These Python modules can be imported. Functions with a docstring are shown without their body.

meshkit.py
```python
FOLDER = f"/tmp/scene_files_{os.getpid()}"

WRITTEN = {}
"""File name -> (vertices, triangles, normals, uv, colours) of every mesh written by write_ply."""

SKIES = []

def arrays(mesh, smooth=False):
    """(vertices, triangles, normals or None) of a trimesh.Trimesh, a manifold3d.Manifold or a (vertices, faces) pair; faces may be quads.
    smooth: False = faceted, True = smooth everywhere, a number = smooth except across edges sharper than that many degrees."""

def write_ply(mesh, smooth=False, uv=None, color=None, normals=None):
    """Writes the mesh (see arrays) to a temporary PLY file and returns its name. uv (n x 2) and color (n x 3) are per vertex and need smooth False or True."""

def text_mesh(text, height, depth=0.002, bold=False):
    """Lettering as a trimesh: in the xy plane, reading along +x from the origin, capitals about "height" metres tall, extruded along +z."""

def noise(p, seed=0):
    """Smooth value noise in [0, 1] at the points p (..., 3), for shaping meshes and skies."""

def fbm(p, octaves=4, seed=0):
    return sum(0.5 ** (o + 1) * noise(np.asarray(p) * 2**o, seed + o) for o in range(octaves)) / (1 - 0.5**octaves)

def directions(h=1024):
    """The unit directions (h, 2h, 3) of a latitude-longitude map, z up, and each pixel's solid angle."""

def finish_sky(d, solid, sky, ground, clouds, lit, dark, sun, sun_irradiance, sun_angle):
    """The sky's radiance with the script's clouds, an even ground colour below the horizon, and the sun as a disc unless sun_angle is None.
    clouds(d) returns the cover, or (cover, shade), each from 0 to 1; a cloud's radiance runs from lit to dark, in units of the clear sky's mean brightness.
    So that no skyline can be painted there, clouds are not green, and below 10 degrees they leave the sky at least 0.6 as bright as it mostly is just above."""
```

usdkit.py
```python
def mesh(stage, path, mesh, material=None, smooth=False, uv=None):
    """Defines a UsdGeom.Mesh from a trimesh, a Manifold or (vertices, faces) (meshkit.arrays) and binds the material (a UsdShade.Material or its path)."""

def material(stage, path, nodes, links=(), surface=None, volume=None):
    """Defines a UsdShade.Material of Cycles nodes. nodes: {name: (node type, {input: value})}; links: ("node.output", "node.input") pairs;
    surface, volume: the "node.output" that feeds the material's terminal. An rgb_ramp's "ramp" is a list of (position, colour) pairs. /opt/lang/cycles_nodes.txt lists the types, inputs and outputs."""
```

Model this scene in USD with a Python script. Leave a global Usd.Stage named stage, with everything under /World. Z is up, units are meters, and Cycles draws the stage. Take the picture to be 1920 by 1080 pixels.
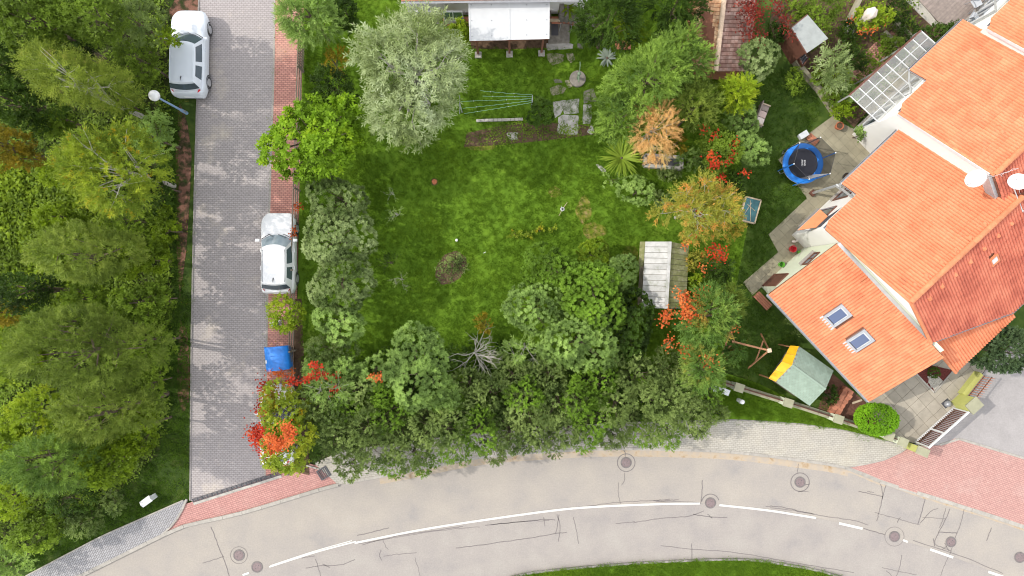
import math, random
import numpy as np, trimesh, usdkit, meshkit
from pxr import Usd, UsdGeom, UsdLux, UsdShade, Gf, Sdf, Vt
from shapely.geometry import Polygon, LineString, Point, box as sbox
from shapely import affinity

stage = Usd.Stage.CreateInMemory()
UsdGeom.SetStageUpAxis(stage, 'Z'); UsdGeom.SetStageMetersPerUnit(stage, 1.0)
WORLD = UsdGeom.Xform.Define(stage, '/World')

# ------------------------------------------------------------------ camera, sky, sun
CAM_H = 36.0                    # drone height, looking straight down
S = 0.0278                      # metres of ground per pixel of the 1920 px wide photograph
EXPOSURE = 0.52
SUN_EL, SUN_DIR = math.radians(41.0), (-0.985, 0.17)      # direction towards the sun (x, y): from the left
SUN_I, SKY_I = 0.62, 0.15

cam = UsdGeom.Camera.Define(stage, '/World/camera')
cam.AddTranslateOp().Set(Gf.Vec3d(0, 0, CAM_H))
cam.CreateHorizontalApertureAttr(36.0); cam.CreateVerticalApertureAttr(20.25)
cam.CreateFocalLengthAttr(36.0 * CAM_H / (1920 * S))
cam.CreateClippingRangeAttr(Gf.Vec2f(0.5, 400.0))
cam.CreateExposureAttr(EXPOSURE)

n_ = math.hypot(*SUN_DIR)
SX, SY = SUN_DIR[0] / n_, SUN_DIR[1] / n_
SV = np.array([math.cos(SUN_EL) * SX, math.cos(SUN_EL) * SY, math.sin(SUN_EL)])
skym = usdkit.material(stage, '/World/Looks/sky',
    {'s': ('sky_texture', {'sky_type': 'single_scattering', 'sun_disc': False, 'sun_elevation': SUN_EL,
                           'sun_rotation': math.atan2(SX, SY), 'air_density': 1.0, 'aerosol_density': 2.2, 'ozone_density': 1.0}),
     'tc': ('texture_coordinate', {}),
     'n': ('noise_texture', {'scale': 2.3, 'detail': 5.0, 'roughness': 0.55}),
     'r': ('rgb_ramp', {'ramp': [(0.40, (0, 0, 0)), (0.60, (1, 1, 1))]}),
     'rb': ('rgb_to_bw', {}),
     'm': ('mix_color', {'b': (11.5, 11.4, 11.3), 'use_clamp_result': False}),
     'bg': ('background_shader', {'strength': SKY_I})},
    [('tc.generated', 'n.vector'), ('n.fac', 'r.fac'), ('r.color', 'rb.color'), ('rb.val', 'm.fac'), ('s.color', 'm.a'), ('m.result', 'bg.color')],
    surface='bg.background')
dome = UsdLux.DomeLight.Define(stage, '/World/sky')
UsdShade.MaterialBindingAPI.Apply(dome.GetPrim()).Bind(skym)
sun = UsdLux.DistantLight.Define(stage, '/World/sun')
sun.CreateIntensityAttr(SUN_I); sun.CreateAngleAttr(0.5); sun.CreateNormalizeAttr(True); sun.CreateColorAttr(Gf.Vec3f(1.0, 0.945, 0.86))
zx = np.cross([0, 1, 0], SV); zx /= np.linalg.norm(zx); zy = np.cross(SV, zx)
M4 = np.eye(4); M4[0, :3], M4[1, :3], M4[2, :3] = zx, zy, SV
sun.AddTransformOp().Set(Gf.Matrix4d(*M4.ravel().tolist()))

# ------------------------------------------------------------------ helpers
USED = {}
BASE = {}                       # things whose parts are given in world coordinates: their base point
def numbered(parent, name):
    k = (parent, name); n = USED.get(k, 0); USED[k] = n + 1
    return name if n == 0 else f'{name}_{n:03d}'
def path_of(p): return str(p.GetPath()) if p is not None else '/World'
def tag(p, label=None, cat=None, group=None, kind=None):
    p = p.GetPrim() if hasattr(p, 'GetPrim') else p
    for k, v in (('label', label), ('category', cat), ('group', group), ('kind', kind)):
        if v: p.SetCustomDataByKey(k, v)
    return p
def thing(name, label=None, cat=None, loc=(0, 0, 0), rz=0.0, group=None, kind=None, scale=None, at=None):
    x = UsdGeom.Xform.Define(stage, '/World/' + numbered('/World', name))
    if at is not None: loc = at; BASE[str(x.GetPath())] = np.asarray(at, float)
    x.AddTranslateOp().Set(Gf.Vec3d(*map(float, loc)))
    x.AddRotateZOp().Set(math.degrees(rz))
    if scale is not None: x.AddScaleOp().Set(Gf.Vec3f(*map(float, scale if np.ndim(scale) else [scale] * 3)))
    return tag(x, label, cat, group, kind)
def part(name, mesh, m, parent=None, smooth=False, label=None, kind=None, xf=None):
    pp = path_of(parent)
    top = '/'.join(pp.split('/')[:3])
    if top in BASE:
        v, f, _ = meshkit.arrays(mesh, False) if not isinstance(mesh, tuple) else (*mesh, None)
        mesh = (np.asarray(v, float) - BASE[top], f)
    g = usdkit.mesh(stage, pp + '/' + numbered(pp, name), mesh, m, smooth=smooth)
    if xf is not None: g.AddTransformOp().Set(Gf.Matrix4d(*np.asarray(xf, float).T.ravel().tolist()))
    return tag(g, label, kind=kind)
def one(name, mesh, m, label, cat, group=None, smooth=False):
    return tag(part(name, mesh, m, None, smooth), label, cat, group)
def struct(name, mesh, m, parent=None, smooth=False):
    p = part(name, mesh, m, parent, smooth)
    if parent is None: tag(p, kind='structure')
    return p
def copy_of(src, loc, rz=0.0, scale=None, label=None, cat=None, group=None):
    was = src.GetCustomData()
    nm = src.GetName()
    x = UsdGeom.Xform.Define(stage, '/World/' + numbered('/World', nm))
    x.GetPrim().GetReferences().AddInternalReference(src.GetPath())
    x.GetPrim().CreateAttribute('xformOp:translate', Sdf.ValueTypeNames.Double3).Set(Gf.Vec3d(*map(float, loc)))
    x.GetPrim().CreateAttribute('xformOp:rotateZ', Sdf.ValueTypeNames.Float).Set(math.degrees(rz))
    order = ['xformOp:translate', 'xformOp:rotateZ']
    sc = scale if scale is not None else 1.0
    x.GetPrim().CreateAttribute('xformOp:scale', Sdf.ValueTypeNames.Float3).Set(Gf.Vec3f(*map(float, sc if np.ndim(sc) else [sc] * 3)))
    order.append('xformOp:scale')
    x.GetXformOpOrderAttr().Set(Vt.TokenArray(order))
    x.GetPrim().SetInstanceable(True)
    return tag(x, label or was.get('label'), cat or was.get('category'), group or was.get('group'))

def W(px, py, z=0.0):
    """The point at height z that stands under/over the photograph's pixel."""
    k = (CAM_H - z) / CAM_H
    return np.array([(px - 960) * S * k, -(py - 540) * S * k, z])
def WP(pts, z=0.0): return [tuple(W(x, y, z)[:2]) for x, y in pts]

class MB:
    """Collects shapes into one mesh."""
    def __init__(self): self.v, self.f, self.n = [], [], 0
    def add(self, v, f):
        v = np.asarray(v, float); f = np.asarray(f, int)
        if f.shape[1] == 4: f = np.vstack([f[:, [0, 1, 2]], f[:, [0, 2, 3]]])
        self.v.append(v); self.f.append(f + self.n); self.n += len(v); return self
    def tm(self, m): return self.add(m.vertices, m.faces)
    def box(self, c, size, rz=0.0, axes=None):
        h = np.array(size) / 2.0
        v = np.array([[x, y, z] for x in (-1, 1) for y in (-1, 1) for z in (-1, 1)]) * h
        f = [[0, 1, 3, 2], [4, 6, 7, 5], [0, 4, 5, 1], [2, 3, 7, 6], [0, 2, 6, 4], [1, 5, 7, 3]]
        if axes is None:
            ca, sa = math.cos(rz), math.sin(rz); axes = np.array([[ca, sa, 0], [-sa, ca, 0], [0, 0, 1]])
        return self.add(v @ np.asarray(axes) + np.asarray(c), f)
    def bar(self, a, b, w, h=None, up=(0, 0, 1)):
        a, b = np.asarray(a, float), np.asarray(b, float); d = b - a; L = np.linalg.norm(d); d /= L
        s = np.cross(d, up)
        if np.linalg.norm(s) < 1e-6: s = np.cross(d, [1, 0, 0])
        s /= np.linalg.norm(s); u = np.cross(s, d)
        return self.box((a + b) / 2, (L, w, h or w), axes=np.array([d, s, u]))
    def tube(self, pts, radii, n=6, cap=True):
        pts = np.asarray(pts, float); r = np.broadcast_to(np.asarray(radii, float), (len(pts),))
        t = np.gradient(pts, axis=0); t /= np.maximum(np.linalg.norm(t, axis=1, keepdims=True), 1e-9)
        ref = np.array([0.31, 0.17, 0.93]); s = np.cross(t, ref); s /= np.maximum(np.linalg.norm(s, axis=1, keepdims=True), 1e-9); u = np.cross(t, s)
        a = np.arange(n) * 2 * np.pi / n
        v = (pts[:, None] + r[:, None, None] * (np.cos(a)[None, :, None] * s[:, None] + np.sin(a)[None, :, None] * u[:, None])).reshape(-1, 3)
        f = []
        for i in range(len(pts) - 1):
            for j in range(n):
                k = (j + 1) % n; f.append([i * n + j, (i + 1) * n + j, (i + 1) * n + k, i * n + k])
        self.add(v, f)
        if cap:
            for i in (0, len(pts) - 1):
                c = np.vstack([v[i * n:(i + 1) * n], pts[i]])
                self.add(c, [[j, (j + 1) % n, n] if i else [(j + 1) % n, j, n] for j in range(n)])
        return self
    def prism(self, poly, z0, z1):
        polys = poly.geoms if hasattr(poly, 'geoms') else [poly]
        for p in polys:
            if p.is_empty or p.area < 1e-6: continue
            m = trimesh.creation.extrude_polygon(p, z1 - z0, engine='earcut'); m.apply_translation([0, 0, z0]); self.tm(m)
        return self
    def lathe(self, prof, c=(0, 0, 0), n=20):
        prof = np.asarray(prof, float); a = np.arange(n) * 2 * np.pi / n
        v = np.stack([prof[:, None, 0] * np.cos(a), prof[:, None, 0] * np.sin(a), np.broadcast_to(prof[:, None, 1], (len(prof), n))], -1).reshape(-1, 3) + np.asarray(c)
        f = [[i * n + j, i * n + (j + 1) % n, (i + 1) * n + (j + 1) % n, (i + 1) * n + j] for i in range(len(prof) - 1) for j in range(n)]
        return self.add(v, f)
    def mesh(self): return np.vstack(self.v), np.vstack(self.f)
    def build(self, name, m, parent=None, smooth=False, **k): return part(name, self.mesh(), m, parent, smooth, **k)

def smoothline(pts, n=8):
    """Catmull-Rom through 2-D points."""
    p = np.asarray(pts, float); p = np.vstack([2 * p[0] - p[1], p, 2 * p[-1] - p[-2]]); out = []
    for i in range(1, len(p) - 2):
        for t in np.linspace(0, 1, n, endpoint=False):
            a, b, c, d = p[i - 1:i + 3]
            out.append(0.5 * ((2 * b) + (-a + c) * t + (2 * a - 5 * b + 4 * c - d) * t * t + (-a + 3 * b - 3 * c + d) * t ** 3))
    out.append(p[-2]); return np.array(out)
def poly_px(pts, z=0.0): return Polygon(WP(pts, z)).buffer(0)
def convex(pts): return trimesh.convex.convex_hull(np.asarray(pts, float))
# ------------------------------------------------------------------ materials
MATS = {}
def srgb(r, g, b): return tuple(((c / 255 + 0.055) / 1.055) ** 2.4 if c > 10 else c / 255 / 12.92 for c in (r, g, b))
def mat(name, col, rough=0.6, metal=0.0, spec=0.5, var=0.0, scale=6.0, bump=0.0, bscale=40.0, col2=None, rnd=0.0, detail=5.0, coat=0.0, stops=None, space='position', grain=0.0):
    """Plain surface: base colour broken by noise (stains and grain), optional relief, optional variation from object to object."""
    nodes = {'p': ('principled_bsdf', {'base_color': col, 'roughness': rough, 'metallic': metal, 'specular_ior_level': spec, 'coat_weight': coat})}
    links = []
    c2 = col2 if col2 is not None else tuple(max(0.0, c * (1 - var)) for c in col)
    last = None
    if var or col2 is not None:
        if space == 'position': nodes['g'] = ('geometry', {}); src = 'g.position'
        else: nodes['g'] = ('texture_coordinate', {}); src = 'g.object'
        nodes['n'] = ('noise_texture', {'scale': scale, 'detail': detail, 'roughness': 0.62})
        nodes['r'] = ('rgb_ramp', {'ramp': stops or [(0.30, c2), (0.68, col)]})
        links += [(src, 'n.vector'), ('n.fac', 'r.fac')]; last = 'r.color'
    if rnd:
        nodes['oi'] = ('object_info', {}); nodes['gi'] = ('geometry', {})
        nodes['ad'] = ('math', {'math_type': 'add'}); nodes['fr'] = ('math', {'math_type': 'fraction'})
        nodes['mr'] = ('map_range', {'to_min': 1 - rnd, 'to_max': 1 + rnd}); nodes['hs'] = ('hsv', {'color': col})
        links += [('oi.random', 'ad.value1'), ('gi.random_per_island', 'ad.value2'), ('ad.value', 'fr.value1'), ('fr.value', 'mr.value'), ('mr.result', 'hs.value')]
        if last: links.append((last, 'hs.color'))
        last = 'hs.color'
    if grain and last:
        nodes['gg'] = ('geometry', {}); nodes['gn'] = ('noise_texture', {'scale': 13.0, 'detail': 7.0, 'roughness': 0.8}); nodes['gr'] = ('rgb_ramp', {'ramp': [(0.3, (1 - grain,) * 3), (0.7, (1 + grain * .6,) * 3)]}); nodes['gm'] = ('mix_color', {'blend_type': 'multiply', 'fac': 1.0, 'use_clamp_result': False})
        links += [('gg.position', 'gn.vector'), ('gn.fac', 'gr.fac'), (last, 'gm.a'), ('gr.color', 'gm.b')]; last = 'gm.result'
    if last: links.append((last, 'p.base_color'))
    if bump:
        nodes['bg'] = ('geometry', {}); nodes['bn'] = ('noise_texture', {'scale': bscale, 'detail': 4.0}); nodes['b'] = ('bump', {'strength': bump, 'distance': 0.02})
        links += [('bg.position', 'bn.vector'), ('bn.fac', 'b.height'), ('b.normal', 'p.normal')]
    MATS[name] = usdkit.material(stage, '/World/Looks/' + name, nodes, links, surface='p.BSDF')
    return MATS[name]

def paver_mat(name, c1, c2, mortar, w=0.20, h=0.10, rot=0.0, stain=(0.5, 0.47, 0.4), stain_at=(0.58, 0.72), msize=0.011, stain_scale=0.55, off=0.5, stain_amt=0.55):
    """Small concrete block paving (blocks about two pixels high in the photograph): joints in the material."""
    nodes = {'g': ('geometry', {}), 'mp': ('mapping', {'rotation': (0, 0, rot)}),
             'br': ('brick_texture', {'color1': c1, 'color2': c2, 'mortar': mortar, 'scale': 1.0, 'mortar_size': msize, 'mortar_smooth': 0.3, 'bias': 0.0, 'brick_width': w, 'row_height': h, 'offset': off}),
             'n': ('noise_texture', {'scale': stain_scale, 'detail': 6.0, 'roughness': 0.65}), 'r': ('rgb_ramp', {'ramp': [(stain_at[0], (0, 0, 0)), (stain_at[1], (1, 1, 1))]}),
             'rb': ('rgb_to_bw', {}), 'mm': ('math', {'math_type': 'multiply', 'value2': stain_amt}),
             'mx': ('mix_color', {'b': stain}),
             'n2': ('noise_texture', {'scale': 5.0, 'detail': 6.0, 'roughness': 0.7}), 'r2': ('rgb_ramp', {'ramp': [(0.3, (0.88, 0.88, 0.88)), (0.7, (1.08, 1.08, 1.08))]}),
             'm2': ('mix_color', {'blend_type': 'multiply', 'fac': 1.0, 'use_clamp_result': False}),
             'b': ('bump', {'strength': 0.5, 'distance': 0.01, 'invert': True}),
             'p': ('principled_bsdf', {'roughness': 0.85, 'specular_ior_level': 0.25})}
    links = [('g.position', 'mp.vector'), ('mp.vector', 'br.vector'), ('g.position', 'n.vector'), ('g.position', 'n2.vector'), ('n.fac', 'r.fac'), ('r.color', 'rb.color'), ('rb.val', 'mm.value1'),
             ('mm.value', 'mx.fac'), ('br.color', 'mx.a'), ('mx.result', 'm2.a'), ('n2.fac', 'r2.fac'), ('r2.color', 'm2.b'), ('m2.result', 'p.base_color'), ('br.fac', 'b.height'), ('b.normal', 'p.normal')]
    MATS[name] = usdkit.material(stage, '/World/Looks/' + name, nodes, links, surface='p.BSDF'); return MATS[name]

def leaf_mat(name, cols, trans=0.26, rough=0.55, scale=0.9, tcol=None, patch=None, spec=0.12):
    """Leaves: each leaf its own tone (random per island) within a tree-wide drift (noise); light passes through them."""
    n = len(cols); ramp = [(i / (n - 1), c) for i, c in enumerate(cols)]
    mid = np.mean(cols, 0)
    nodes = {'g': ('geometry', {}), 'oi': ('object_info', {}), 'nz': ('noise_texture', {'scale': scale, 'detail': 3.0}),
             'ar': ('math', {'math_type': 'multiply', 'value2': 0.50}), 'an': ('math', {'math_type': 'multiply_add', 'value2': 1.5, 'value3': -0.62}),
             'ao': ('math', {'math_type': 'multiply', 'value2': 0.22}), 's1': ('math', {'math_type': 'add'}), 's2': ('math', {'math_type': 'add', 'use_clamp': True}),
             'r': ('rgb_ramp', {'ramp': ramp}), 'p': ('principled_bsdf', {'roughness': rough, 'specular_ior_level': spec}), 't': ('translucent_bsdf', {}),
             'tm': ('mix_color', {'blend_type': 'multiply', 'fac': 1.0, 'b': tcol or (1.25, 1.35, 0.55), 'use_clamp_result': False}),
             'm': ('mix_closure', {'fac': trans})}
    links = [('g.position', 'nz.vector'), ('g.random_per_island', 'ar.value1'), ('nz.fac', 'an.value1'), ('oi.random', 'ao.value1'), ('ar.value', 's1.value1'), ('an.value', 's1.value2'),
             ('s1.value', 's2.value1'), ('ao.value', 's2.value2'), ('s2.value', 'r.fac')]
    src = 'r.color'
    if patch:     # (colour, low, high, noise scale): autumn patches
        nodes['pn'] = ('noise_texture', {'scale': patch[3], 'detail': 3.0}); nodes['pr'] = ('map_range', {'from_min': patch[1], 'from_max': patch[2], 'clamp': True}); nodes['pm'] = ('mix_color', {'b': patch[0]})
        links += [('g.position', 'pn.vector'), ('pn.fac', 'pr.value'), ('pr.result', 'pm.fac'), ('r.color', 'pm.a')]; src = 'pm.result'
    links += [(src, 'p.base_color'), (src, 'tm.a'), ('tm.result', 't.color'), ('p.BSDF', 'm.closure1'), ('t.BSDF', 'm.closure2')]
    MATS[name] = usdkit.material(stage, '/World/Looks/' + name, nodes, links, surface='m.closure'); return MATS[name]

def glass_pane(name, tint=(0.85, 0.9, 0.9), rough=0.02, ior=1.5, milk=0.0, milkcol=(0.8, 0.8, 0.8)):
    nodes = {'t': ('transparent_bsdf', {'color': tint}), 'g': ('glossy_bsdf', {'color': (1, 1, 1), 'roughness': rough}), 'f': ('fresnel', {'IOR': ior}), 'm': ('mix_closure', {}),
             'd': ('diffuse_bsdf', {'color': milkcol}), 'm2': ('mix_closure', {'fac': milk})}
    usdkit.material(stage, '/World/Looks/' + name, nodes, [('f.fac', 'm.fac'), ('t.BSDF', 'm.closure1'), ('g.BSDF', 'm.closure2'), ('m.closure', 'm2.closure1'), ('d.BSDF', 'm2.closure2')], surface='m2.closure')
    MATS[name] = UsdShade.Material.Get(stage, '/World/Looks/' + name); return MATS[name]

M = MATS
mat('asphalt', (0.316, 0.283, 0.253), 0.9, spec=0.2, scale=0.55, detail=9.0, bump=0.25, bscale=60, stops=[(0.22, (0.224, 0.213, 0.210)), (0.42, (0.285, 0.261, 0.237)), (0.62, (0.314, 0.285, 0.250)), (0.8, (0.335, 0.310, 0.276))], col2=(0, 0, 0), grain=0.16)
mat('asphalt_lower', (0.289, 0.262, 0.239), 0.9, spec=0.2, scale=0.8, detail=9.0, bump=0.25, bscale=60, stops=[(0.25, (0.243, 0.225, 0.216)), (0.5, (0.284, 0.260, 0.239)), (0.75, (0.311, 0.290, 0.262))], col2=(0, 0, 0), grain=0.16)
paver_mat('grey_pavers', (0.347, 0.319, 0.313), (0.326, 0.299, 0.295), (0.199, 0.175, 0.170), w=0.2, h=0.1, stain=(0.536, 0.467, 0.375), stain_at=(0.56, 0.75))
paver_mat('light_pavers', (0.366, 0.347, 0.304), (0.337, 0.318, 0.280), (0.237, 0.218, 0.190), w=0.2, h=0.1, stain=(0.408, 0.370, 0.285), stain_at=(0.45, 0.75), rot=0.06)
paver_mat('blue_grey_pavers', (0.306, 0.302, 0.310), (0.264, 0.259, 0.268), (0.119, 0.111, 0.111), w=0.2, h=0.1, rot=0.52 + math.pi / 2, stain=(0.297, 0.281, 0.255))
paver_mat('red_pavers', (0.52, 0.26, 0.21), (0.44, 0.21, 0.175), (0.17, 0.09, 0.075), w=0.2, h=0.1, stain=(0.40, 0.27, 0.20), stain_at=(0.5, 0.72))
paver_mat('red_pavers_tilted', (0.44, 0.235, 0.21), (0.39, 0.20, 0.18), (0.24, 0.13, 0.115), w=0.2, h=0.1, rot=0.32, stain=(0.42, 0.30, 0.26), stain_at=(0.5, 0.8))
paver_mat('red_pavers_right', (0.415, 0.243, 0.213), (0.380, 0.215, 0.191), (0.265, 0.153, 0.136), w=0.2, h=0.1, rot=0.36, stain=(0.406, 0.305, 0.272), stain_at=(0.5, 0.8))
mat('yard_concrete', (0.306, 0.289, 0.283), 0.9, spec=0.2, var=0.16, scale=1.2, detail=9, bump=0.2, bscale=50, grain=0.16)
mat('kerb_stone', (0.340, 0.319, 0.285), 0.85, spec=0.25, var=0.25, scale=5, rnd=0.10, bump=0.15)
mat('kerb_dark', (0.27, 0.25, 0.235), 0.85, spec=0.25, var=0.3, scale=6, rnd=0.10)
mat('white_paint', (0.54, 0.54, 0.51), 0.7, var=0.16, scale=14, stops=[(0.30, (0.40, 0.38, 0.34)), (0.45, (0.54, 0.54, 0.51))])
mat('tar', (0.167, 0.147, 0.143), 0.7, var=0.4, scale=9)
mat('soil', (0.13, 0.085, 0.055), 0.95, spec=0.1, var=0.55, scale=7, bump=0.8, bscale=30)
mat('red_soil', (0.17, 0.085, 0.06), 0.95, spec=0.1, var=0.5, scale=9, bump=0.7, bscale=40)
mat('bank', (0.17, 0.085, 0.06), 0.95, spec=0.1, scale=2.6, detail=9, bump=0.7, bscale=40, stops=[(0.34, (0.022, 0.034, 0.009)), (0.46, (0.06, 0.045, 0.025)), (0.56, (0.17, 0.085, 0.06)), (0.72, (0.21, 0.12, 0.085))], col2=(0, 0, 0))
mat('dry_turf', (0.2, 0.17, 0.06), 0.95, spec=0.1, scale=4, detail=9, bump=0.7, bscale=40, stops=[(0.34, (0.10, 0.15, 0.012)), (0.5, (0.17, 0.17, 0.03)), (0.66, (0.25, 0.19, 0.08))], col2=(0, 0, 0))
mat('road_sand', (0.370, 0.290, 0.207), 0.95, spec=0.1, scale=2.2, detail=9, stops=[(0.35, (0.299, 0.268, 0.234)), (0.55, (0.361, 0.299, 0.225)), (0.7, (0.264, 0.176, 0.090))], col2=(0, 0, 0))
mat('mulch', (0.16, 0.045, 0.04), 0.9, spec=0.1, var=0.6, scale=22, bump=1.0, bscale=60)
mat('pebbles', (0.55, 0.52, 0.45), 0.8, spec=0.2, var=0.6, scale=35, bump=1.0, bscale=70)
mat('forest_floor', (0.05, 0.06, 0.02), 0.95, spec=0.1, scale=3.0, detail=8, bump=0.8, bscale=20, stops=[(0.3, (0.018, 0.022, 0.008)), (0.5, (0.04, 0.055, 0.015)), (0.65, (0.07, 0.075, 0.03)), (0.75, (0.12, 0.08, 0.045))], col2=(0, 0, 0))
mat('turf', (0.069, 0.138, 0.022), 0.9, spec=0.15, scale=1.1, detail=9, bump=0.8, bscale=45, stops=[(0.25, (0.062, 0.122, 0.009)), (0.46, (0.086, 0.163, 0.011)), (0.64, (0.112, 0.197, 0.014)), (0.82, (0.185, 0.225, 0.045))], col2=(0, 0, 0))
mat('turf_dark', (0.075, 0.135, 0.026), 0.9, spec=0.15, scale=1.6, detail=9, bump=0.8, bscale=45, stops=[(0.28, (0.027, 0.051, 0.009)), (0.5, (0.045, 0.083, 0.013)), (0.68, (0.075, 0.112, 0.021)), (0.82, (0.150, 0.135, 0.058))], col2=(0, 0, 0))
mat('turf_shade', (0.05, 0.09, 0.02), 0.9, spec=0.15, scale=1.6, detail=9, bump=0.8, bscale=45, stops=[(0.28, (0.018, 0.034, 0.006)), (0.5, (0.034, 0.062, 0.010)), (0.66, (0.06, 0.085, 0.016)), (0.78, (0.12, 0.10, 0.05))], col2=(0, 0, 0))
mat('patio_slab', (0.306, 0.279, 0.198), 0.85, spec=0.25, var=0.28, scale=2.2, detail=8, rnd=0.07, bump=0.15)
mat('drive_slab', (0.340, 0.306, 0.251), 0.85, spec=0.25, var=0.25, scale=2.5, detail=8, rnd=0.06, bump=0.15)
mat('joint_dirt', (0.16, 0.15, 0.09), 0.95, spec=0.1, var=0.5, scale=9)
mat('concrete', (0.42, 0.40, 0.36), 0.85, spec=0.25, var=0.45, scale=4, detail=8, bump=0.3, rnd=0.05)
mat('concrete_dark', (0.24, 0.22, 0.19), 0.9, spec=0.2, var=0.5, scale=5, detail=8, bump=0.3)
mat('stone_slab', (0.46, 0.44, 0.41), 0.85, spec=0.2, var=0.4, scale=3.5, detail=9, bump=0.35, rnd=0.06)
def clay(name, ramp, speck, rnd):
    """Clay roof tile: weathering drift, tone from tile to tile, pale lichen specks."""
    MATS[name] = usdkit.material(stage, '/World/Looks/' + name, {'g': ('geometry', {}), 'oi': ('object_info', {}), 'n': ('noise_texture', {'scale': 1.3, 'detail': 5.0}), 'r': ('rgb_ramp', {'ramp': ramp}),
        'n2': ('noise_texture', {'scale': 14.0, 'detail': 8.0, 'roughness': 0.75}), 'r2': ('rgb_ramp', {'ramp': [(0.60, (0, 0, 0)), (0.70, (1, 1, 1))]}), 'bw': ('rgb_to_bw', {}), 'ml': ('math', {'math_type': 'multiply', 'value2': 0.55}), 'mx': ('mix_color', {'b': speck}),
        'n3': ('noise_texture', {'scale': 9.0, 'detail': 6.0}), 'r3': ('rgb_ramp', {'ramp': [(0.28, (0.80, 0.75, 0.73)), (0.44, (1, 1, 1))]}), 'm3': ('mix_color', {'blend_type': 'multiply', 'fac': 1.0}),
        'ad': ('math', {'math_type': 'add'}), 'fr': ('math', {'math_type': 'fraction'}), 'mr': ('map_range', {'to_min': 1 - rnd, 'to_max': 1 + rnd}), 'hs': ('hsv', {}), 'p': ('principled_bsdf', {'roughness': 0.75, 'specular_ior_level': 0.25})},
        [('g.position', 'n.vector'), ('g.position', 'n2.vector'), ('g.position', 'n3.vector'), ('n.fac', 'r.fac'), ('n2.fac', 'r2.fac'), ('r2.color', 'bw.color'), ('bw.val', 'ml.value1'), ('ml.value', 'mx.fac'), ('r.color', 'mx.a'), ('mx.result', 'm3.a'), ('n3.fac', 'r3.fac'), ('r3.color', 'm3.b'),
         ('oi.random', 'ad.value1'), ('g.random_per_island', 'ad.value2'), ('ad.value', 'fr.value1'), ('fr.value', 'mr.value'), ('mr.result', 'hs.value'), ('m3.result', 'hs.color'), ('hs.color', 'p.base_color')], surface='p.BSDF')
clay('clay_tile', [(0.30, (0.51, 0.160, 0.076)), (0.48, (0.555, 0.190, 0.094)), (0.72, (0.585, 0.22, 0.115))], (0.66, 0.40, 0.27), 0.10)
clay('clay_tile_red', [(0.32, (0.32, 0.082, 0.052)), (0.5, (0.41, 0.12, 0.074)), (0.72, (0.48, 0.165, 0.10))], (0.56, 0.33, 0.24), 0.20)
mat('ridge_clay', (0.58, 0.21, 0.10), 0.75, spec=0.3, var=0.3, scale=6, rnd=0.10)
mat('roof_board', (0.20, 0.08, 0.045), 0.9, var=0.3)
mat('render_white', (0.70, 0.69, 0.66), 0.9, spec=0.2, var=0.06, scale=1.5, bump=0.08)
mat('render_green', (0.56, 0.60, 0.47), 0.9, spec=0.2, var=0.08, scale=1.5, bump=0.08)
mat('render_lime', (0.40, 0.41, 0.13), 0.9, spec=0.2, var=0.12, scale=2.5, bump=0.08)
mat('post_cap', (0.30, 0.295, 0.20), 0.85, spec=0.25, var=0.2, scale=4, rnd=0.06)
mat('gutter', (0.34, 0.35, 0.37), 0.45, metal=0.3, var=0.2, scale=5)
mat('zinc', (0.52, 0.53, 0.53), 0.45, metal=0.5, var=0.2, scale=4)
mat('white_metal', (0.58, 0.59, 0.60), 0.4, var=0.12, scale=8)
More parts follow.
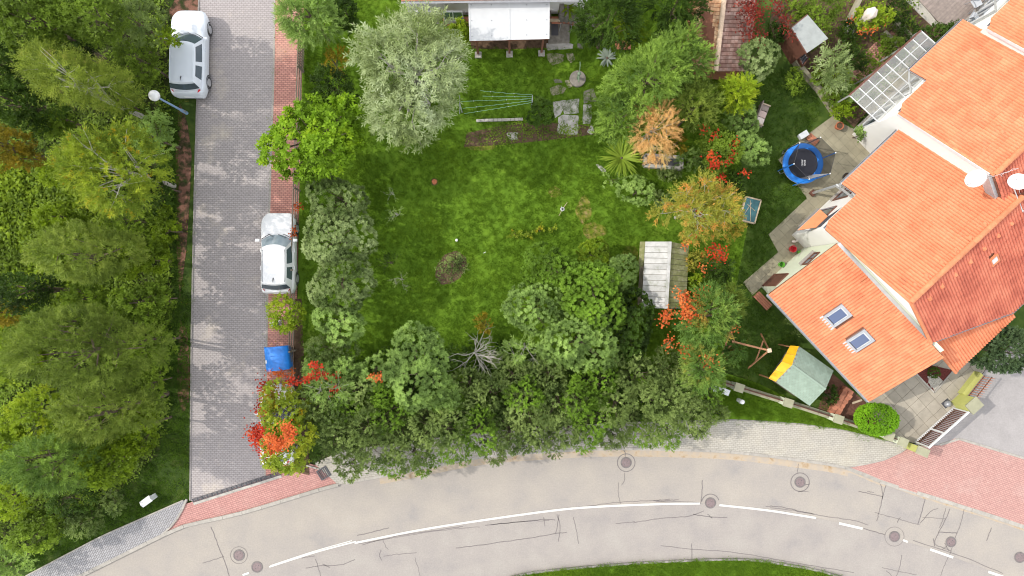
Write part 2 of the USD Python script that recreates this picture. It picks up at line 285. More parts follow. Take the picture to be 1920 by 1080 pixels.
mat('grey_metal', (0.30, 0.31, 0.33), 0.4, metal=0.4, var=0.15, scale=8)
mat('dark_metal', (0.06, 0.06, 0.07), 0.5, var=0.2, scale=8)
mat('cast_iron', (0.215, 0.165, 0.165), 0.75, metal=0.2, var=0.3, scale=12, bump=0.4, bscale=50)
mat('brown_wood', (0.14, 0.055, 0.035), 0.65, var=0.4, scale=9, rnd=0.15)
mat('swing_wood', (0.42, 0.20, 0.10), 0.7, var=0.35, scale=8, rnd=0.08)
mat('pale_wood', (0.50, 0.40, 0.28), 0.8, var=0.3, scale=9, rnd=0.1)
mat('grey_wood', (0.30, 0.245, 0.215), 0.8, var=0.35, scale=6, detail=8, rnd=0.14)
mat('old_wood', (0.27, 0.22, 0.17), 0.9, var=0.45, scale=8, rnd=0.12)
mat('bark', (0.15, 0.115, 0.085), 0.95, spec=0.1, var=0.5, scale=12, bump=0.6)
mat('pale_bark', (0.44, 0.42, 0.36), 0.9, spec=0.1, var=0.4, scale=10, bump=0.4)
mat('sheet_roof', (0.42, 0.42, 0.40), 0.85, spec=0.25, scale=3, detail=9, rnd=0.10, bump=0.15, stops=[(0.28, (0.22, 0.23, 0.18)), (0.46, (0.34, 0.34, 0.325)), (0.7, (0.43, 0.425, 0.41))], col2=(0, 0, 0))
mat('sheet_roof_mossy', (0.2, 0.2, 0.1), 0.9, spec=0.2, scale=3, detail=9, rnd=0.10, bump=0.3, stops=[(0.28, (0.10, 0.115, 0.04)), (0.5, (0.17, 0.175, 0.075)), (0.7, (0.26, 0.25, 0.16))], col2=(0, 0, 0))
mat('felt_green', (0.245, 0.315, 0.255), 0.9, spec=0.2, var=0.22, scale=3, detail=8, rnd=0.07, bump=0.15)
mat('yellow_tarp', (0.72, 0.40, 0.01), 0.5, var=0.2, scale=6, rnd=0.05)
mat('brick_red', (0.42, 0.165, 0.095), 0.85, var=0.35, scale=8, rnd=0.2)
mat('car_white', (0.660, 0.671, 0.682), 0.25, coat=0.6, var=0.03, scale=3)
mat('car_silver', (0.55, 0.59, 0.64), 0.28, coat=0.6, var=0.03, scale=3)
mat('car_glass', (0.045, 0.062, 0.075), 0.05, spec=0.8, coat=0.5)
mat('car_glass_light', (0.20, 0.25, 0.28), 0.05, spec=0.8, coat=0.5)
mat('rubber', (0.03, 0.03, 0.032), 0.8)
mat('alloy', (0.45, 0.46, 0.48), 0.35, metal=0.7)
mat('tail_red', (0.45, 0.02, 0.035), 0.2, coat=0.5)
mat('lamp_glass', (0.62, 0.64, 0.68), 0.1, coat=0.4)
mat('black_plastic', (0.03, 0.03, 0.033), 0.5)
mat('blue_plastic', (0.02, 0.20, 0.66), 0.4, var=0.25, scale=5)
mat('trampoline_blue', (0.012, 0.19, 0.66), 0.5, var=0.16, scale=6)
mat('mat_black', (0.020, 0.021, 0.032), 0.75, var=0.3, scale=8)
mat('white_plastic', (0.62, 0.62, 0.62), 0.4)
mat('grey_plastic', (0.50, 0.52, 0.55), 0.5, var=0.1)
mat('red_plastic', (0.55, 0.02, 0.03), 0.4)
mat('green_plastic', (0.09, 0.30, 0.03), 0.4)
mat('teal_cover', (0.035, 0.13, 0.15), 0.6, var=0.3, scale=5)
mat('canopy_orange', (0.60, 0.20, 0.08), 0.7, var=0.2, scale=4)
mat('cream_fabric', (0.66, 0.58, 0.52), 0.85, var=0.15, scale=6)
mat('pink_fabric', (0.55, 0.42, 0.38), 0.85, var=0.2, scale=6)
mat('blue_lamp', (0.22, 0.34, 0.52), 0.45, metal=0.2, var=0.15)
mat('sky_window', (0.05, 0.075, 0.15), 0.08, spec=0.8)
mat('polycarbonate', (0.52, 0.53, 0.54), 0.35, var=0.10, scale=1.2)
mat('terracotta', (0.42, 0.13, 0.06), 0.8, var=0.2)
mat('grey_slab_roof', (0.30, 0.32, 0.31), 0.8, var=0.22, scale=2.5, detail=8)
glass_pane('pergola_glass', (0.9, 0.91, 0.89), milk=0.10, milkcol=(0.62, 0.62, 0.6))
glass_pane('net', (0.55, 0.55, 0.56), ior=1.02, rough=0.5, milk=0.12, milkcol=(0.03, 0.03, 0.035))
# ------------------------------------------------------------------ ground, street, road, pavements
rng = np.random.default_rng(11)
g = MB(); N = 40; xs = np.linspace(-150, 150, N)
struct('ground', MB().box((0, 0, -0.35), (400, 400, 0.5)).mesh(), M['turf_dark'])

street_left = smoothline([(374, -60), (372, 120), (367, 300), (362, 520), (359, 700), (358, 860), (357, 938)])
street_right = smoothline([(516, -60), (513, 150), (507, 340), (502, 560), (499, 720), (497, 893)])
strip_right = [(572, -60), (568, 120), (563, 300), (558, 480), (554, 700), (552, 884)]
kerb_up = smoothline([(40, 1130), (150, 1080), (300, 1006), (345, 986), (450, 962), (545, 934), (635, 908), (760, 884), (900, 857), (1030, 846), (1140, 841), (1250, 842), (1370, 847), (1489, 861), (1583, 876), (1660, 906), (1766, 938), (1920, 988), (2060, 1040)])
grass_low = smoothline([(900, 1110), (965, 1079), (1100, 1062), (1250, 1052), (1390, 1048), (1480, 1059), (1560, 1076), (1640, 1110)])
centre = smoothline([(380, 1106), (505, 1063), (665, 1018), (780, 995), (880, 979), (1030, 958), (1120, 950), (1240, 945), (1330, 944), (1440, 956), (1530, 971), (1620, 992), (1744, 1030), (1900, 1086), (2050, 1145)])
def slab(name, pts, top, m, thick=0.3, parent=None):
    return struct(name, MB().prism(poly_px(pts), top - thick, top).mesh(), m, parent)

low_side = [(2100, 1500), (-400, 1500), (-400, 1330)]
road = struct('road', MB().prism(poly_px([tuple(p) for p in kerb_up] + [(2400, 1160), (2400, 1700), (-300, 1700), (-300, 1290)]), -0.3, 0.0).mesh(), M['asphalt'])
# lower lane, laid separately along the centre line
lane = poly_px([tuple(p) for p in centre] + [(2200, 1700), (100, 1700), (250, 1150)])
part('lower_lane', MB().prism(lane, -0.2, 0.004).mesh(), M['asphalt_lower'], road)
slab('street', [tuple(p) for p in street_left] + [(361, 940), (525, 889), (497, 893)] + [tuple(p) for p in street_right[::-1]], 0.03, M['grey_pavers'])
slab('paved_strip', [tuple(p) for p in street_right] + [(525, 889), (600, 870), (552, 884)] + strip_right[::-1], 0.034, M['red_pavers'])
slab('crossing', [(346, 945), (361, 941), (525, 889), (575, 868), (606, 875), (645, 905), (545, 933), (450, 961), (345, 985), (305, 1003), (325, 985), (340, 962)], 0.026, M['red_pavers_tilted'])
slab('pavement', [(-60, 1130), (50, 1080), (190, 1006), (345, 938), (350, 936), (346, 945), (340, 962), (325, 985), (303, 1003), (150, 1078), (40, 1128)], 0.09, M['blue_grey_pavers'])
slab('pavement', [(602, 879), (590, 868), (640, 845), (800, 822), (1000, 800), (1200, 790), (1345, 786), (1400, 788), (1500, 795), (1590, 808), (1640, 822), (1700, 836), (1690, 846), (1655, 862), (1620, 870), (1583, 875)] + [tuple(p) for p in kerb_up[::-1] if 630 < p[0] < 1583], 0.09, M['light_pavers'])
slab('crossing', [(1583, 876), (1620, 870), (1655, 862), (1690, 846), (1703, 836), (1760, 835), (1790, 822), (1920, 860), (2060, 905), (2060, 1040), (1920, 988), (1766, 938), (1660, 906)], 0.026, M['red_pavers_right'])
slab('yard', [(1703, 833), (1722, 832), (1800, 762), (1850, 690), (1930, 620), (2300, 500), (2300, 980), (2060, 905), (1920, 860), (1790, 822), (1760, 835)], 0.02, M['yard_concrete'])
slab('grass_verge', [(1330, 690), (1420, 718), (1560, 785), (1705, 832), (1640, 822), (1590, 808), (1500, 795), (1400, 788), (1345, 786), (1200, 790), (1180, 700)], 0.10, M['turf'])
slab('grass_verge', [tuple(p) for p in grass_low] + [(1700, 1250), (800, 1250)], 0.10, M['turf'])
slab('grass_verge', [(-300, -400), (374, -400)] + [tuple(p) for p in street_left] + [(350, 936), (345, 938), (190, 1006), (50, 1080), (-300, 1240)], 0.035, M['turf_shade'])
slab('path', [(345, -30), (374, -30), (372, 40), (368, 120), (362, 175), (345, 178), (330, 120), (318, 20)], 0.055, M['bank'])
slab('path', [(337, 190), (352, 230), (360, 290), (356, 380), (350, 470), (338, 560), (332, 470), (332, 380), (330, 290)], 0.05, M['bank'])
slab('path', [(338, 600), (352, 620), (357, 700), (354, 755), (344, 775), (334, 745), (333, 690), (336, 640)], 0.05, M['bank'])
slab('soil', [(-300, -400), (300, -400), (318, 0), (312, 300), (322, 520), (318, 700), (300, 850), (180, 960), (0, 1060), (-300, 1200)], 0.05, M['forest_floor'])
# gardens
slab('lawn', [(572, -60), (1330, -60), (1330, 120), (1370, 160), (1400, 430), (1350, 690), (1180, 700), (600, 800), (556, 700), (563, 300)], 0.06, M['turf'])
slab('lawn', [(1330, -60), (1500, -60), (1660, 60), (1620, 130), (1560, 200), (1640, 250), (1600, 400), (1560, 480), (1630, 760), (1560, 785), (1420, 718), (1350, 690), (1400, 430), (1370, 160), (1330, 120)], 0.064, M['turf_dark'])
slab('soil', [(1460, -60), (2100, -60), (2100, 40), (1720, 90), (1600, 240), (1560, 200), (1500, 140), (1440, 60)], 0.07, M['soil'])
slab('soil', [(1560, 700), (1620, 752), (1665, 820), (1560, 784), (1530, 770)], 0.07, M['red_soil'])
slab('soil', [(560, 880), (620, 840), (700, 700), (1340, 690), (1345, 786), (1200, 790), (1000, 800), (800, 822), (640, 850), (575, 871)], 0.07, M['forest_floor'])
slab('soil', [(875, 250), (960, 232), (1060, 230), (1110, 238), (1120, 252), (1040, 262), (940, 272), (870, 276)], 0.072, M['soil'])
slab('soil', [(818, 500), (832, 478), (856, 470), (874, 482), (876, 500), (864, 520), (846, 532), (828, 534), (816, 520)], 0.072, M['soil'])
slab('soil', [(880, 76), (1030, 70), (1040, 90), (960, 93), (885, 92)], 0.072, M['soil'])
slab('soil', [(552, 560), (566, 560), (580, 890), (552, 884)], 0.066, M['soil'])

for k, (px, py, rx, ry) in enumerate([(1094, 396, 16, 24), (1112, 432, 22, 16), (1182, 482, 18, 18), (1040, 360, 14, 10), (905, 275, 30, 8)]):
    a = np.linspace(0, 2 * np.pi, 30)[:-1]; r = .75 + .5 * meshkit.noise(np.stack([np.cos(a) * 2 + k * 7, np.sin(a) * 2, a * 0], 1), 6)
    slab('worn_turf', [(px + rx * q * math.cos(t), py + ry * q * math.sin(t)) for q, t in zip(r, a)], 0.066, M['dry_turf'])

def kerb_run(parent, pts, top, w, m, h=0.28, step=1.0, name='kerb_stone', jitter=0.006, z_line=0.0):
    ls = LineString(WP(pts, 0)); n = max(1, int(ls.length / step))
    for i in range(n):
        a, b = ls.interpolate(i * ls.length / n + 0.006), ls.interpolate((i + 1) * ls.length / n - 0.006)
        mb = MB(); zt = top + rng.normal(0, jitter)
        a3, b3 = np.array([a.x, a.y, zt - h / 2]), np.array([b.x, b.y, zt - h / 2])
        d = b3 - a3; L = np.linalg.norm(d); d /= L; s = np.array([-d[1], d[0], 0])
        q = w / 2; e = 0.012
        prof = [(-q, -h / 2), (-q, h / 2 - e), (-q + e, h / 2), (q - e, h / 2), (q, h / 2 - e), (q, -h / 2)]
        v = [c + s * x + np.array([0, 0, z]) for c in (a3, b3) for x, z in prof]
        f = [[k, k + 1, k + 7, k + 6] for k in range(5)]
        mb.add(v, f); mb.add(v, [[0, 1, 2], [0, 2, 3], [0, 3, 4], [0, 4, 5], [6, 8, 7], [6, 9, 8], [6, 10, 9], [6, 11, 10]])
        mb.build(name, m, parent)
kerb = thing('kerb', kind='structure')
kp = [tuple(p) for p in kerb_up]
kerb_run(kerb, [p for p in kp if p[0] < 640], 0.105, 0.18, M['kerb_stone'])
kerb_run(kerb, [p for p in kp if 636 <= p[0] <= 1590], 0.105, 0.15, M['kerb_stone'])
kerb_run(kerb, [p for p in kp if 1583 <= p[0]], 0.035, 0.20, M['kerb_stone'])
kerb_run(kerb, [tuple(p) for p in street_left], 0.075, 0.08, M['kerb_dark'])
kerb_run(kerb, [tuple(p) for p in street_right], 0.045, 0.10, M['kerb_stone'], jitter=0.003)
kerb_run(kerb, [(351, 935), (346, 947), (340, 962), (325, 984), (304, 1002)], 0.10, 0.09, M['kerb_stone'], step=0.5)
kerb_run(kerb, [(50, 1079), (190, 1005), (345, 937)], 0.12, 0.07, M['kerb_stone'])
kerb_run(kerb, [(1345, 786), (1400, 787), (1500, 794), (1590, 807), (1640, 821), (1690, 834)], 0.12, 0.06, M['kerb_dark'])
kerb_run(kerb, [(1583, 876), (1620, 870), (1655, 862), (1690, 846), (1703, 836)], 0.10, 0.07, M['kerb_stone'], step=0.5)
kerb_run(kerb, [tuple(p) for p in grass_low], 0.13, 0.10, M['kerb_dark'])
kerb_run(kerb, [(600, 879), (575, 872)], 0.10, 0.08, M['kerb_stone'], step=0.5)
kerb_run(kerb, [(1762, 834), (1792, 821), (1920, 859), (2060, 904)], 0.036, 0.12, M['kerb_stone'])

# drain channel across the street mouth
ch = thing('drain_channel', 'long dark slotted drain channel across the mouth of the grey side street', 'drain', at=W(443, 913))
a, b = W(361, 939, 0.045), W(526, 887, 0.045)
d = (b - a); L = np.linalg.norm(d); d /= L; s_ = np.array([-d[1], d[0], 0])
MB().bar(a - s_ * 0.17 - [0, 0, .06], b - s_ * 0.17 - [0, 0, .06], 0.13, 0.14).build('concrete_edge', M['concrete'], ch)
MB().bar(a - [0, 0, .09], b - [0, 0, .09], 0.20, 0.13).build('trough', M['black_plastic'], ch)
n = int(L / 0.5)
for i in range(n):
    g = MB(); p0 = a + d * (i * L / n + .01); p1 = a + d * ((i + 1) * L / n - .01)
    for k in (-0.085, -0.028, 0.028, 0.085): g.bar(p0 + s_ * k, p1 + s_ * k, 0.028, 0.03)
    for t in (0, .5, 1): c = p0 + (p1 - p0) * t; g.bar(c - s_ * .09, c + s_ * .09, 0.03, 0.026)
    g.build('grating', M['dark_metal'], ch)
gr = thing('drain_grate', 'small square iron drain grate at the corner of the red crossing', 'drain', W(607, 887, 0.09), 0.55)
f_ = MB()
for sgn in (-1, 1): f_.box((0, sgn * .26, 0.01), (.58, .05, .05)); f_.box((sgn * .265, 0, 0.01), (.05, .47, .05))
f_.build('frame', M['dark_metal'], gr)
for k in range(5): MB().box(((k - 2) * .095, 0, 0.012), (.035, .47, .03)).build('bar', M['dark_metal'], gr)

# painted centre line
def strip_px(pts, w, z, thick=0.003, n=6):
    ls = LineString(WP(smoothline(pts, n), 0)); return MB().prism(ls.buffer(w / 2, cap_style=2, join_style=1), z - thick, z).mesh()
cl = [(665, 1018), (780, 995), (880, 979), (1030, 958), (1120, 950), (1240, 945), (1312, 944)]
part('lane_marking', strip_px(cl, 0.10, 0.012), M['white_paint'], road)
part('lane_marking', strip_px([(1349, 947), (1440, 957), (1530, 971)], 0.10, 0.012), M['white_paint'], road)
part('lane_marking', strip_px([(505, 1063), (590, 1036), (668, 1015)], 0.07, 0.012), M['white_paint'], road)
part('lane_marking', strip_px([(507, 1060.5), (590, 1033.2), (660, 1013.5)], 0.045, 0.012), M['white_paint'], road)
for a, b in (((1573, 981), (1617, 991)), ((1744, 1030), (1787, 1045)), ((1853, 1072), (1900, 1088)), ((1693, 1012.5), (1702, 1016)), ((455, 1078), (467, 1074))):
    part('lane_marking', strip_px([a, b], 0.12 if b[0] - a[0] > 20 else .10, 0.012), M['white_paint'], road)

# tarred cracks
cracks = [
 [(1160, 905), (1159, 925), (1163, 945)], [(1171, 886), (1171, 900), (1166, 910)], [(1317, 900), (1316, 925), (1314, 944)], [(1168, 840), (1172, 850), (1173, 856)], [(1188, 980), (1240, 972), (1290, 968), (1320, 958)], [(1300, 964), (1330, 969), (1363, 970)], [(1327, 964), (1335, 972)],
 [(1155, 982), (1190, 978)], [(1436, 949), (1460, 950), (1495, 957), (1525, 964)], [(1445, 952), (1480, 956), (1520, 963), (1560, 970), (1600, 976), (1627, 984)],
 [(1225, 939), (1245, 937), (1256, 936)], [(1230, 941), (1256, 938), (1272, 937)], [(1100, 949), (1160, 942), (1220, 939), (1310, 942)],
 [(855, 1028), (920, 1019), (985, 1010), (1040, 1001), (1062, 998)], [(1044, 965), (1050, 985), (1047, 1015)], [(1048, 966), (1042, 1000)], [(1075, 970), (1080, 992), (1085, 1019)], [(910, 985), (960, 980), (1020, 974), (1040, 975)], [(920, 983), (985, 978), (1030, 976)], [(1019, 970), (1022, 986)],
 [(672, 1020), (740, 1008), (800, 998), (860, 991), (900, 988)], [(680, 1021), (750, 1004), (830, 993), (868, 987)], [(670, 1004), (700, 997), (728, 990)], [(566, 1046), (590, 1042)], [(574, 1065), (600, 1061), (640, 1059), (665, 1049)], [(592, 1048), (598, 1068), (602, 1082)], [(605, 1057), (617, 1064)],
 [(718, 1014), (723, 1024), (728, 1031)], [(715, 1031), (711, 1040), (715, 1050)], [(720, 1043), (738, 1040), (781, 1036)], [(778, 1046), (784, 1066), (788, 1082)], [(396, 988), (408, 1020), (420, 1050), (430, 1082)], [(380, 1056), (400, 1050), (420, 1043)],
 [(1240, 1023), (1290, 1029), (1380, 1036), (1450, 1048), (1520, 1060), (1600, 1074)], [(1297, 1019), (1297, 1052)], [(1295, 1048), (1330, 1052), (1356, 1054)],
 [(1610, 921), (1632, 926), (1655, 931)], [(1626, 921), (1638, 924)], [(1651, 908), (1655, 930), (1648, 960), (1644, 977)], [(1661, 910), (1654, 935)], [(1640, 961), (1680, 972), (1724, 984)], [(1688, 970), (1682, 979)], [(1734, 936), (1728, 960), (1721, 982)], [(1725, 981), (1735, 970), (1746, 958), (1758, 954)], [(1730, 970), (1750, 971), (1773, 973)], [(1773, 953), (1766, 980), (1761, 990)], [(1781, 954), (1770, 980), (1759, 1000), (1753, 1016), (1756, 1022), (1770, 1028), (1783, 1033)], [(1760, 998), (1795, 999)], [(1808, 953), (1800, 985), (1790, 1010), (1782, 1035), (1775, 1050), (1763, 1080)], [(1750, 1010), (1752, 1024)], [(1771, 1018), (1778, 1032)], [(1767, 1030), (1780, 1020)],
 [(1691, 1041), (1686, 1065), (1680, 1082)], [(1654, 1064), (1680, 1070), (1718, 1078)], [(1662, 1070), (1672, 1080)], [(1859, 989), (1850, 1013)], [(1497, 870), (1495, 886)], [(1497, 922), (1515, 921)], [(1508, 910), (1517, 908)],
 [(1620, 991), (1660, 1003)], [(1712, 1014), (1800, 1042), (1880, 1075)], [(1840, 915), (1848, 895)]]
for c in cracks:
    pts = smoothline(c, 7); pts = pts + np.stack([meshkit.noise(np.stack([pts[:, 0] * .35, pts[:, 1] * .35, np.full(len(pts), k)], 1), 3) - .5 for k in (0.3, 7.7)], 1) * 2.2
    ls = LineString(WP(pts, 0)); ww = rng.uniform(.02, .04)
    part('crack_seal', MB().prism(ls.buffer(ww / 2, cap_style=1, join_style=1, quad_segs=2), 0.0045, 0.0095).mesh(), M['tar'], road)
# tar rings round the manholes, plus covers
def ring_mesh(px, py, r, w, z0, z1, a0=0, a1=360, n=40):
    c = W(px, py)[:2]; t = np.radians(np.linspace(a0, a1, n)); ls = LineString([(c[0] + r * math.cos(q), c[1] + r * math.sin(q)) for q in t])
    return MB().prism(ls.buffer(w / 2, cap_style=1), z0, z1).mesh()
man = [(1174, 867.5, .24, .46, 'beside the pavement below the hedge'), (1332, 943, .24, .46, 'in the white centre line'), (1500, 904, .24, .48, 'below the curved light pavement'),
       (1677, 1006, .24, .50, 'between the short white dashes'), (1783, 1016, .23, 0, 'touching a tarred crack'), (1912, 1045, .24, 0, 'at the right edge'), (448, 1041, .25, .44, 'at the left end of the road'), (482, 1063, .25, .0, 'beside the start of the white line')]
for px, py, r, rr, wh in man:
    t = thing('manhole_cover', f'round iron manhole cover in the road {wh}', 'manhole cover', W(px, py, 0.0))
    MB().lathe([(r - .02, 0.004), (r - .02, 0.016), (r, 0.016), (r, 0.019), (r + .045, 0.019), (r + .05, 0.004)], n=32).build('frame', M['tar'], t)
    MB().lathe([(0.001, 0.022), (r - .06, 0.022), (r - .05, 0.018), (r - .035, 0.018), (r - .03, 0.022), (r - .022, 0.022), (r - .02, 0.006)], n=32).build('lid', M['cast_iron'], t)
    h = MB(); h.lathe([(0.001, 0.026), (.02, 0.026), (.022, 0.0225)], (r * .3, r * .35, 0), 8); h.lathe([(0.001, 0.026), (.02, 0.026), (.022, 0.0225)], (-r * .35, -r * .3, 0), 8); h.build('key_hole', M['dark_metal'], t)
    if rr:
        part('crack_seal', ring_mesh(px, py, rr, .04 if px != 1677 and px != 448 else .018, 0.0045, 0.0095, 20 if px == 1332 else 0, 170 if px == 1332 else 360), M['tar'], road)
def side_band(pts, off, w): 
    ls = LineString(WP(pts)); return ls.buffer(w, single_sided=True)
part('gutter_sand', MB().prism(side_band([p for p in kp if 700 <= p[0] <= 1600], 0, -.42).union(side_band([p for p in kp if 1583 <= p[0]], 0, -.2)), -.05, 0.0022).mesh(), M['road_sand'], road)
# darker repaired patch by the right crossing
part('repair_patch', MB().prism(poly_px([(1661, 910), (1734, 936), (1724, 984), (1647, 962)]), 0.001, 0.0042).mesh(), M['asphalt_lower'], road)
# ------------------------------------------------------------------ the terraced houses (axes: U down-right in the picture, N up-right)
UW, NW = np.array([0.6858, -0.7278, 0.0]), np.array([0.7278, 0.6858, 0.0])
def UN(u, n, z=0.0): return S * (u * UW + n * NW) + np.array([0, 0, z])
RZ_U, RZ_N = math.atan2(UW[1], UW[0]), math.atan2(NW[1], NW[0])
def tile_shape(w=0.30, l=0.345, seed=0):
    """One double-roll clay tile: x across, y down the slope, top surface, lower lip and side."""
    xs = np.linspace(0, w, 9); h = 0.062 * np.abs(np.sin(np.pi * xs / (w / 2))) ** 0.6
    v = []
    for y, dz in ((0.0, 0.0), (l, 0.027)): v += [(x, y, hh + dz) for x, hh in zip(xs, h)]
    v += [(x, l, hh - 0.004) for x, hh in zip(xs, h)]
    f = [[i, i + 1, i + 10, i + 9] for i in range(8)] + [[9 + i, 10 + i, 19 + i, 18 + i] for i in range(8)]
    f = np.array(f); return np.array(v), np.vstack([f[:, [0, 1, 2]], f[:, [0, 2, 3]]])
TILE_V, TILE_F = tile_shape()
class Slope:
    """A roof plane: origin on its top line, a along the eave, b down the slope."""
    def __init__(self, O, a, b):
        self.O, self.a, self.b = np.asarray(O, float), np.asarray(a, float) / np.linalg.norm(a), np.asarray(b, float) / np.linalg.norm(b)
        self.n = np.cross(self.a, self.b); self.n *= np.sign(self.n[2])
        self.B = np.array([self.a, self.b, self.n])
    def at(self, x, y, h=0.0): return self.O + x * self.a + y * self.b + h * self.n
    def hit(self, px, py):
        e = np.array([0, 0, CAM_H]); d = W(px, py) - e
        t = ((self.O - e) @ self.n) / (d @ self.n); q = e + t * d - self.O
        return q @ self.a, q @ self.b
    def tiles(self, poly, w=0.30, l=0.33):
        out = []
        x0, y0, x1, y1 = poly.bounds
        rg = np.random.default_rng(int(abs(self.O[0] * 97 + self.O[1] * 31 + x0 * 7)) % 100000)
        prep = poly.buffer(0.004)
        for j in range(int(math.ceil((y1 - y0) / l))):
            for i in range(int(math.ceil((x1 - x0) / w))):
                cell = sbox(x0 + i * w, y0 + j * l, x0 + (i + 1) * w, y0 + (j + 1) * l)
                inter = cell.intersection(prep)
                if inter.area < 0.12 * w * l: continue
                v = TILE_V + rg.normal(0, 0.0022, 3) * [1, 1, 1]
                v = v + np.array([x0 + i * w, y0 + j * l, 0.0]); v[:, 2] += v[:, 1] * 0 + rg.normal(0, .003) * (TILE_V[:, 1] / l)
                f = TILE_F
                if inter.area < 0.985 * cell.area:       # cut at the edge of the roof
                    m = trimesh.Trimesh(v, f, process=False)
                    cs = np.array(poly.convex_hull.exterior.coords); ctr = np.array(poly.convex_hull.centroid.coords[0])
                    ok = True
                    for p, q in zip(cs[:-1], cs[1:]):
                        d = q - p; nn = np.array([-d[1], d[0]]); ln = np.linalg.norm(nn)
                        if ln < 1e-6: continue
                        nn /= ln
                        if (ctr - p) @ nn < 0: nn = -nn
                        dd = (m.vertices[:, :2] - p) @ nn
                        if (dd < -1e-3).any():
                            m = m.slice_plane([p[0], p[1], 0], [nn[0], nn[1], 0])
                            if len(m.faces) == 0: ok = False; break
                    if not ok: continue
                    v, f = np.array(m.vertices), np.array(m.faces)
                out.append((self.O + v @ self.B, f))
        return out
    def board(self, poly, h0=-0.13, h1=-0.012):
        m = MB().prism(poly, h0, h1).mesh(); v, f = m
        return self.O + v @ self.B, f
def lay_tiles(roof, lots, budget=300):
    """The first 300 tiles one by one, the rest joined."""
    k = 0; rest = {}
    for tiles, m, name in lots:
        for v, f in tiles:
            if k < budget: part('tile', (v, f), m, roof); k += 1
            else: rest.setdefault(m, MB()).add(v, f)
    for m, mb in rest.items(): mb.build('roof_tiles', m, roof, kind='stuff')
def half_round(A, B, r, m, parent, name='ridge_tile', step=0.40, lift=0.02):
    A, B = np.asarray(A, float), np.asarray(B, float); L = np.linalg.norm(B - A); n = max(1, int(L / step)); d = (B - A) / L
    s = np.cross(d, [0, 0, 1]); s /= np.linalg.norm(s); u = np.cross(s, d)
    for i in range(n):
        a, b = A + d * L * i / n, A + d * (L * (i + 1) / n + .03); ang = np.linspace(-0.1, math.pi + 0.1, 9); rr = (r, r * 1.09)
        v = [c + u * lift + s * (q * math.cos(t)) + u * (q * math.sin(t)) for c, q in ((a, rr[0]), (b, rr[1])) for t in ang]
        f = [[k, k + 1, k + 10, k + 9] for k in range(8)]
        MB().add(v, f).add([b + u * lift] + [v[9 + k] for k in range(9)], [[0, k + 1, k + 2] for k in range(8)]).build(name, m, parent)
def gutter(A, B, parent, r=0.065, m=None):
    A, B = np.asarray(A, float), np.asarray(B, float); d = (B - A) / np.linalg.norm(B - A); s = np.cross(d, [0, 0, 1]); ang = np.linspace(math.pi, 2 * math.pi, 8)
    v = [c + s * (q * math.cos(t)) + np.array([0, 0, q * math.sin(t)]) for c in (A, B) for q in (r, r - .012) for t in ang]
    f = [[k, k + 1, k + 17, k + 16] for k in range(7)] + [[8 + k, 9 + k, 25 + k, 24 + k] for k in range(7)] + [[0, 16, 24, 8], [7, 15, 31, 23]]
    return MB().add(v, f).build('gutter', m or M['gutter'], parent)
def un_poly(pts, f): return Polygon([f(*p) for p in pts])

def main_slopes(ru, rz, n0, n1, left, right, mL=0.488, mR=0.60):
    O = UN(ru, 0, rz)
    cL, cR = 1 / math.sqrt(1 + mL * mL), 1 / math.sqrt(1 + mR * mR)
    L = Slope(O, NW, -UW * cL - np.array([0, 0, mL * cL])); R = Slope(O, NW, UW * cR - np.array([0, 0, mR * cR]))
    return L, Polygon([(n * S, du * S / cL) for n, du in left]), R, Polygon([(n * S, du * S / cR) for n, du in right])
def halves(poly, x): # convex pieces either side of a jog
    big = 200
    return poly.intersection(sbox(-big, -big, x, big)), poly.intersection(sbox(x, -big, big, big))

def window_on(parent, at, across, up, nrm, w, h, frame_m, pane_m, name='window', bar=True):
    """A framed window set in a wall: at = centre, axes given."""
    A = np.array([across, up, nrm]); f = MB()
    for sx in (-1, 1): f.box(at + across * sx * (w / 2 - .03) + nrm * .01, (.06, h, .07), axes=A)
    for sy in (-1, 1): f.box(at + up * sy * (h / 2 - .03) + nrm * .01, (w - .12, .06, .066), axes=A)
    if bar: f.box(at + nrm * .008, (.04, h - .12, .06), axes=A)
    x = f.build(name, frame_m, parent)
    MB().box(at - nrm * .005, (w - .1, h - .1, .03), axes=A).build('pane', pane_m, x)
    MB().box(at - up * (h / 2 + .03) + nrm * .07, (w + .1, .04, .18), axes=A).build('sill', M['kerb_stone'], x)
    return x

# ---- end house: gabled main roof, low wing with two roof windows, porch
hb = thing('terraced_house', 'end terraced house with skylit low wing, orange tiled roofs and pale green walls', 'house', at=UN(442, 550))
Lb, pLb, Rb, pRb = main_slopes(442.6, 6.0, 438, 674, [(438, 0), (674, 0), (663, 188), (528, 188), (528, 155), (449, 155)], [(438, 0), (690, 0), (690, 178), (598, 177), (439, 95)])
body = [UN(287, 449, 0), UN(530, 449, 0), UN(610, 600, 0), UN(610, 663, 0), UN(287, 663, 0)]
tops = [UN(287, 449, 3.72), UN(287, 663, 3.72), UN(442.6, 449, 5.84), UN(442.6, 663, 5.84), UN(530, 449, 4.38), UN(610, 600, 3.05), UN(610, 663, 3.05)]
part('wall', convex(body + tops), M['render_white'], hb)
wz = lambda n: 4.36 - 0.553 * (439 - n) * S
wing = [UN(u, n, z) for u in (319, 563) for n, z in ((341, 0), (341, wz(341) - .14), (448, 0), (448, wz(448) - .14))]
part('wall', convex(wing), M['render_green'], hb)
cW = 1 / math.sqrt(1 + .553 ** 2)
Wg = Slope(UN(0, 439, 4.36), UW, -NW * cW - np.array([0, 0, .553 * cW]))
pWg = Polygon([(314 * S, -0.02), (570 * S, -0.02), (570 * S, 121 * S / cW), (315 * S, 121 * S / cW)])
cP = 1 / math.sqrt(1 + .333 ** 2)
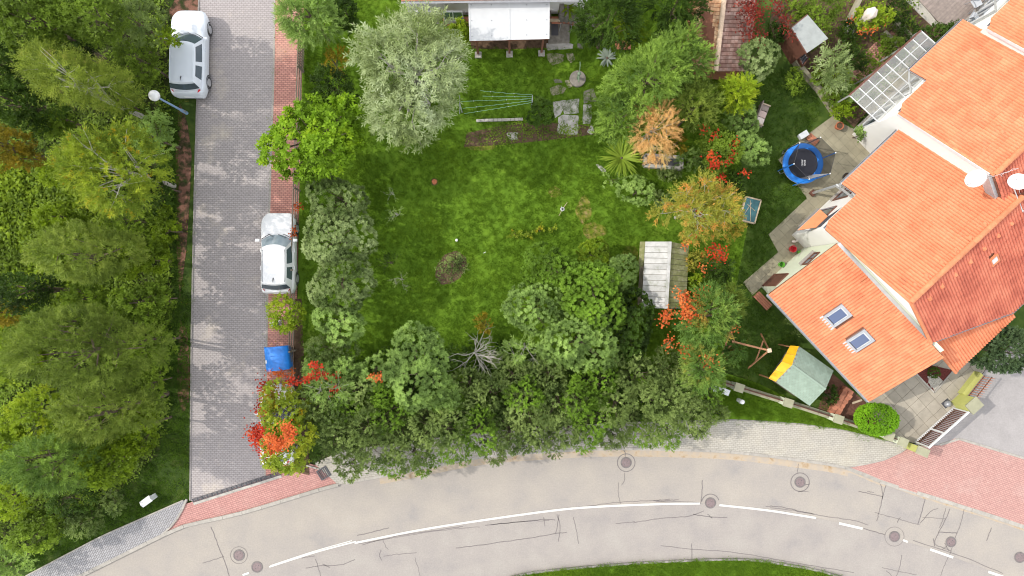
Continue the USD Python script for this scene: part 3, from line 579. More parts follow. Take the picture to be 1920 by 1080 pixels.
Po = Slope(UN(537, 0, 3.6), NW, UW * cP - np.array([0, 0, .333 * cP]))
pPo = Polygon([(n * S, du * S / cP) for n, du in [(450, -12), (598, 66), (602, 97), (459, 97)]])
part('wall', convex([UN(u, n, z) for u, n, z in [(531, 456, 0), (531, 456, 3.4), (562, 456, 0), (562, 456, 3.15), (600, 500, 0), (600, 500, 2.75), (600, 596, 0), (600, 596, 2.75), (540, 596, 0), (540, 596, 3.2)]]), M['render_white'], hb)
roof = part('roof', Lb.board(pLb), M['roof_board'], hb)
for sl, pl in ((Rb, pRb), (Wg, pWg), (Po, pPo)): part('roof_board', sl.board(pl), M['roof_board'], roof)
lo, hi = halves(pLb, 528 * S)
# tiles leave room for the two roof windows and the hatch
def sky_quad(sl, px):
    q = np.array([sl.hit(*p) for p in px]); c = q.mean(0); w = (np.linalg.norm(q[1] - q[2]) + np.linalg.norm(q[0] - q[3])) / 2; h = (np.linalg.norm(q[0] - q[1]) + np.linalg.norm(q[2] - q[3])) / 2
    return c, w, h
SK = [sky_quad(Wg, [(1541, 594), (1580.6, 566), (1599, 586), (1563, 617)]), sky_quad(Wg, [(1584, 640.6), (1623, 613), (1641.5, 632), (1603, 664)])]
def drop(tiles, sl, c, w, h):
    out = []
    for v, f in tiles:
        q = (v.mean(0) - sl.O); x, y = q @ sl.a - c[0], q @ sl.b - c[1]
        if abs(x) < w / 2 + .02 and abs(y) < h / 2 + .05: continue
        out.append((v, f))
    return out
tw = Wg.tiles(pWg)
for c, w, h in SK: tw = drop(tw, Wg, c, 0.74, 1.0)
hc = Rb.hit(1862, 487)
tr = drop(Rb.tiles(pRb), Rb, np.array(hc), .42, .42)
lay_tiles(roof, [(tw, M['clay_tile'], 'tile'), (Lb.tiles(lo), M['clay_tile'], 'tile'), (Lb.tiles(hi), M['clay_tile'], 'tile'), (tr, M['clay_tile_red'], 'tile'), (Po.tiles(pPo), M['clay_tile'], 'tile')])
half_round(UN(442.6, 437, 6.02), UN(442.6, 676, 6.02), 0.12, M['ridge_clay'], roof)
half_round(Lb.at(449 * S + .03, 155 * S / .9, .02), UN(442.6, 438, 6.0), 0.075, M['ridge_clay'], roof, 'verge_tile', .33)
half_round(Rb.at(439 * S, 95 * S / .857, .02), UN(442.6, 438, 6.0), 0.075, M['ridge_clay'], roof, 'verge_tile', .33)
half_round(Wg.at(569 * S, 121 * S / cW, .02), Wg.at(569 * S, 0, .02), 0.06, M['ridge_clay'], roof, 'verge_tile', .33)
half_round(Po.at(459 * S, 97 * S / cP, .02), Po.at(451 * S, 0, .02), 0.075, M['ridge_clay'], roof, 'verge_tile', .33)
# flashing strips
MB().bar(UN(315, 441.5, 4.40), UN(537, 441.5, 4.40), 0.16, .02).build('flashing', M['zinc'], roof)
gl = 155 * S; gz = lambda du: 6.0 - .488 * du * S
gutter(UN(286, 449, gz(156) - .03), UN(286, 527, gz(156) - .03), hb); gutter(UN(253, 529, gz(189) - .03), UN(253, 663, gz(189) - .03), hb)
gutter(UN(253, 528.5, gz(189)), UN(287, 528.5, gz(156)), hb)
gutter(UN(314, 316, 2.46), UN(571, 316, 2.46), hb)
D_, G_ = Rb.at(439 * S, 96 * S / .857, -.03), Rb.at(598 * S, 179 * S / .857, -.03)
gutter(D_, G_, hb, .075); gutter(G_, Rb.at(690 * S, 179 * S / .857, -.03), hb, .075)
MB().bar(D_ + [0, 0, -.06], G_ + [0, 0, -.06], .05, .16).build('fascia', M['zinc'], hb)
for c, w, h in SK:
    A = Wg.B; P = lambda x, y, z: Wg.at(c[0] + x, c[1] + y, z)
    w, h = .74, 1.02
    fr = MB()
    for sx in (-1, 1): fr.box(P(sx * (w / 2 - .05), 0, .07), (.10, h, .14), axes=A)
    fr.box(P(0, -h / 2 + .06, .07), (w - .2, .12, .138), axes=A); fr.box(P(0, h / 2 - .045, .06), (w - .2, .09, .12), axes=A)
    t = fr.build('skylight', M['gutter'], roof)
    ii = MB()
    for sx in (-1, 1): ii.box(P(sx * (w / 2 - .125), 0, .09), (.04, h - .25, .05), axes=A)
    ii.box(P(0, -h / 2 + .15, .09), (w - .3, .05, .05), axes=A); 
    hk = part('sash', ii.mesh(), M['zinc'], roof)
    MB().box(P(0, .01, .085), (w - .24, h - .26, .02), axes=A).build('skylight_pane', M['sky_window'], roof)
    fl = MB()
    for k in range(5): fl.box(P((k - 2) * .165, h / 2 + .09, .05), (.155, .19, .025), axes=A)
    fl.build('apron_flashing', M['zinc'], roof)
hx, hy = hc; P = lambda x, y, z: Rb.at(hx + x, hy + y, z)
fr = MB()
for sx in (-1, 1): fr.box(P(sx * .2, 0, .06), (.06, .46, .12), axes=Rb.B); fr.box(P(0, sx * .2, .06), (.34, .06, .115), axes=Rb.B)
fr.build('roof_hatch', M['ridge_clay'], roof); MB().box(P(0, 0, .07), (.36, .36, .02), axes=Rb.B).build('hatch_pane', M['white_metal'], roof)
def vent(sl, px, py, m):
    x, y = sl.hit(px, py); v = MB()
    prof = [(-.10, .12, .035), (.10, .12, .035), (-.10, -.10, .03), (.10, -.10, .03), (-.06, .10, .13), (.06, .10, .13), (-.05, -.04, .09), (.05, -.04, .09)]
    part('vent_tile', convex([sl.at(x + a, y + b, c) for a, b, c in prof]), m, roof)
for p in [(1817, 489), (1789, 513), (1764, 535), (1741, 558), (1843, 464), (1869, 440), (1894, 417)]: vent(Rb, *p, M['clay_tile'])
for p in [(1738, 517), (1766, 493), (1792, 470), (1820, 446), (1847, 421), (1716, 535), (1872, 398)]: vent(Lb, *p, M['clay_tile'])
for p in [(1592, 498), (1619, 528), (1646, 559), (1674, 590), (1702, 620), (1729, 650)]:
    x, y = Wg.hit(*p); part('snow_guard', convex([Wg.at(x + a, y + b, c) for a, b, c in [(-.05, .16, .05), (.05, .16, .05), (-.05, -.16, .05), (.05, -.16, .05), (-.04, .12, .085), (.04, .12, .085), (-.04, -.12, .085), (.04, -.12, .085)]]), M['ridge_clay'], roof)
# openings seen on the sunlit side
zu = np.array([0, 0, 1.0])
window_on(hb, UN(318.5, 359, .98), NW, zu, -UW, 0.9, 1.9, M['brown_wood'], M['brown_wood'], 'door', bar=False)
window_on(hb, UN(318.5, 412, 2.72), NW, zu, -UW, 0.85, .62, M['brown_wood'], M['car_glass'])
window_on(hb, UN(286.5, 560, 1.6), NW, zu, -UW, 1.3, 1.5, M['brown_wood'], M['car_glass'])
window_on(hb, UN(286.5, 620, 1.4), NW, zu, -UW, 1.5, 2.2, M['brown_wood'], M['car_glass'])
window_on(hb, UN(286.5, 490, 1.35), NW, zu, -UW, 1.3, 2.0, M['brown_wood'], M['car_glass'])
for uu in (360, 430, 500): window_on(hb, UN(uu, 340.5, 1.75), UW, zu, -NW, 1.1, .8, M['white_metal'], M['car_glass'])
pp = MB(); pp.tube([UN(255, 528, 3.35), UN(262, 527, 3.0), UN(256, 530, 2.7), UN(256, 530, .06)], .05, 8); pp.build('downpipe', M['zinc'], hb)
pp = MB(); pp.box(UN(256, 530, 1.6), (.09, .09, 3.2), RZ_U); pp.build('post', M['zinc'], hb); MB().box(UN(256, 530, .12), (.26, .26, .24), RZ_U).build('post_base', M['brown_wood'], hb)
pp = MB(); pp.tube([UN(572, 317, 2.42), UN(568, 330, 2.2), UN(566, 337, 2.0), UN(566, 337, .05)], .045, 8); pp.build('downpipe', M['zinc'], hb)
wl = MB(); wl.bar(UN(253, 528, 2.95), UN(287, 528, 3.3), .08, .10); wl.build('brace', M['zinc'], hb)
# awning beside the terrace door
aw = thing('awning', 'small orange fabric awning over the terrace door of the end house', 'awning', at=W(1530, 410))
q = [W(1495.5, 431, 2.55), W(1537, 392, 2.55), W(1551, 405, 2.9), W(1532, 425.5, 2.9)]
q3 = [UN(0, 0)] * 0
def quad_sheet(qs, th):
    qs = np.array(qs); nn = np.cross(qs[1] - qs[0], qs[2] - qs[0]); nn /= np.linalg.norm(nn); nn *= np.sign(nn[2]); return convex(np.vstack([qs, qs - nn * th]))
part('fabric', quad_sheet([W(1495, 431.5, 2.5), W(1537, 392, 2.5), W(1552, 405.5, 2.85), W(1530.5, 426, 2.85)], .03), M['canopy_orange'], aw)
a0, a1 = W(1495, 431.5, 2.47), W(1537, 392, 2.47); MB().bar(a0, a1, .05, .07).build('front_bar', M['grey_metal'], aw)
b0, b1, b2, b3 = W(1531, 426, 2.9), W(1552, 406, 2.9), W(1583, 385, 3.1), W(1541, 425, 3.1)
n = 9
for k in range(n):
    t0, t1 = k / n + .008, (k + 1) / n - .02
    lo_ = [b0 + (b1 - b0) * t0, b0 + (b1 - b0) * t1]; hi_ = [b3 + (b2 - b3) * t0, b3 + (b2 - b3) * t1]
    part('slat', quad_sheet([lo_[0], lo_[1], hi_[1], hi_[0]], .025), M['dark_metal'], aw)
for t in (0.05, .95): MB().bar(a0 + (a1 - a0) * t - [0, 0, .03], UN(287, 447 + 70 * t, 2.3), .03, .03).build('arm', M['grey_metal'], aw)

# ---- the next two houses of the row
def row_house(label, ru, rz, n0, n1, jog, lowdu, updu, m, nlift=0, budget=300):
    h = thing('terraced_house', label, 'house', at=UN(ru, (n0 + n1) / 2))
    Lc, pLc, Rc, pRc = main_slopes(ru, rz, n0, n1, [(n0 - 4, 0), (n1, 0), (n1, updu), (jog, updu), (jog, lowdu), (n0 + 2, lowdu)], [(n0 - 4, 0), (n1, 0), (n1, 178), (n0 - 4, 178)])
    lz = rz - .488 * (lowdu - 1) * S - .16; rrz = rz - .6 * 168 * S - .16
    part('wall', convex([UN(u, n, z) for n in (n0, n1 - 2) for u, z in ((ru - lowdu + 1, 0), (ru - lowdu + 1, lz), (ru, rz - .16), (ru + 168, rrz), (ru + 168, 0))]), M['render_white'], h)
    rf = part('roof', Lc.board(pLc), M['roof_board'], h); part('roof_board', Rc.board(pRc), M['roof_board'], rf)
    lo, hi = halves(pLc, jog * S)
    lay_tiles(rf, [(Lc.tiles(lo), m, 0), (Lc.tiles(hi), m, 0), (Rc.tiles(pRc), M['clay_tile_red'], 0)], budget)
    half_round(UN(ru, n0 - 5, rz + .02), UN(ru, n1 + 2, rz + .02), .12, M['ridge_clay'], rf)
    half_round(Lc.at((n0 - 2) * S, lowdu * S / .9, .02), UN(ru, n0 - 4, rz), .075, M['ridge_clay'], rf, 'verge_tile', .33)
    g = lambda du: rz - .488 * du * S
    gutter(UN(ru - lowdu - 1, n0 + 2, g(lowdu) - .03), UN(ru - lowdu - 1, jog, g(lowdu) - .03), h)
    gutter(UN(ru - updu - 1, jog, g(updu) - .03), UN(ru - updu - 1, n1, g(updu) - .03), h)
    gutter(UN(ru - updu - 1, jog, g(updu)), UN(ru - lowdu, jog, g(lowdu)), h)
    for nn in (n0 + 30, n0 + 110, n0 + 165): window_on(h, UN(ru - lowdu + .5, nn, 1.3), NW, zu, -UW, 1.4, 2.0, M['white_metal'], M['car_glass'])
    pp = MB(); pp.tube([UN(ru - updu + 2, jog - 1, g(updu) - .05), UN(ru - updu + 16, jog - 2, g(updu) - .5), UN(ru - lowdu - 2, jog - 3, g(updu) - .9), UN(ru - lowdu - 2, jog - 3, .05)], .05, 8); pp.build('downpipe', M['zinc'], h)
    MB().bar(Lc.at((n0 - 6) * S, 5 * S, -.03), Lc.at((n0 - 6 + 3) * S, lowdu * S / .9, -.03), .10, .16).build('verge_board', M['white_metal'], h)
    for k in range(5):
        x, y = (n0 + 20 + k * 40) * S, 1.0
        part('vent_tile', convex([Lc.at(x + a, y + b, c) for a, b, c in [(-.10, .12, .035), (.10, .12, .035), (-.10, -.10, .03), (.10, -.10, .03), (-.06, .10, .13), (.06, .10, .13), (-.05, -.04, .09), (.05, -.04, .09)]]), m, rf)
    return h, Lc, rf
hC, Lc, rfC = row_house('middle terraced house with orange tiled roof and glass pergola on its garden side', 380, 6.6, 660, 852, 731, 154, 190, M['clay_tile'])
hD, Ld, rfD = row_house('furthest terraced house, its orange roof at the upper right above the wooden deck', 374, 7.2, 846, 1040, 915, 154, 190, M['clay_tile'])
part('gable_cheek', convex([UN(380 + du, 656 + dn, 6.45 - .488 * 0 - .6 * du * S + dz) for du in (0, 40) for dn in (0, -6) for dz in (0, -.5)]), M['zinc'], hC)

# satellite dishes on the ridge
def dish(px, py, z, face, r, label, foot):
    t = thing('satellite_dish', label, 'satellite dish', at=foot)
    c = W(px, py, z); f = np.array(face, float); f /= np.linalg.norm(f); s = np.cross(f, [0, 0, 1]); s /= np.linalg.norm(s); u = np.cross(s, f)
    R = np.array([s, u, f]); prof = [(0.001, 0)] + [(q * r, .16 * r * q * q) for q in np.linspace(.1, 1, 7)] + [(r + .012, .16 * r + .004), (r + .01, .16 * r - .015)] + [(q * r, .16 * r * q * q - .014) for q in np.linspace(.95, .05, 6)]
    m = MB().lathe(prof, n=36).mesh(); part('reflector', (c + m[0] * [.92, 1.05, 1] @ R, m[1]), M['white_plastic'], t, smooth=40)
    lnb = c + f * r * 1.05 - u * r * .35; MB().tube([c - u * r * 1.0 + f * .1, lnb - f * .04], .012, 6).build('feed_arm', M['grey_metal'], t)
    for sg in (-1, 1): MB().tube([c + s * r * .8 * sg + f * .08, lnb], .006, 5).build('stay', M['grey_metal'], t)
    MB().tube([lnb - f * .05, lnb + f * .08], .032, 8).build('receiver', M['grey_plastic'], t)
    MB().tube([c - f * .08 - u * .1, np.array([c[0], c[1], c[2]]) - f * .16 - [0, 0, .3], foot], .022, 8).build('mast', M['zinc'], t)
    cb = [foot + np.array([.05, .02, .03])]; rg = np.random.default_rng(int(px))
    for k in range(9): cb.append(cb[-1] + np.array([rg.normal(.03, .10), rg.normal(0.01, .09), rg.normal(0, .02)]))
    cb.append(lnb); MB().tube(cb, .007, 5).build('cable', M['white_plastic'], t)
dish(1829, 334, 7.35, (-.45, -.42, .80), .37, 'white satellite dish nearest the white gable edge between two roofs', UN(384, 661, 6.5))
dish(1909, 341, 6.9, (-.42, .12, .90), .36, 'white satellite dish on the red roof slope at the right edge', UN(465, 668, 5.75))
# ------------------------------------------------------------------ trees and shrubs
def unit(v): return v / np.maximum(np.linalg.norm(v, axis=-1, keepdims=True), 1e-9)
def leaves(rg, p, d, l, w, up, jl=0.25, fold=0.25):
    """One diamond leaf (two triangles) for each point p and direction d; its face turned roughly towards up."""
    n = len(p); l = l * rg.uniform(1 - jl, 1 + jl, (n, 1)); w = w * rg.uniform(1 - jl, 1 + jl, (n, 1))
    nr = up + rg.normal(0, .35, (n, 3)); nr = unit(nr - (nr * d).sum(1, keepdims=True) * d); s = np.cross(d, nr)
    mid = p + d * l * .45 - nr * (w * fold)
    v = np.stack([p, mid + s * w * .5 + nr * (w * fold), p + d * l, mid - s * w * .5 + nr * (w * fold)], 1).reshape(-1, 3)
    k = np.arange(n)[:, None] * 4
    return v, np.vstack([k + [0, 1, 2], k + [0, 2, 3]])
def crown_shoots(rg, R, blobs, dens, blob_r=(.34, .52), low=-.35, shell=.72, flat=1.0, spread=.62):
    """Shoot bases and outward directions over a crown made of several lobes; R = (rx, ry, rz), centre at the origin."""
    R = np.asarray(R, float); m = R.mean()
    if blobs == 1: C = np.zeros((1, 3)); r = np.array([1.0])
    else:
        a = rg.uniform(0, 2 * np.pi, blobs); zz = rg.uniform(low, .95, blobs); q = np.sqrt(1 - np.clip(zz, -1, 1) ** 2)
        C = np.stack([q * np.cos(a), q * np.sin(a), zz], 1) * rg.uniform(.35, 1.0, (blobs, 1)) ** .6 * spread
        r = rg.uniform(*blob_r, blobs); C[0] = [0, 0, .25]; r[0] = blob_r[1]
    area = (4 * np.pi * (r * m) ** 2); n = (area * dens).astype(int) + 3
    P, D = [], []
    for i in range(len(C)):
        d = unit(rg.normal(0, 1, (n[i], 3))); d = d[d[:, 2] > low - .3]
        rr = r[i] * (shell + (1 - shell) * rg.uniform(0, 1, (len(d), 1)) ** .5)
        p = C[i] + d * rr
        inside = np.zeros(len(p), bool)
        for j in range(len(C)):
            if j != i: inside |= np.linalg.norm(p - C[j], axis=1) < r[j] * .72
        keep = ~inside
        P.append(p[keep]); D.append(unit(d[keep] * .8 + unit(p[keep]) * .5))
    return np.vstack(P) * R, unit(np.vstack(D) / R * m), C * R
def crown(seed, R, blobs=9, dens=9.0, nl=10, leaf=(.13, .06), alpha=(45, 80), L=.32, tip=0.0, upb=.35, droop=.0, jit=.35, c=(0, 0, 0), jl=.25, fold=.2, face=.8, **k):
    rg = np.random.default_rng(seed)
    P, D, C = crown_shoots(rg, R, blobs, dens, **k)
    D = unit(D + [0, 0, upb] + rg.normal(0, jit, D.shape))
    m = nl; n = len(P); t = tip + (1 - tip) * (np.arange(m) + rg.uniform(0, 1, (n, m))) / m
    Ls = L * rg.uniform(.6, 1.3, (n, 1))
    pos = P[:, None] + D[:, None] * (Ls * (t - .5))[..., None] - np.array([0, 0, 1.0]) * (droop * (t ** 2))[..., None]
    dd = unit(D[:, None] - np.array([0, 0, 1.0]) * (2 * droop * t / L)[..., None]) if droop else np.broadcast_to(D[:, None], pos.shape)
    az = (np.arange(m) * 2.39996)[None] + rg.uniform(0, 6.28, (n, 1)); al = np.radians(rg.uniform(*alpha, (n, m)))
    e1 = unit(np.cross(D, [.1, .2, .97])); e2 = np.cross(D, e1)
    e = np.cos(az)[..., None] * e1[:, None] + np.sin(az)[..., None] * e2[:, None]
    ld = unit(dd * np.cos(al)[..., None] + e * np.sin(al)[..., None])
    up = unit(D * face + [0, 0, .7])[:, None] + np.zeros_like(pos)
    v, f = leaves(rg, pos.reshape(-1, 3), ld.reshape(-1, 3), leaf[0], leaf[1], up.reshape(-1, 3), jl, fold)
    return v + np.asarray(c), f, C + np.asarray(c), P + np.asarray(c), D
def wood(rg, base, C, top, r0=.10, P=None, D=None, twigs=0, n=5):
    """Tapered trunk from the base up to the crown, with a limb into each lobe and optionally thin twigs."""
    mb = MB(); base = np.asarray(base, float); top = np.asarray(top, float)
    mid = (base + top) / 2 + rg.normal(0, .06, 3) * [1, 1, 0]
    q = np.array([base - [0, 0, .1], base * .75 + mid * .25, mid, top * .6 + mid * .4, top]); mb.tube(q, [r0 * 1.25, r0, r0 * .85, r0 * .6, r0 * .25], 7)
    for c in C:
        st = base + (top - base) * rg.uniform(.35, .8); m_ = (st + c) / 2 + rg.normal(0, .05, 3) + [0, 0, -.05]
        mb.tube([st, m_, c, c + (c - m_) * .3], [r0 * .42, r0 * .3, r0 * .16, r0 * .06], n, cap=False)
    if twigs and P is not None:
        for i in rg.choice(len(P), min(twigs, len(P)), replace=False):
            j = np.argmin(np.linalg.norm(C - P[i], axis=1)); a = C[j]; b = P[i] + D[i] * .15
            mb.tube([a, (a + b) / 2 + rg.normal(0, .06, 3), b], [r0 * .16, r0 * .11, .006], 4, cap=False)
    return mb.mesh()
# leaf colours: base reflectance from shaded inner tone to fresh tip tone
leaf_mat('leaf_mid', [(0.062, 0.099, 0.01), (0.131, 0.201, 0.02), (0.21, 0.301, 0.029), (0.31, 0.372, 0.055)])
leaf_mat('leaf_lilac', [(0.064, 0.117, 0.012), (0.134, 0.236, 0.023), (0.215, 0.354, 0.035), (0.318, 0.438, 0.067)])
leaf_mat('leaf_dark', [(0.015, 0.03, 0.004), (0.041, 0.079, 0.01), (0.077, 0.135, 0.018), (0.134, 0.195, 0.039)])
leaf_mat('leaf_olive', [(0.062, 0.095, 0.025), (0.16, 0.218, 0.061), (0.267, 0.339, 0.107), (0.405, 0.473, 0.185)])
leaf_mat('leaf_greygreen', [(0.096, 0.154, 0.037), (0.216, 0.323, 0.078), (0.359, 0.483, 0.132), (0.554, 0.62, 0.239)])
leaf_mat('leaf_silver', [(0.067, 0.106, 0.024), (0.213, 0.278, 0.101), (0.381, 0.457, 0.211), (0.56, 0.6, 0.396)], trans=.2, tcol=(1.1, 1.15, .7))
leaf_mat('leaf_silver_willow', [(0.146, 0.192, 0.06), (0.305, 0.365, 0.18), (0.488, 0.55, 0.372), (0.62, 0.62, 0.588)], trans=.2, tcol=(1.1, 1.15, .6), scale=.7)
leaf_mat('leaf_bright', [(0.081, 0.127, 0.008), (0.159, 0.234, 0.011), (0.246, 0.335, 0.016), (0.373, 0.382, 0.026)])
leaf_mat('leaf_lime', [(0.117, 0.174, 0.01), (0.216, 0.3, 0.016), (0.321, 0.36, 0.023), (0.4, 0.36, 0.046)])
leaf_mat('leaf_walnut', [(0.076, 0.14, 0.008), (0.159, 0.275, 0.014), (0.301, 0.426, 0.019), (0.453, 0.45, 0.03)], scale=1.1)
leaf_mat('leaf_yellowing', [(0.109, 0.16, 0.015), (0.22, 0.28, 0.023), (0.375, 0.396, 0.031), (0.467, 0.478, 0.034)], patch=((0.42, 0.27, 0.012), .60, .72, 1.6))
leaf_mat('leaf_autumn', [(0.214, 0.238, 0.036), (0.266, 0.249, 0.035), (0.428, 0.301, 0.043), (0.5, 0.412, 0.06)], patch=((0.58, 0.26, 0.06), .55, .66, 1.3))
leaf_mat('leaf_bronze', [(0.13, 0.111, 0.011), (0.221, 0.163, 0.011), (0.351, 0.221, 0.013), (0.494, 0.286, 0.018)], scale=1.4)
leaf_mat('needle_green', [(0.061, 0.092, 0.011), (0.132, 0.183, 0.026), (0.229, 0.281, 0.048), (0.368, 0.392, 0.093)], trans=.15)
leaf_mat('needle_larch', [(0.095, 0.132, 0.014), (0.185, 0.238, 0.029), (0.287, 0.342, 0.048), (0.403, 0.425, 0.087)], trans=.2, patch=((0.26, 0.22, 0.06), .63, .74, 1.0))
leaf_mat('needle_spruce', [(0.042, 0.088, 0.014), (0.101, 0.18, 0.032), (0.211, 0.284, 0.052), (0.401, 0.389, 0.074)], trans=.15, patch=((0.30, 0.20, 0.035), .60, .75, 1.0))
leaf_mat('needle_juniper', [(0.062, 0.113, 0.02), (0.148, 0.236, 0.036), (0.254, 0.375, 0.059), (0.388, 0.5, 0.113)], trans=.15)
leaf_mat('needle_orange', [(0.473, 0.264, 0.096), (0.62, 0.384, 0.144), (0.62, 0.528, 0.228), (0.62, 0.62, 0.456)], trans=.25, tcol=(1.2, 1, .8))
leaf_mat('creeper_red', [(0.20, 0.02, 0.01), (0.44, 0.035, 0.014), (0.56, 0.10, 0.025), (0.60, 0.24, 0.07)], trans=.25, tcol=(1.2, .8, .6), scale=2.2)
leaf_mat('creeper_crimson', [(0.06, 0.014, 0.010), (0.17, 0.022, 0.014), (0.32, 0.05, 0.03), (0.45, 0.16, 0.06)], trans=.25, tcol=(1.2, .8, .6), scale=2.2)
leaf_mat('creeper_orange', [(0.30, 0.05, 0.015), (0.54, 0.12, 0.03), (0.62, 0.24, 0.07), (0.66, 0.38, 0.16)], trans=.25, tcol=(1.2, .9, .6), scale=2.2)
leaf_mat('leaf_box', [(0.079, 0.176, 0.008), (0.139, 0.292, 0.011), (0.199, 0.403, 0.015), (0.271, 0.486, 0.023)], trans=.15)
leaf_mat('leaf_cypress', [(0.035, 0.062, 0.028), (0.075, 0.118, 0.052), (0.125, 0.175, 0.085), (0.19, 0.24, 0.135)], trans=.12)
leaf_mat('leaf_yucca', [(0.117, 0.178, 0.016), (0.204, 0.287, 0.032), (0.3, 0.388, 0.047), (0.414, 0.473, 0.086)], trans=.2)
leaf_mat('leaf_agave', [(0.13, 0.17, 0.13), (0.21, 0.25, 0.20), (0.32, 0.36, 0.30), (0.42, 0.45, 0.38)], trans=.1)
leaf_mat('grass_blade', [(0.088, 0.165, 0.012), (0.112, 0.197, 0.014), (0.149, 0.242, 0.017), (0.232, 0.285, 0.039)], trans=.3, scale=.5)
leaf_mat('grass_blade_dark', [(0.055, 0.108, 0.012), (0.072, 0.135, 0.015), (0.101, 0.171, 0.019), (0.171, 0.221, 0.046)], trans=.3, scale=.6)
leaf_mat('herb_leaf', [(0.073, 0.117, 0.007), (0.149, 0.219, 0.011), (0.24, 0.314, 0.02), (0.378, 0.348, 0.048)], trans=.3)

# kinds: how the shoots stand, the leaves' size and number, the colour
KIND = {
 'broad':   dict(dens=14, nl=12, leaf=(.135, .085), alpha=(40, 90), L=.34, upb=.35, jit=.5, shell=.6),
 'fine':    dict(dens=17, nl=13, leaf=(.095, .058), alpha=(35, 80), L=.34, upb=.35, jit=.5, shell=.6),
 'rosette': dict(dens=19, nl=14, leaf=(.135, .05), alpha=(48, 84), L=.20, tip=.55, upb=.9, jit=.25, shell=.66),
 'willow':  dict(dens=11, nl=19, leaf=(.17, .04), alpha=(22, 58), L=.6, upb=.2, jit=.45, droop=.06, shell=.6),
 'needle':  dict(dens=11, nl=21, leaf=(.16, .030), alpha=(25, 60), L=.45, upb=.45, jit=.4, shell=.6),
 'larch':   dict(dens=12, nl=23, leaf=(.14, .025), alpha=(30, 70), L=.8, upb=.1, jit=.45, droop=.05, shell=.6),
 'spray':   dict(dens=11, nl=21, leaf=(.15, .042), alpha=(18, 48), L=.65, upb=.15, jit=.4, droop=.04, shell=.6),
}
def base_z(): return .05
def plant(name, cat, label, px, py, rpx, kind, m, zc=2.0, ry=None, rz=None, blobs=9, group=None, seed=1, bark='bark', twigs=0, r0=None, ground=None, c_name='crown', rot=0., **over):
    """A tree or shrub of its own: crown centre seen at (px, py), rpx = half width in pixels at that height."""
    k = (CAM_H - zc) / CAM_H; rx = rpx * S * k; ryy = (ry or rpx) * S * k; rzz = rz or min(zc * .95, max((rx + ryy) / 2 * .9, zc * .6))
    c = W(px, py, zc); g = np.array([c[0], c[1], 0.05])
    t = thing(name, label, cat, g, rot, group)
    o = dict(KIND[kind]); o.update(over)
    v, f, C, P, D = crown(seed, (rx, ryy, rzz), blobs, c=(0, 0, zc - .05), **o)
    low = v[:, 2].reshape(-1, 4).min(1) > 0.0
    nf = len(f) // 2; f = np.vstack([f[:nf][low], f[nf:][low]])
    part(c_name, (v, f), M[m], t)
    rg = np.random.default_rng(seed + 5)
    part('trunk', wood(rg, (0, 0, 0), C, (0, 0, zc + rzz * .5), r0 or max(.03, .022 * zc), P, D, twigs), M[bark], t)
    return t
def again(src, px, py, rpx, src_rpx, zc, src_zc, rot, label, group=None, sz=None):
    """Another plant of the same kind: a reference to the first one, turned and resized."""
    k = (CAM_H - zc) / CAM_H; k0 = (CAM_H - src_zc) / CAM_H; sc = rpx * k / (src_rpx * k0); c = W(px, py, zc)
    return copy_of(src, (c[0], c[1], .05), rot, (sc, sc, sz or zc / src_zc), label, group=group)
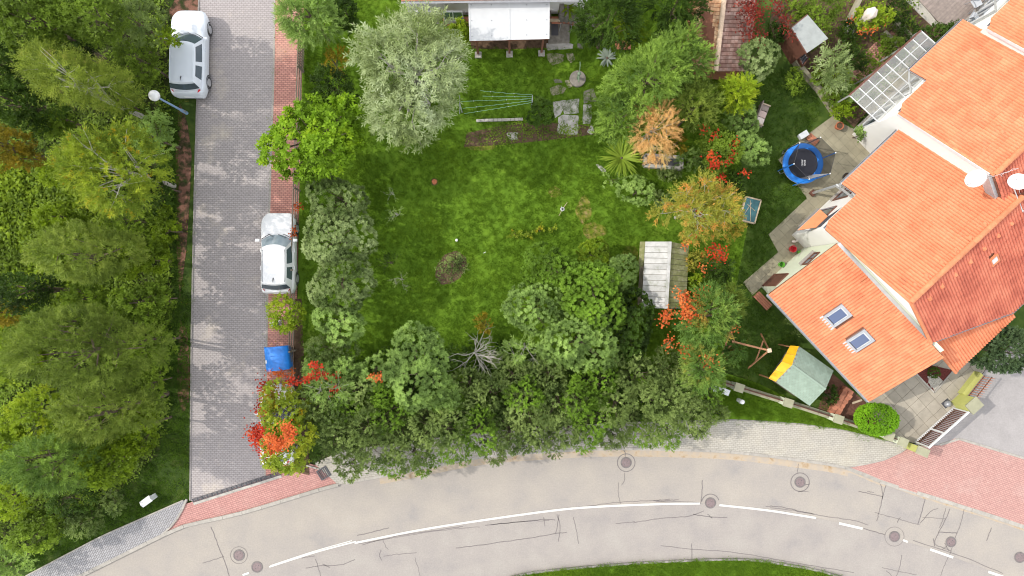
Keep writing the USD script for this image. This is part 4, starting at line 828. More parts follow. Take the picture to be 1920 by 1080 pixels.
# ---- left woodland
WL = 'trees of the woodland left of the street'
wood_list = [
 # name, cat, label, px, py, r, kind, mat, zc, ry, blobs
 ('leafy_tree', 'tree', 'leafy green tree in the top left corner with bright tufts over deep shade', 72, 42, 88, 'broad', 'leaf_mid', 4.2, 70, 11),
 ('leafy_tree', 'tree', 'dark green tree at the left edge below the tufted corner tree', 14, 128, 62, 'fine', 'leaf_dark', 3.4, 60, 8),
 ('leafy_tree', 'tree', 'mid green small-leaved tree at the top edge left of the silver car', 195, 40, 72, 'fine', 'leaf_mid', 4.0, 62, 10),
 ('leafy_tree', 'tree', 'grey green tree with thin bare twigs, nearest the silver car bonnet', 262, 48, 62, 'fine', 'leaf_olive', 3.2, 60, 9),
 ('leafy_tree', 'tree', 'green tree overhanging the side of the silver car', 268, 116, 58, 'fine', 'leaf_mid', 2.5, 50, 10),
 ('leafy_tree', 'tree', 'small shady tree between the corner tree and the feathery larch', 135, 92, 45, 'broad', 'leaf_dark', 2.4, 36, 6),
 ('larch_tree', 'tree', 'feathery light green larch left of the white street lamp', 152, 165, 106, 'larch', 'needle_larch', 4.6, 62, 10),
 ('leafy_tree', 'tree', 'very dark green tree at the left edge beside the feathery larch', 42, 196, 78, 'fine', 'leaf_dark', 3.4, 62, 9),
 ('autumn_tree', 'tree', 'golden brown tree at the left edge below the larch', 28, 282, 54, 'fine', 'leaf_bronze', 4.0, 48, 9),
 ('yellowing_tree', 'tree', 'yellowing birch with pale bare branches below the street lamp', 226, 318, 104, 'willow', 'leaf_yellowing', 4.6, 100, 13),
 ('leafy_tree', 'tree', 'grey green tree between the yellowing birch and the street lamp post', 290, 256, 42, 'fine', 'leaf_greygreen', 2.6, 52, 7),
 ('leafy_tree', 'tree', 'dark small tree on the bank right of the yellowing birch', 305, 350, 34, 'fine', 'leaf_dark', 1.9, 60, 6),
 ('pine_tree', 'tree', 'pale green pine with layered needles left of the level of the parked white car', 172, 478, 96, 'needle', 'needle_green', 3.8, 66, 12),
 ('leafy_tree', 'tree', 'bright green broad-leaved tree right of the pale layered pine', 268, 486, 52, 'broad', 'leaf_bright', 2.8, 46, 8),
 ('leafy_tree', 'tree', 'dark green tree at the left edge below the bright undergrowth', 62, 545, 72, 'fine', 'leaf_dark', 2.8, 46, 8),
 ('leafy_tree', 'tree', 'light green tree beside the bank, opposite the grey litter bin', 262, 568, 56, 'broad', 'leaf_mid', 3.2, 44, 8),
 ('autumn_tree', 'tree', 'orange tipped shrub at the left edge halfway down the woodland', 12, 585, 40, 'fine', 'leaf_bronze', 2.6, 34, 5),
 ('pine_tree', 'tree', 'largest dark pine of the woodland with brown cones among its tips', 176, 655, 128, 'needle', 'needle_green', 5.0, 88, 16),
 ('leafy_tree', 'tree', 'mid green tree on the bank right of the largest pine', 290, 640, 46, 'fine', 'leaf_mid', 2.6, 52, 7),
 ('lime_shrub', 'shrub', 'round lime green bush at the left of the woodland, brightest of its neighbours', 66, 770, 62, 'fine', 'leaf_lime', 2.2, 74, 9),
 ('pine_tree', 'tree', 'dark pine right of the round lime green bush', 208, 770, 88, 'needle', 'needle_green', 4.2, 72, 12),
 ('leafy_tree', 'tree', 'bright green tree at the woodland edge above the white kiosk box', 272, 800, 48, 'broad', 'leaf_bright', 2.6, 56, 8),
 ('pine_tree', 'tree', 'soft pine with long grey green sprays in the lower left', 92, 866, 96, 'needle', 'needle_juniper', 3.8, 62, 11),
 ('leafy_tree', 'tree', 'mid green tree with bright leaf tips left of the white kiosk box', 200, 868, 62, 'broad', 'leaf_bright', 2.8, 48, 9),
 ('leafy_tree', 'tree', 'dark hollow shrub in the shade near the lower pavement', 128, 930, 52, 'fine', 'leaf_dark', 1.7, 44, 6),
 ('lime_shrub', 'shrub', 'yellow green bush at the left edge near the bottom', 22, 930, 56, 'fine', 'leaf_lime', 1.8, 46, 7),
 ('leafy_shrub', 'shrub', 'olive shrub beside the lower pavement', 150, 985, 44, 'fine', 'leaf_olive', 1.2, 34, 6),
 ('leafy_shrub', 'shrub', 'bright green shrub in the bottom left corner above the pavement end', 74, 1000, 54, 'broad', 'leaf_mid', 1.5, 46, 7),
 ('leafy_shrub', 'shrub', 'greyish feathery shrub in the very bottom left corner', 22, 1056, 52, 'spray', 'leaf_greygreen', 1.4, 40, 7),
 ('leafy_shrub', 'shrub', 'low shrub on the verge right of the dark hollow shrub', 214, 938, 34, 'fine', 'leaf_olive', .9, 26, 5),
]
for i, (nm, cat, lab, px, py, r, kd, m, zc, ry, bl) in enumerate(wood_list):
    zc += (1.2 if px < 120 else .9 if px < 215 else .4) if (px < 240 and zc > 2.6) else 0
    tw = 14 if nm in ('yellowing_tree', 'larch_tree') else 3
    plant(nm, cat, lab, px, py, r, kd, m, zc, ry, blobs=bl, seed=100 + i, twigs=tw, bark='pale_bark' if tw > 5 else 'bark', dens=KIND[kd]['dens'] * 1.0)
for i, (px, py, r, ry, kd, m, lab) in enumerate([(96, 238, 44, 32, 'broad', 'leaf_mid', 'green shrub filling the shade below the feathery larch'), (118, 408, 46, 36, 'broad', 'leaf_bright', 'leafy shrub in the bright undergrowth left of the pale layered pine'), (88, 606, 48, 36, 'broad', 'leaf_mid', 'leafy shrub at the upper left of the largest pine'), (36, 672, 46, 44, 'broad', 'leaf_bright', 'bright leafy shrub at the left edge beside the largest pine'), (246, 706, 48, 36, 'broad', 'leaf_mid', 'leafy shrub between the largest pine and its lower neighbour'), (292, 716, 34, 40, 'fine', 'leaf_mid', 'green shrub on the bank below the largest pine'), (248, 412, 50, 36, 'fine', 'leaf_mid', 'small-leaved shrub below the yellowing birch'), (302, 560, 30, 46, 'fine', 'leaf_mid', 'green shrub at the edge of the woodland beside the bank'), (24, 836, 44, 40, 'broad', 'leaf_bright', 'leafy shrub at the left edge below the lime green bush'), (162, 560, 52, 36, 'broad', 'leaf_mid', 'leafy shrub between the layered pine and the largest pine'), (140, 820, 48, 32, 'broad', 'leaf_bright', 'bright shrub right of the lime green bush'), (212, 182, 44, 36, 'fine', 'leaf_mid', 'green shrub between the larch and the street lamp'), (312, 430, 26, 50, 'broad', 'leaf_bright', 'bright narrow shrub on the bank opposite the parked white car'), (110, 330, 44, 34, 'fine', 'leaf_bright', 'bright shrub left of the yellowing birch')]):
    plant('leafy_shrub', 'shrub', lab, px, py, r, kd, m, 2.6 if px < 240 else 1.7, ry, blobs=8, seed=400 + i)
# leaning over the car: a low bough
plant('leafy_shrub', 'shrub', 'bright bough reaching over the windscreen of the silver car', 326, 72, 20, 'fine', 'leaf_bright', 2.2, 22, blobs=4, seed=151)

# ---- between street and garden
plant('willow_shrub', 'shrub', 'sage green willow shrub at the top edge right of the red paved strip', 584, 32, 62, 'spray', 'leaf_greygreen', 3.2, 54, blobs=13, seed=201, leaf=(.16, .034), dens=17)
plant('leafy_shrub', 'shrub', 'dark shrub between the sage willow and the silver tree', 652, 28, 36, 'broad', 'leaf_dark', 2.2, 36, blobs=6, seed=202)
plant('silver_tree', 'tree', 'tall silver grey willow standing in the lawn', 778, 146, 130, 'willow', 'leaf_silver_willow', 4.6, 138, rz=3.2, blobs=30, seed=203, twigs=24, bark='pale_bark', r0=.16, dens=8.5, nl=20, leaf=(.20, .05), L=.85, alpha=(25, 60), blob_r=(.22, .34), spread=.74)
plant('leafy_shrub', 'shrub', 'lime green shrub peeping out between the silver tree and the white house wall', 862, 62, 30, 'broad', 'leaf_lime', 1.6, 34, blobs=5, seed=204)
plant('autumn_shrub', 'shrub', 'orange twigged shrub left of the silver tree', 628, 118, 30, 'spray', 'leaf_bronze', 2.0, 26, blobs=4, seed=205, dens=4)
plant('leafy_shrub', 'shrub', 'dark small-leaved shrub between the bright walnut and the silver tree', 628, 168, 54, 'fine', 'leaf_dark', 2.6, 50, blobs=9, seed=206)
plant('walnut_tree', 'tree', 'bright green walnut tree leaning out over the red strip and the street', 596, 258, 108, 'broad', 'leaf_walnut', 3.6, 88, blobs=20, seed=207, leaf=(.20, .105), r0=.13, blob_r=(.24, .38), spread=.74, dens=9)
for i, (px, py, r, ry, zc, lab) in enumerate([(640, 374, 64, 62, 2.4, 'uppermost silver leaved shrub of the row, right below the walnut'), (630, 450, 68, 64, 2.5, 'silver leaved shrub beside the parked white car'), (642, 530, 68, 66, 2.5, 'lowest silver leaved shrub of the row, right of the lime bush')]):
    plant('silver_shrub', 'shrub', lab, px, py, r, 'rosette', 'leaf_silver', zc, ry, blobs=15, seed=210 + i, dens=20, alpha=(40, 75), group='silver shrubs along the street fence')
plant('leafy_shrub', 'shrub', 'grey green shrub below the row of silver shrubs', 630, 602, 56, 'rosette', 'leaf_greygreen', 2.2, 46, blobs=8, seed=214)
plant('leafy_shrub', 'shrub', 'mid green shrub right of the blue container', 622, 652, 54, 'fine', 'leaf_olive', 2.0, 42, blobs=8, seed=215)
plant('lime_shrub', 'shrub', 'lime green bush hanging over the fence between white car and blue container', 541, 585, 40, 'fine', 'leaf_lime', 1.6, 46, blobs=8, seed=216, dens=26)
plant('autumn_shrub', 'shrub', 'olive yellow shrub covering the hidden white car', 531, 756, 48, 'fine', 'leaf_yellowing', 2.9, 62, blobs=12, seed=217)
plant('autumn_shrub', 'shrub', 'yellow green maple hanging over the corner of the red crossing', 545, 838, 62, 'broad', 'leaf_yellowing', 3.0, 56, blobs=13, seed=218, leaf=(.12, .08))
plant('leafy_shrub', 'shrub', 'dark olive shrub right of the yellow green corner maple', 628, 812, 54, 'fine', 'leaf_olive', 2.4, 60, blobs=9, seed=219)
plant('leafy_shrub', 'shrub', 'grey green shrub threaded with bare twigs and red creeper', 620, 722, 56, 'willow', 'leaf_greygreen', 2.6, 44, blobs=9, seed=220, twigs=40, bark='pale_bark', dens=6)
plant('leafy_shrub', 'shrub', 'dense silver green shrub at the foot of the lawn', 788, 700, 74, 'rosette', 'leaf_greygreen', 3.0, 92, blobs=15, seed=221)
plant('leafy_shrub', 'shrub', 'small silvery shrub left of the dense silver green one', 706, 690, 46, 'rosette', 'leaf_greygreen', 2.0, 44, blobs=7, seed=222)
plant('autumn_shrub', 'shrub', 'small golden bush at the lower edge of the lawn', 911, 610, 22, 'fine', 'leaf_bronze', 1.2, 26, blobs=4, seed=223)
for i, (px, py, r, ry, zc, m, lab) in enumerate([(598, 762, 44, 44, 2.4, 'leaf_olive', 'olive shrub between the hidden white car and the roadside hedge'), (604, 690, 36, 30, 2.0, 'leaf_greygreen', 'grey green shrub right of the blue container below the silver row'), (668, 730, 40, 36, 2.3, 'leaf_olive', 'olive shrub left of the small orange creeper patch'), (648, 690, 36, 34, 2.0, 'leaf_greygreen', 'grey green shrub at the lower left corner of the lawn'), (838, 745, 40, 40, 2.4, 'leaf_greygreen', 'grey green shrub left of the bare dead tree')]):
    plant('leafy_shrub', 'shrub', lab, px, py, r, 'fine', m, zc, ry, blobs=9, seed=360 + i)
# lilac thicket
for i, (px, py, r, ry, zc, m, lab) in enumerate([(1040, 508, 72, 50, 2.0, 'leaf_lilac', 'pale green lilac bush at the upper left of the lilac thicket'), (1112, 478, 34, 30, 1.3, 'leaf_bright', 'low rounded green bush at the top right of the lilac thicket'), (1118, 560, 84, 70, 2.8, 'leaf_lilac', 'tallest bright lilac bush in the middle of the thicket'),
      (1005, 580, 64, 62, 2.2, 'leaf_greygreen', 'grey green lilac bush on the left of the thicket beside the lawn'), (1090, 640, 86, 66, 2.8, 'leaf_greygreen', 'silvery lilac bush at the bottom of the thicket'), (1178, 606, 54, 68, 2.2, 'leaf_dark', 'dark lilac bush beside the corrugated shed'), (1168, 520, 34, 44, 1.6, 'leaf_greygreen', 'lilac bush left of the corrugated shed roof')]):
    plant('lilac_bush', 'shrub', lab, px, py, r, 'rosette', m, zc, ry, blobs=16, seed=230 + i, leaf=(.12, .06), dens=17, group='lilac thicket at the foot of the lawn')
plant('leafy_shrub', 'shrub', 'thin twiggy shrub between dead tree and lilac thicket', 985, 650, 46, 'willow', 'leaf_greygreen', 2.0, 46, blobs=7, seed=238, twigs=30, bark='pale_bark', dens=6)
# the hedge along the road: three shrubs, then copies
HG = 'dense mixed hedge above the curved road'
HL = 'olive green shrub in the dense mixed hedge above the curved road'
HM = 'fresh green shrub in the dense mixed hedge above the curved road'
hsrc = [plant('hedge_shrub', 'shrub', HL, 700, 838, 58, 'fine', 'leaf_olive', 2.2, 46, blobs=10, seed=240, group=HL.replace('shrub in', 'shrubs of'), dens=13),
        plant('hedge_shrub', 'shrub', HM, 930, 770, 58, 'fine', 'leaf_lilac', 2.2, 54, blobs=10, seed=241, group=HM.replace('shrub in', 'shrubs of'), dens=12),
        plant('hedge_shrub', 'shrub', HL, 1180, 760, 58, 'fine', 'leaf_olive', 2.2, 54, blobs=11, seed=242, group=HL.replace('shrub in', 'shrubs of'), dens=13)]
rgh = random.Random(4)
for px, py, r, zc in [(660, 868, 42, 1.7), (655, 760, 46, 2.2), (730, 770, 52, 2.4), (775, 846, 48, 2.0), (735, 872, 34, 1.3), (800, 858, 34, 1.3), (690, 800, 48, 2.4), (752, 806, 48, 2.2), (805, 800, 46, 2.2), (862, 838, 40, 1.7), (925, 836, 40, 1.6), (985, 826, 36, 1.5), (1040, 824, 36, 1.4), (1095, 818, 36, 1.4), (1150, 816, 34, 1.3), (1205, 812, 36, 1.3), (1255, 806, 36, 1.3), (1300, 796, 34, 1.3), (1080, 745, 46, 2.5), (1150, 752, 46, 2.4), (1215, 745, 46, 2.4), (920, 735, 44, 2.2), (980, 735, 44, 2.4), (1330, 768, 34, 1.8), (1270, 730, 44, 2.3), (720, 742, 36, 2.0), (840, 800, 56, 2.3), (835, 740, 44, 2.0), (880, 715, 40, 1.8), (895, 808, 52, 2.0), (955, 812, 50, 2.0), (990, 770, 56, 2.4), (1010, 812, 44, 1.8),
                      (1050, 755, 56, 2.4), (1065, 800, 48, 1.9), (960, 705, 46, 2.2), (1030, 702, 46, 2.3), (1120, 720, 52, 2.4), (1115, 785, 52, 2.0), (1165, 802, 38, 1.5), (1200, 700, 50, 2.3), (1240, 790, 44, 1.8), (1245, 745, 52, 2.4), (1290, 770, 52, 2.2), (1320, 735, 44, 2.0), (1250, 690, 42, 2.0), (1175, 672, 40, 1.9)]:
    i = rgh.randrange(3); s = hsrc[i]
    again(s, px, py, r * 1.05, 58, zc, 2.2, rgh.uniform(0, 6.28), HM if i == 1 else HL, HM.replace('shrub in', 'shrubs of') if i == 1 else HL.replace('shrub in', 'shrubs of'), sz=zc / 2.2 * rgh.uniform(.9, 1.12))
# autumn larch and spruces right of the thicket
plant('spruce_tree', 'tree', 'green spruce wrapped in orange creeper below the corrugated shed', 1322, 590, 56, 'spray', 'needle_spruce', 3.6, 56, blobs=14, seed=250, r0=.1)
plant('spruce_tree', 'tree', 'ochre tipped spruce above the light grey cabinets', 1316, 690, 44, 'spray', 'needle_spruce', 3.2, 58, blobs=12, seed=251)
plant('spruce_tree', 'tree', 'small dark spruce between the corrugated shed and the swing frame', 1352, 505, 30, 'spray', 'leaf_dark', 2.0, 30, blobs=6, seed=252)
plant('lime_shrub', 'shrub', 'small lime green shrub touching the right side of the corrugated shed', 1302, 526, 14, 'broad', 'leaf_lime', 1.4, 18, blobs=3, seed=253)
plant('autumn_tree', 'tree', 'thinly leaved orange and green tree over the top of the corrugated shed', 1304, 392, 88, 'willow', 'leaf_autumn', 4.0, 70, blobs=24, seed=254, twigs=50, bark='pale_bark', dens=9.5, nl=15, r0=.08, blob_r=(.22, .34), spread=.74)
# conifer group in the upper garden
plant('juniper_tree', 'tree', 'largest feathery juniper left of the old tiled outbuilding', 1218, 152, 96, 'spray', 'needle_juniper', 3.8, 76, blobs=22, seed=260, nl=20, blob_r=(.26, .4), spread=.7)
plant('juniper_tree', 'tree', 'feathery juniper standing nearest the old tiled outbuilding gable', 1270, 100, 62, 'spray', 'needle_juniper', 3.4, 62, blobs=12, seed=261, nl=20)
plant('juniper_tree', 'tree', 'drooping juniper above the bright yucca', 1158, 222, 52, 'spray', 'needle_juniper', 3.0, 56, blobs=10, seed=262, nl=20)
plant('juniper_tree', 'tree', 'dark juniper between the dead orange conifer and the bright thuja', 1298, 208, 52, 'spray', 'needle_green', 3.0, 56, blobs=10, seed=263, nl=20)
plant('thuja_tree', 'tree', 'dark thuja beside the garden steps of the white house', 1138, 40, 60, 'spray', 'leaf_dark', 3.6, 56, blobs=12, seed=264)
plant('thuja_tree', 'tree', 'dark thuja at the top edge left of the old tiled outbuilding', 1262, 20, 58, 'spray', 'leaf_dark', 3.4, 44, blobs=11, seed=265)
plant('thuja_tree', 'tree', 'fresh green thuja between the two dark thujas', 1182, 58, 30, 'spray', 'leaf_bright', 2.6, 36, blobs=6, seed=266)
plant('dead_conifer', 'tree', 'dead orange conifer standing above the concrete trough', 1224, 246, 46, 'spray', 'needle_orange', 3.2, 64, blobs=12, seed=267, leaf=(.15, .022), nl=24, dens=11, twigs=30, bark='pale_bark')
plant('autumn_shrub', 'shrub', 'small rusty shrub touching the dead orange conifer on its right', 1268, 268, 20, 'fine', 'leaf_bronze', 1.6, 32, blobs=4, seed=268)
plant('thuja_tree', 'tree', 'lime green thuja above the garden bench', 1376, 180, 48, 'spray', 'leaf_lime', 2.8, 36, blobs=9, seed=270, leaf=(.16, .045))
plant('leafy_shrub', 'shrub', 'silvery shrub between lime thuja and garden bench', 1392, 222, 36, 'rosette', 'leaf_greygreen', 1.8, 34, blobs=7, seed=271)
plant('leafy_shrub', 'shrub', 'green shrub carrying red creeper left of the trampoline lawn', 1348, 282, 50, 'broad', 'leaf_mid', 2.2, 52, blobs=10, seed=272)
plant('leafy_shrub', 'shrub', 'pale grey green shrub reaching furthest towards the trampoline', 1404, 280, 38, 'rosette', 'leaf_greygreen', 2.0, 42, blobs=8, seed=273)
plant('leafy_shrub', 'shrub', 'dark shrub by the slim fence below the red creeper', 1376, 345, 24, 'spray', 'leaf_dark', 1.6, 30, blobs=5, seed=274)
plant('leafy_shrub', 'shrub', 'silver leaved shrub with orange flowers right of the old tiled outbuilding', 1404, 112, 52, 'rosette', 'leaf_silver', 2.0, 44, blobs=9, seed=275)
plant('leafy_shrub', 'shrub', 'low grey green shrub right of the bright yucca', 1192, 362, 40, 'rosette', 'leaf_greygreen', .8, 34, rz=.6, blobs=8, seed=276)
plant('leafy_shrub', 'shrub', 'sparse low shrub beneath the bright yucca', 1146, 338, 26, 'fine', 'leaf_greygreen', .5, 20, rz=.35, blobs=5, seed=277, dens=5)
plant('leafy_shrub', 'shrub', 'dark round rhododendron at the end of the washing line', 1012, 214, 28, 'rosette', 'leaf_dark', 1.1, 34, blobs=8, seed=278)
for i, (px, py, r, ry, zc, m, lab) in enumerate([(1300, 296, 34, 30, 1.4, 'leaf_greygreen', 'low shrub between the dead orange conifer and the red creeper'), (1322, 345, 32, 26, 1.5, 'leaf_mid', 'green shrub between the red creeper and the thin autumn tree'), (1330, 205, 32, 30, 2.0, 'leaf_mid', 'green shrub filling the gap below the old tiled outbuilding'), (1250, 330, 30, 16, .6, 'leaf_olive', 'low weeds below the concrete trough'), (1240, 375, 32, 24, .9, 'leaf_olive', 'low shrub left of the thin autumn tree'), (1372, 420, 26, 34, 1.6, 'leaf_autumn', 'autumn coloured shrub beside the teal covered sandpit'), (1300, 490, 24, 24, 1.4, 'leaf_autumn', 'rusty shrub at the upper right corner of the corrugated shed'), (1366, 560, 26, 40, 2.2, 'needle_green', 'dark conifer on the fence line left of the swing frame'), (1378, 652, 18, 26, 1.6, 'needle_spruce', 'small spruce at the end of the swing beam')]):
    plant('leafy_shrub', 'shrub', lab, px, py, r, 'fine' if i < 7 else 'spray', m, zc, ry, blobs=7, seed=340 + i)
# neighbour's garden by the pergola
plant('leafy_shrub', 'shrub', 'silver willow shrub beside the grey flat shed roof', 1560, 128, 44, 'willow', 'leaf_silver', 2.0, 46, blobs=9, seed=280)
plant('leafy_shrub', 'shrub', 'dark round bush left of the pergola glass roof', 1602, 112, 26, 'fine', 'leaf_dark', 1.2, 34, blobs=6, seed=281)
plant('leafy_shrub', 'shrub', 'green shrub at the top edge right of the crimson creeper', 1545, 22, 42, 'fine', 'leaf_mid', 1.8, 32, blobs=7, seed=282)
plant('leafy_shrub', 'shrub', 'yellow green shrub with orange fruit behind the closed parasol', 1636, 34, 38, 'broad', 'leaf_lime', 1.6, 32, blobs=7, seed=283)
for i, (px, py, r, ry, lab) in enumerate([(1674, 22, 32, 34, 'upper dark hedge bush left of the gravel strip'), (1700, 62, 30, 32, 'middle dark hedge bush left of the gravel strip'), (1676, 88, 26, 26, 'hedge bush touching the upper corner of the pergola'), (1752, 66, 28, 20, 'dark hedge bush between pergola and wooden deck'), (1790, 60, 24, 20, 'hedge bush nearest the roof corner below the wooden deck')]):
    plant('hedge_bush', 'shrub', lab, px, py, r, 'fine', 'leaf_dark' if i != 2 else 'leaf_mid', 1.2, ry, blobs=7, seed=285 + i)
for i, (px, py, r, m, lab) in enumerate([(1488, 152, 26, 'leaf_mid', 'green shrub at the low wall beside the dark slatted pit'), (1552, 182, 26, 'leaf_mid', 'green shrub at the bend of the low garden wall'), (1584, 208, 24, 'leaf_bright', 'rose bush left of the lower pergola corner'), (1612, 252, 16, 'leaf_greygreen', 'small plant in the bed above the patio'), (1596, 180, 22, 'leaf_greygreen', 'white flowering shrub at the outer edge of the pergola'), (1578, 150, 22, 'leaf_lime', 'tuft of strappy leaves left of the pergola'), (1462, 60, 26, 'leaf_dark', 'dark plant below the crimson creeper'), (1506, 12, 26, 'leaf_mid', 'green plant between crimson creeper and the top edge'), (1590, 60, 22, 'leaf_dark', 'dark plant left of the closed parasol'), (1660, 84, 20, 'leaf_mid', 'small shrub by the short garden wall near the pergola'), (1532, 150, 20, 'leaf_mid', 'small plant right of the dark slatted frame')]):
    plant('leafy_shrub', 'shrub', lab, px, py, r, 'broad', m, .8, blobs=6, seed=292 + i, leaf=(.13, .07))
plant('box_bush', 'shrub', 'round clipped bright green box bush beside the driveway', 1643, 786, 37, 'fine', 'leaf_box', .95, 28, rz=.85, blobs=1, seed=300, dens=170, nl=10, L=.16, leaf=(.075, .05), shell=.9, jit=.3, rot=0)
plant('cypress_bush', 'shrub', 'big dense cypress bush beside the porch roof at the right edge', 1880, 660, 54, 'spray', 'leaf_cypress', 1.9, 50, rz=1.8, blobs=14, seed=301, leaf=(.12, .05), dens=24, L=.4, upb=.8)
plant('box_bush', 'shrub', 'small dark box ball in the pebble bed by the house', 1752, 699, 10, 'fine', 'leaf_dark', .3, 10, rz=.28, blobs=1, seed=302, dens=180, nl=8, L=.08, leaf=(.045, .03), shell=.9)
plant('leafy_shrub', 'shrub', 'small grey green shrub against the wing wall of the end house', 1492, 606, 22, 'fine', 'leaf_olive', .8, 24, blobs=5, seed=303)
plant('leafy_shrub', 'shrub', 'dark plant between green shed and brick stack', 1556, 742, 20, 'fine', 'leaf_dark', .6, 22, blobs=5, seed=304)
# on the lawn
plant('leafy_shrub', 'shrub', 'spindly sapling on the left of the lawn', 742, 400, 20, 'willow', 'leaf_greygreen', .8, 18, blobs=4, seed=310, twigs=16, bark='pale_bark', dens=3, nl=8)
plant('leafy_shrub', 'shrub', 'spindly twig bush on the lawn above the left sapling', 736, 362, 17, 'willow', 'leaf_greygreen', .7, 15, blobs=3, seed=311, twigs=14, bark='pale_bark', dens=2.5, nl=8)
plant('leafy_shrub', 'shrub', 'dark low sapling at the lawn edge beside the silver shrubs', 732, 492, 24, 'willow', 'leaf_dark', .8, 22, blobs=5, seed=312, twigs=10, dens=4, nl=9)
plant('leafy_shrub', 'shrub', 'thin sapling with bent twigs left of the round flower bed', 752, 524, 22, 'willow', 'leaf_olive', .8, 18, blobs=4, seed=313, twigs=16, bark='pale_bark', dens=3, nl=8)
plant('leafy_shrub', 'shrub', 'leafy plant in the round flower bed on the lawn', 850, 490, 19, 'broad', 'leaf_olive', .4, 17, rz=.35, blobs=5, seed=314, leaf=(.11, .05))
for i, (px, py, r) in enumerate([(965, 438, 16), (990, 440, 18), (1012, 432, 16), (1034, 428, 18)]):
    plant('vegetable_plant', 'plant', 'straggling plant in the row of yellowing plants across the lawn', px, py, r, 'fine', 'leaf_yellowing', .3, 9, rz=.25, blobs=4, seed=320 + i, group='row of yellowing plants on the lawn', dens=5)

def strap_plant(name, label, cat, px, py, r, m, n, seed, w=.035, z0=.1, z1=.9):
    """A tuft of long arching straps: yucca, agave, palm."""
    c = W(px, py, z0); t = thing(name, label, cat, (c[0], c[1], .06)); rg = np.random.default_rng(seed); mb = MB(); R = r * S
    for i in range(n):
        a = rg.uniform(0, 6.28); L = R * rg.uniform(.7, 1.1); e = rg.uniform(.1, 1.0); k = np.linspace(0, 1, 6)
        x = L * k; z = z0 + z1 * e * (k - .55 * k * k) ; d = np.array([math.cos(a), math.sin(a), 0]); s = np.array([-d[1], d[0], 0]); ww = w * (1 - k) ** .6 * (.5 + k.clip(0, .5)) * 1.4
        p = d * x[:, None] + [0, 0, 1] * z[:, None]; v = np.vstack([p - s * ww[:, None], p + s * ww[:, None]])
        mb.add(v, [[j, j + 1, j + 7, j + 6] for j in range(5)])
    mb.build('leaf_tuft', M[m], t); MB().lathe([(0.001, z0 + .12), (.07, z0 + .06), (.09, 0), (.1, -.06)], n=8).build('stem', M['bark'], t); return t
strap_plant('yucca', 'bright yellow green yucca beside the concrete trough', 'plant', 1165, 297, 42, 'leaf_yucca', 90, 1, z0=.4, z1=1.2)
strap_plant('agave', 'silver leaved agave below the reddish brick patch', 'plant', 1138, 110, 20, 'leaf_agave', 34, 2, w=.05, z1=.5)
strap_plant('palm_plant', 'palm-like plant on top of the wall beside the garden steps', 'plant', 1066, 16, 22, 'leaf_bright', 30, 3, w=.06, z0=1.0, z1=.8)
# bare dead tree
def bare_tree(px, py, r, zc, label, seed):
    c = W(px, py, zc); t = thing('dead_tree', label, 'tree', (c[0], c[1], .06)); rg = np.random.default_rng(seed); R = r * S
    mb = MB(); mb.tube([(0, 0, -.1), (.03, .02, zc * .4), (.0, .05, zc * .8)], [.09, .07, .05], 7); mb.build('trunk', M['pale_bark'], t)
    for i in range(16):
        mb = MB(); a = rg.uniform(0, 6.28); e = rg.uniform(.25, .9)
        def grow(p, d, L, rad, depth):
            q = [p]; 
            for k in range(4): d = unit(d + rg.normal(0, .16, 3)); q.append(q[-1] + d * L / 4)
            mb.tube(q, np.linspace(rad, rad * .45, 5), 5, cap=False)
            if depth:
                for k in range(3): grow(q[rg.integers(1, 5)], unit(d + rg.normal(0, .55, 3)), L * .6, rad * .5, depth - 1)
        grow(np.array([.0, .04, zc * rg.uniform(.5, .8)]), unit(np.array([math.cos(a), math.sin(a), e])), R * rg.uniform(.6, .85), .022, 2)
        mb.build('branch', M['pale_bark'], t)
bare_tree(888, 665, 56, 2.2, 'bare dead tree with pale branches in the hedge below the lawn', 5)

# ---- creepers: leaves along a wandering stem
def creeper(label, runs, m, seed, width=.28, dens=190, leaf=(.11, .085), cat='creeper', z_noise=.12, group=None):
    """runs: lists of (px, py, z)."""
    p0 = W(*runs[0][0]); t = thing('creeper', label, cat, at=(p0[0], p0[1], .06), group=group); rg = np.random.default_rng(seed)
    pts = []
    for run in runs:
        q = np.array([W(*r) for r in run]); c = np.stack([smoothline(q[:, [0, 1]], 8)[:, 0], smoothline(q[:, [0, 1]], 8)[:, 1], smoothline(q[:, [0, 2]], 8)[:, 1]], 1)
        L = np.linalg.norm(np.diff(c, axis=0), axis=1).sum(); n = max(6, int(L * dens * width / .28))
        u = rg.uniform(0, len(c) - 1.001, n); i = u.astype(int); f = (u - i)[:, None]
        g = meshkit.noise(np.stack([u * .5, np.full(n, seed), np.zeros(n)], 1)); keep = rg.uniform(0, 1, n) < 1.6 * g - .15
        p = c[i] * (1 - f) + c[i + 1] * f + rg.normal(0, 1, (n, 3)) * [width * .45, width * .45, z_noise]
        pts.append(p[keep])
        MB().tube(c, .012, 5).build('stem', M['bark'], t)
    p = np.vstack(pts); n = len(p); a = rg.uniform(0, 6.28, n); d = unit(np.stack([np.cos(a), np.sin(a), rg.normal(-.15, .3, n)], 1))
    v, f = leaves(rg, p, d, leaf[0], leaf[1], np.tile([0, 0, 1.0], (n, 1)) + rg.normal(0, .3, (n, 3)))
    part('foliage', (v, f), M[m], t); return t
creeper('bright red creeper across the grey green shrub below the blue container', [[(538, 716, 3.1), (560, 714, 3.3), (578, 708, 3.3), (590, 690, 3.3)], [(583, 684, 3.4), (600, 690, 3.4), (612, 706, 3.4), (622, 718, 3.3), (628, 738, 3.2)], [(594, 700, 3.3), (601, 712, 3.3)], [(625, 703, 3.3), (628, 708, 3.3)]], 'creeper_red', 1, width=.24)
